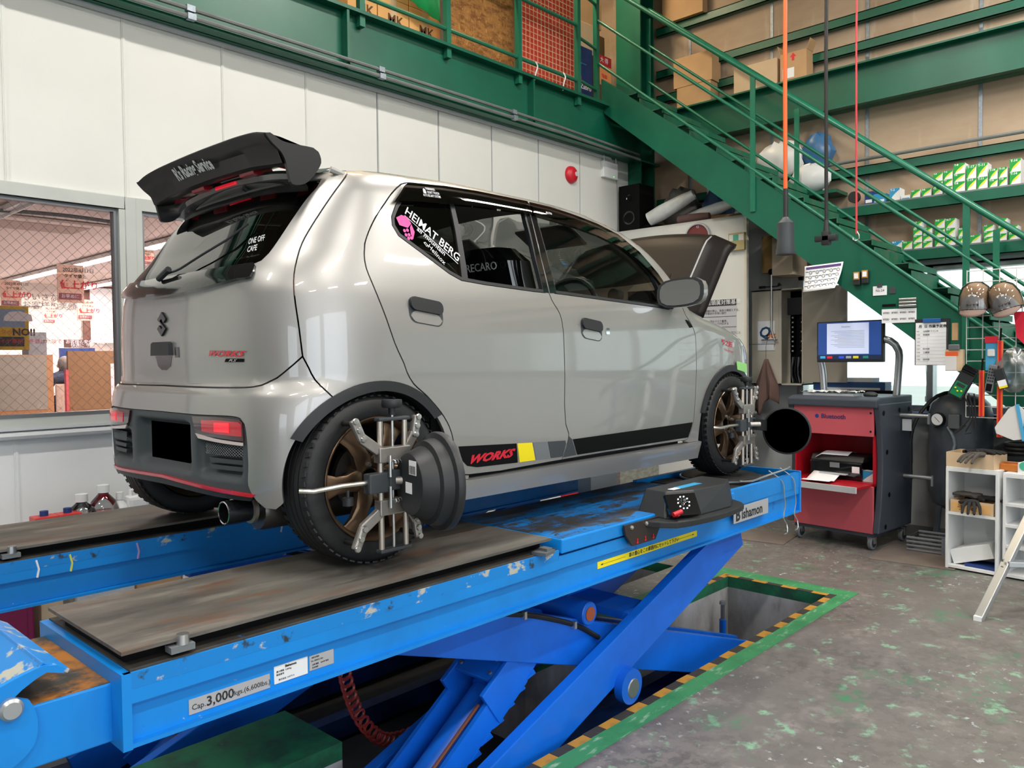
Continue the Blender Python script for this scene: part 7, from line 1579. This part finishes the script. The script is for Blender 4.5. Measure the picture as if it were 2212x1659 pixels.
for k, (px, y0, y1, lb) in enumerate(((2121, 800, 900, 'shorter orange tube hanging left of the keypad remote'), (2161, 735, 945, 'long orange and red strap hanging at the right of the grid'))):
    a, b = at(px, y0, 'x', XG - .045), at(px, y1, 'x', XG - .045); t = thing('orange_strap', lb, 'strap', (a.x, a.y, a.z), 0, 'orange straps on the grid'); L = b.z - a.z
    q = MB(); q.box((0, 0, L / 2), (.016, .034, abs(L)), bev=.004); q.build('strap', M['orange'], t); q = MB(); q.box((-.0085, 0, L / 2), (.003, .013, abs(L))); q.build('red_core', M['red'], t); q = MB(); q.tube([(0, 0, 0), (.02, 0, .08)], .006, 6); q.build('hook', M['black'], t)
t = hung('sprayer_box', 'small brown and white carton clipped below the schedule board', 'box', 2063, 778, .03); q = MB(); q.box((0, 0, 0), (.05, .11, .15)); q.build('carton', M['carton_pale'], t); q = MB(); q.box((-.026, .02, -.02), (.002, .07, .10)); q.build('front_print', M['cap_white'], t); q = MB(); q.box((-.027, .015, .045), (.002, .08, .03)); q.build('header', M['orange'], t); q = MB(); q.box((-.02, 0, .09), (.03, .07, .04), bev=.004); q.build('bulldog_clip', M['alu_dark'], t); q = MB(); q.box((0, 0, .20), (.025, .036, .12)); q.build('wood_grip', M['carton'], t)
t = hung('blister_pack', 'clear blister pack with a pink header hanging on the grid', 'blister pack', 2142, 762, .03); q = MB(); q.box((0, 0, -.02), (.012, .07, .20)); q.build('clear_tray', M['skyblue'], t); q = MB(); q.box((-.004, 0, .09), (.02, .075, .045)); q.build('header', M['ink_red'], t); q = MB(); q.box((-.01, 0, .0), (.02, .045, .05), bev=.008); q.build('contents', M['white'], t)
bag('film_bag', 'crinkled clear plastic bag hanging at the right edge of the grid', tuple(at(2190, 850, 'x', XG - .04)), .05, .11, .30, glassmat('film_bag', 'dfe8ee', .22, .25), 12)
t = hung('red_pennant', 'red cloth pennant at the right edge below the caps', 'pennant', 2208, 712, .04); q = MB(); q.prism([(.05, .12), (-.05, .12), (-.05, -.14), (.03, -.05)], -.004, .004, 'x'); q.build('cloth', M['ink_red'], t); q = MB(); q.tube([(0, 0, .12), (0, 0, .16)], .004, 6); q.build('loop', M['white'], t)
t = hung('dust_mask', 'white fan shaped paper mask with blue edge above the gloves', 'mask', 2190, 925, .10); q = MB(); q.prism([(.11, .0), (.03, .13), (-.02, .16), (-.06, .12), (-.05, -.07), (.0, -.08), (.10, -.04)], -.006, .006, 'x'); q.build('shell', M['cap_white'], t); q = MB(); q.beam((-.008, -.02, .16), (-.008, -.06, -.08), .012, .02); q.build('edge', M['skyblue'], t)
# workbench bulk behind the grid: blue-green cabinet and dark tools
wb_ = thing('tool_bench', 'dark teal tool bench against the stair foot behind the hanging straps', 'bench', (6.62, 1.0, 0)); q = MB(); q.mm((0, -.15, .0), (.5, .42, .72)); q.build('body', mat('teal_dark', '17405a', .5), wb_, bevel=.006); q = MB(); q.mm((-.02, -.17, .72), (.52, .45, .75)); q.build('top', M['black_soft'], wb_)
for k, (y, r_, lb) in enumerate(((.25, .09, 'left black rubber hose coil on the tool bench'), (.05, .11, 'right black rubber hose coil on the tool bench'))):
    q = MB()
    for j in range(3): q.tube([(.12 + r_ * math.cos(t_ * .45), y + r_ * math.sin(t_ * .45), .768 + .03 * j) for t_ in range(14)], .016, 8, closed=True)
    o = q.build('hose_coil_stack', M['rubber'], None, (6.62, 1.0, 0)); props(o, lb, 'hose', 'hose coils on the bench')
# ------------------------------------------------------------------ the office behind the glass
def office(nm, lab, cat, x0, y0, x1, y1, Y, m, th=.02, part='sheet', grp=None):
    a, b = at(x0, y1, 'y', Y), at(x1, y0, 'y', Y); w, h = b.x - a.x, b.z - a.z
    t = thing(nm, lab, cat, ((a.x + b.x) / 2, Y, (a.z + b.z) / 2), 0, grp); q = MB(); q.mm((-w / 2, 0, -h / 2), (w / 2, th, h / 2)); q.build(part, m, t); return t, w, h
def otext(txt, size, x, z, t, m=None, **k): return text(txt, size, frame_T((x, -.004, z), (1, 0, 0), (0, 0, 1)), m or M['ink'], t, ext=.0005, **k)
for k, (x, y0, y1) in enumerate(((4.24, 7.0, 16.5), (5.6, 9.5, 16.5), (2.3, 6.5, 9.3), (1.2, 7.5, 10.0))):
    lb = ('long bright tube row nearest the window in the office', 'long bright tube row further back in the office', 'unlit ceiling track over the office window side', 'short unlit ceiling track at the left of the office')[k]
    t = thing('office_lamp', lb, 'lamp', (x, 0, 2.93)); q = MB(); q.mm((-.06, y0, 0), (.06, y1, .05)); q.build('housing', M['white'], t)
    if k < 2:
        q = MB(); q.mm((-.035, y0, -.035), (.035, y1, 0)); q.build('tube', M['tube_office'], t)
        l = bpy.data.lights.new('office_light', 'AREA'); l.shape = 'RECTANGLE'; l.size = .1; l.size_y = y1 - y0; l.energy = 230; l.color = (1, .90, .84); o = bpy.data.objects.new('office_light', l); COL.objects.link(o); o.parent = t; o.location = (0, (y0 + y1) / 2, -.05)
    else:
        q = MB(); q.tube([(0, y0, -.02), (0, y1, -.02)], .015, 6); q.build('track', M['white'], t)
t = thing('ceiling_air_unit', 'flush ceiling air conditioner seen through the office window', 'air conditioner', (2.75, 9.6, 2.99)); q = MB(); q.mm((-.75, -.45, -.03), (.75, .45, 0)); q.build('panel', M['office_ceil'], t, bevel=.01); q = MB(); q.mm((-.5, -.28, -.035), (.5, .28, -.03)); q.build('grille', mat('grille_brown', 'a68f84', .7), t)
q = MB(); q.tube(catmull([(1.9, 9.1, 2.9), (2.1, 8.7, 2.93), (2.7, 8.5, 2.93), (3.3, 8.6, 2.93), (3.6, 8.9, 2.95)], .1), .02, 6); o = q.build('curtain_rail', M['dark_grey']); props(o, 'curved dark rail under the office ceiling', 'rail')
yel = mat('poster_yellow', 'd8b418', .6); pinkp = mat('poster_peach', 'efc9b4', .6)
def sale(x0, y0, x1, y1, Y, lab):
    t, w, h = office('sale_poster', lab, 'poster', x0, y0, x1, y1, Y, pinkp, .01, 'sheet', 'price rise posters in the office')
    otext('2022年4月1日', h * .13, -w * .30, h * .36, t); otext('タイヤ値上', h * .11, -w * .25, h * .20, t); otext('値上がり', h * .24, -w * .40, -h * .04, t, M['ink_red'], bold=.002)
    q = MB(); q.mm((-w * .45, -.003, -h * .42), (w * .40, 0, -h * .25)); q.build('banner', mat('poster_maroon', '9a5560', .6) if 'poster_maroon' not in bpy.data.materials else bpy.data.materials['poster_maroon'], t); otext('お早めに', h * .11, -w * .38, -h * .335, t, M['paper']); return t
sale(125, 574, 180, 653, 9.5, 'large peach price rise poster hanging from the office ceiling'); sale(2, 606, 44, 664, 10.5, 'peach price rise poster hanging above the yellow poster'); sale(93, 662, 120, 700, 14.5, 'small peach poster left of the big hanging one'); sale(168, 648, 201, 692, 12.5, 'small peach poster beside the office window'); sale(298, 540, 332, 572, 9.0, 'peach poster seen behind the car rear window edge')
t, w, h = office('tyre_poster', 'yellow poster with a white car picture behind the office glass', 'poster', -20, 662, 61, 756, 8.0, yel, .01); q = MB(); q.mm((-w / 2 + .02, -.003, h * .02), (w / 2 - .03, 0, h / 2 - .03)); q.build('picture', mat('sky_picture', '8aa6c8', .5, var=.3, vscale=3), t); q = MB(); q.prism([(-.05, .06), (.18, .06), (.17, .12), (.08, .15), (-.0, .14), (-.04, .10)], -.005, -.003, 'y'); q.build('car_picture', M['white'], t); otext('NO!!', .085, w * .06, -h * .10, t, bold=.003); otext('スタッドレス', .05, -w * .42, -h * .10, t, mat('ink_orange', 'c86a14', .6)); q = MB(); q.mm((-w / 2 + .02, -.003, -h * .42), (w / 2 - .04, 0, -h * .20)); q.build('band', M['ink'], t); otext('タイヤ専用！冬道は危険です。', .045, -w * .42, -h * .31, t, M['ink_red'])
t, w, h = office('wood_partition', 'orange wood partition with a grey glass panel in the office', 'partition', -40, 766, 114, 960, 10.5, M['wood_orange'], .05, 'frame'); q = MB(); q.mm((-w / 2 + .1, -.01, -h * .14), (w / 2 - .07, 0, h / 2 - .01)); q.build('panel', mat('panel_sage', 'b4b0a2', .5), t)
q = MB(); q.mm((-.5, 0, 0), (.42, .05, .05)); o = q.build('red_counter_edge', M['ink_red'], None, (at(30, 898, 'y', 7.0).x, 7.0, at(30, 898, 'y', 7.0).z - .06)); props(o, 'red counter edge at the bottom left of the office window', 'counter')
t, w, h = office('tan_partition', 'tan booth partition with a red edge beside the seated person', 'partition', 152, 758, 268, 960, 11.0, M['board_tan'], .05, 'board'); q = MB(); q.mm((-w / 2 - .03, -.01, -h / 2), (-w / 2, .06, h * .30)); q.build('red_edge', mat('coral', 'e0606a', .6), t); q = MB(); q.mm((w * .24, -.005, -h * .3), (w * .5, 0, h * .36)); q.build('notice', M['paper'], t)
office('booth_monitor', 'dark monitor standing behind the seated person in the office', 'monitor', 131, 752, 205, 800, 14.2, M['screen'], .06, 'screen')
t, w, h = office('brand_sign', 'dark brown sign board with white lettering over the booth monitor', 'sign', 139, 734, 193, 751, 14.4, mat('sign_brown', '5c4238', .6), .02); otext('お客様の安全・人とクルマを', .07, -w * .45, h * .2, t, M['paper']); otext('快適に サポート', .07, -w * .25, -h * .25, t, M['paper'])
t, w, h = office('office_window_blind', 'bright office window with a brown frame and white blind', 'blind', 196, 625, 262, 740, 16.8, mat('blind_white', 'e6e8e6', .7, emit=.35, ecol='ffffff'), .04, 'blind'); q = MB(); q.mm((-w / 2 - .12, -.02, -h / 2), (-w / 2, .05, h / 2 + .1)); q.mm((-w / 2 - .12, -.02, h / 2), (w / 2, .05, h / 2 + .15)); q.build('frame', mat('frame_brown', '6a4a40', .6), t)
t, w, h = office('wall_slogan', 'grey slogan lettering on the office back wall', 'lettering', 47, 643, 110, 660, 16.95, M['office_wall'], .004); otext('ちいさな疑問でも、\nお客様の笑顔を創造', .16, -w * .5, 0, t, M['mid_grey'])
office('office_shelf', 'grey office shelf of catalogues behind the wood partition', 'shelf', 62, 718, 100, 770, 13.0, M['mid_grey'], .3, 'body')
# person sitting with the back to us
PY = 13.2; pc = at(143, 830, 'y', PY)
pe_ = thing('person', 'seated person in a dark navy jacket with short grey hair, seen from behind', 'person', (pc.x, PY, .30))
def skinmesh(nm, V, E, Rr, m, par, root=0, lv=2):
    me = bpy.data.meshes.new(nm); me.from_pydata(V, E, []); o = place(nm, me, par); o.modifiers.new('skin', 'SKIN')
    for i, r in enumerate(Rr): me.skin_vertices[0].data[i].radius = r if isinstance(r, tuple) else (r, r)
    me.skin_vertices[0].data[root].use_root = True; sb = o.modifiers.new('sub', 'SUBSURF'); sb.levels = lv; sb.render_levels = lv; me.materials.append(m); me.polygons.foreach_set('use_smooth', [True] * len(me.polygons)); return o
V = [(0, .0, .52), (0, -.02, .70), (0, .0, .88), (0, .03, .99), (0, .05, 1.07), (0, .06, 1.14), (0, .06, 1.22), (.17, .03, .96), (.25, .10, .76), (.20, .30, .68), (.14, .44, .70), (-.17, .03, .96), (-.26, .10, .76), (-.20, .30, .68), (-.14, .44, .70), (.10, .05, .50), (.13, .42, .52), (.13, .46, .10), (.13, .58, .05), (-.10, .05, .50), (-.13, .42, .52), (-.13, .46, .10), (-.13, .58, .05)]
E = [(0, 1), (1, 2), (2, 3), (3, 4), (4, 5), (5, 6), (3, 7), (7, 8), (8, 9), (9, 10), (3, 11), (11, 12), (12, 13), (13, 14), (0, 15), (15, 16), (16, 17), (17, 18), (0, 19), (19, 20), (20, 21), (21, 22)]
Rr = [(.17, .13), (.17, .13), (.19, .13), (.13, .10), (.06, .06), (.085, .095), (.075, .085), .085, .06, .048, .035, .085, .06, .048, .035, .10, .075, .05, .04, .10, .075, .05, .04]
skinmesh('body', V, E, Rr, M['navy'], pe_)
q = MB(); q.sphere((0, .05, 1.165), (.088, .10, .115), 18); q.build('head', M['skin'], pe_); q = MB(); q.sphere((0, .035, 1.185), (.096, .105, .115), 18); q.build('hair', M['hair_grey'], pe_)
for s in (-1, 1):
    q = MB(); q.sphere((s * .092, .06, 1.15), (.012, .02, .03), 8); q.build('ear', M['skin'], pe_)
V = [(-.20, -.09, .93), (-.08, -.13, .98), (.08, -.13, .98), (.20, -.09, .93)]; skinmesh('hood', V, [(0, 1), (1, 2), (2, 3)], [.05, .07, .07, .05], M['navy'], pe_)
ch = thing('booth_chair', 'pale brown chair under the seated person in the office', 'chair', (pc.x, PY, .30)); q = MB(); q.box((0, -.19, .62), (.42, .04, .52), bev=.02); q.build('backrest', mat('chair_tan', 'b39c8c', .7), ch); q = MB(); q.box((0, .05, .385), (.44, .42, .05), bev=.02); q.build('seat', bpy.data.materials['chair_tan'], ch)
for x in (-.19, .19):
    for y in (-.17, .22): q = MB(); q.tube([(x, y, .37), (x, y, 0)], .015, 8); q.build('leg', M['black_soft'], ch)
# ------------------------------------------------------------------ along the white wall behind the lift
bn = thing('wall_bench', 'low white bench along the office wall behind the far platform', 'bench', (0, 4.6, 0)); q = MB(); q.mm((.6, -.17, .56), (3.2, .17, .585)); q.build('top', M['white_wall_low'], bn)
for x in (.65, 3.15): q = MB(); q.mm((x - .02, -.15, 0), (x + .02, .15, .56)); q.build('leg', M['white_wall_low'], bn)
def bottle(x, lab, m, r, h, fill=None, cap=M['white']):
    t = thing('fluid_bottle', lab, 'bottle', (x, 4.55, .586), 0, 'bottles on the wall bench'); q = MB(); q.lathe([(0, 0), (r, 0), (r * 1.03, .01), (r * 1.03, h * .55), (r * .8, h * .75), (r * .35, h * .92), (r * .35, h), (0, h)], 20); q.build('bottle_body', m, t)
    if fill: q = MB(); q.lathe([(0, .004), (r * .97, .004), (r * .97, h * .5), (0, h * .5)], 20); q.build('liquid', fill, t)
    q = MB(); q.lathe([(0, h + .03), (r * .42, h + .03), (r * .42, h - .01), (0, h - .01)], 16); q.build('cap', cap, t)
cb_ = glassmat('clear_plastic', 'e4e6e8', .05); rf = mat('red_fluid', 'c02036', .2)
bottle(1.505, 'clear round bottle with a white cap behind the far platform', cb_, .075, .185); bottle(1.615, 'clear bottle half full of red fluid behind the far platform', cb_, .075, .22, rf); bottle(1.70, 'small white bottle with writing beside the red fluid bottle', M['white'], .045, .17)
for x, lb in ((1.31, 'left red can with a blue cap just above the far platform'), (1.42, 'right red can with a blue cap just above the far platform')):
    t = thing('red_can', lb, 'can', (x, 4.5, .586), 0, 'red cans behind the platform'); q = MB(); q.mm((-.055, -.05, 0), (.055, .05, .135)); q.build('can_body', mat('can_red' + lb[:3], 'd03a34', .4), t, bevel=.006); q = MB(); q.lathe([(0, .16), (.02, .16), (.02, .135), (0, .135)], 14); q.build('cap', M['blue_box'], t)
t = thing('white_jug', 'white jug with a handle behind the car tyre on the bench', 'jug', (1.79, 4.56, .586)); q = MB(); q.mm((-.055, -.05, 0), (.055, .05, .17)); q.build('jug_body', M['white'], t, bevel=.02); q = MB(); q.tube(catmull([(-.03, 0, .17), (-.03, 0, .20), (.03, 0, .20), (.04, 0, .17)], .02), .009, 8); q.build('handle', M['white'], t)
t = thing('grid_carton', 'white carton with red printed squares beside the rear tyre', 'carton', (1.93, 4.55, .586)); q = MB(); q.mm((-.07, -.07, 0), (.08, .07, .22)); q.build('carton', M['white'], t)
for j in range(3): q = MB(); q.mm((-.05, -.0715, .03 + .065 * j), (.06, -.07, .05 + .065 * j)); q.build('print', M['ink_red'], t)
q = MB(); q.tube(catmull([(2.35, 4.2, .3), (2.5, 4.25, .28)], .05), .02) if False else None
ITEMS = [('wine_canister', 'wine red plastic canister standing on the floor beneath the far platform', 1.08, 4.35, .20, .22, .42, M['wine'], 'canister'), ('grey_carton', 'pale grey carton at the left under the far platform', .93, 4.4, .10, .2, .42, M['pale_grey'], 'carton'), ('upright_carton', 'narrow pale brown carton standing right of the wine canister', 1.27, 4.4, .10, .25, .45, M['carton_pale'], 'carton'), ('wrapped_parcel', 'grey wrapped parcel between cartons under the far platform', 1.52, 4.42, .28, .3, .38, M['bag_clear'], 'parcel'), ('brown_carton', 'brown open carton in the middle under the far platform', 1.80, 4.45, .24, .3, .42, M['carton'], 'carton'), ('white_carton', 'plain white carton right of the brown open one', 2.00, 4.45, .14, .3, .43, M['white'], 'carton'), ('tan_carton', 'tan carton between the white one and the labelled one', 2.17, 4.45, .16, .3, .44, M['carton_pale'], 'carton'), ('labelled_carton', 'brown carton with a white Japanese label under the far platform', 2.45, 4.45, .34, .3, .46, M['carton'], 'carton')]
for nm, lb, x, y, w, d, h, m, c in ITEMS:
    t = thing(nm, lb, c, (x, y, 0)); q = MB(); q.mm((-w / 2, -d / 2, 0), (w / 2, d / 2, h)); q.build('body', m, t, bevel=.008)
    if nm == 'wine_canister': q = MB(); q.mm((-w * .35, -d / 2 - .004, h * .1), (w * .35, -d / 2, h * .85)); q.build('moulded_panel', m, t, bevel=.003)
    elif nm == 'labelled_carton': q = MB(); q.mm((-.10, -d / 2 - .002, h * .45), (.14, -d / 2, h * .99)); q.build('label', M['paper'], t); text('ケミコ', .09, frame_T((-.08, -d / 2 - .003, h * .84), (1, 0, 0), (0, 0, 1)), M['ink'], t)
    elif c == 'carton': q = MB(); q.mm((-w / 2, -.02, h), (w / 2, .02, h + .001)); q.build('tape', M['carton_dark'], t)
t = thing('red_toolbox', 'red toolbox with white end seen beneath the car between the platforms', 'toolbox', (5.55, 4.45, 0)); q = MB(); q.mm((-.35, -.15, 0), (.35, .15, .42)); q.build('body', M['red'], t, bevel=.01); q = MB(); q.mm((-.50, -.14, 0), (-.352, .14, .40)); q.build('white_end', M['white'], t)
q = MB(); q.mm((6.05, 4.30, 0), (6.70, 4.33, .75)); o = q.build('chequer_plate', mat('chequer', '9a9a90', .45, .5, var=.3, vscale=16, stretch=(1, 1, 3))); props(o, 'grey chequer plate leaning by the wall behind the platforms', 'plate')
t = thing('white_packet', 'white packet with black print standing behind the near front tyre', 'packet', (4.05, 3.05, 0)); q = MB(); q.mm((-.14, -.05, 0), (.14, .05, .98)); q.build('body', M['white'], t); q = MB(); q.mm((-.10, -.052, .90), (-.02, -.05, .92)); q.build('print', M['ink'], t)
# coiled red air line in the trench, jack screw post in the pit
pts = []; path = catmull([(1.66, 2.42, .58), (1.72, 2.50, .36), (1.86, 2.62, .10), (1.98, 2.66, -.06), (2.12, 2.72, -.15), (2.35, 2.78, -.20), (2.55, 2.85, -.24)], .004)
for i, p in enumerate(path): a = i * .55; pts.append((p[0] + .026 * math.cos(a), p[1], p[2] + .026 * math.sin(a)))
q = MB(); q.tube(pts, .0065, 5); t = thing('coiled_air_line', 'coiled dark red air line drooping from the near platform into the pit', 'air line', (0, 0, 0)); q.build('coil', mat('air_line_red', '7d2a26', .4), t); q = MB(); q.tube(catmull([(2.55, 2.85, -.24), (2.75, 2.9, -.24), (2.8, 2.85, -.1), (2.6, 2.7, .1)], .03), .006, 6); q.build('tail', mat('air_line_rust', '8a3b22', .5), t)
t = thing('jack_post', 'blue jack screw post standing in the far corner of the pit', 'post', (4.68, 2.52, -.42)); q = MB(); q.tube([(0, 0, 0), (0, 0, .20)], .022, 12); q.build('sleeve', M['blue_arm'], t); q = MB(); q.tube([(0, 0, .20), (0, 0, .30)], .014, 10); q.lathe([(0, .32), (.02, .32), (.024, .30), (0, .30)], 8); q.build('screw', M['alu_dark'], t)
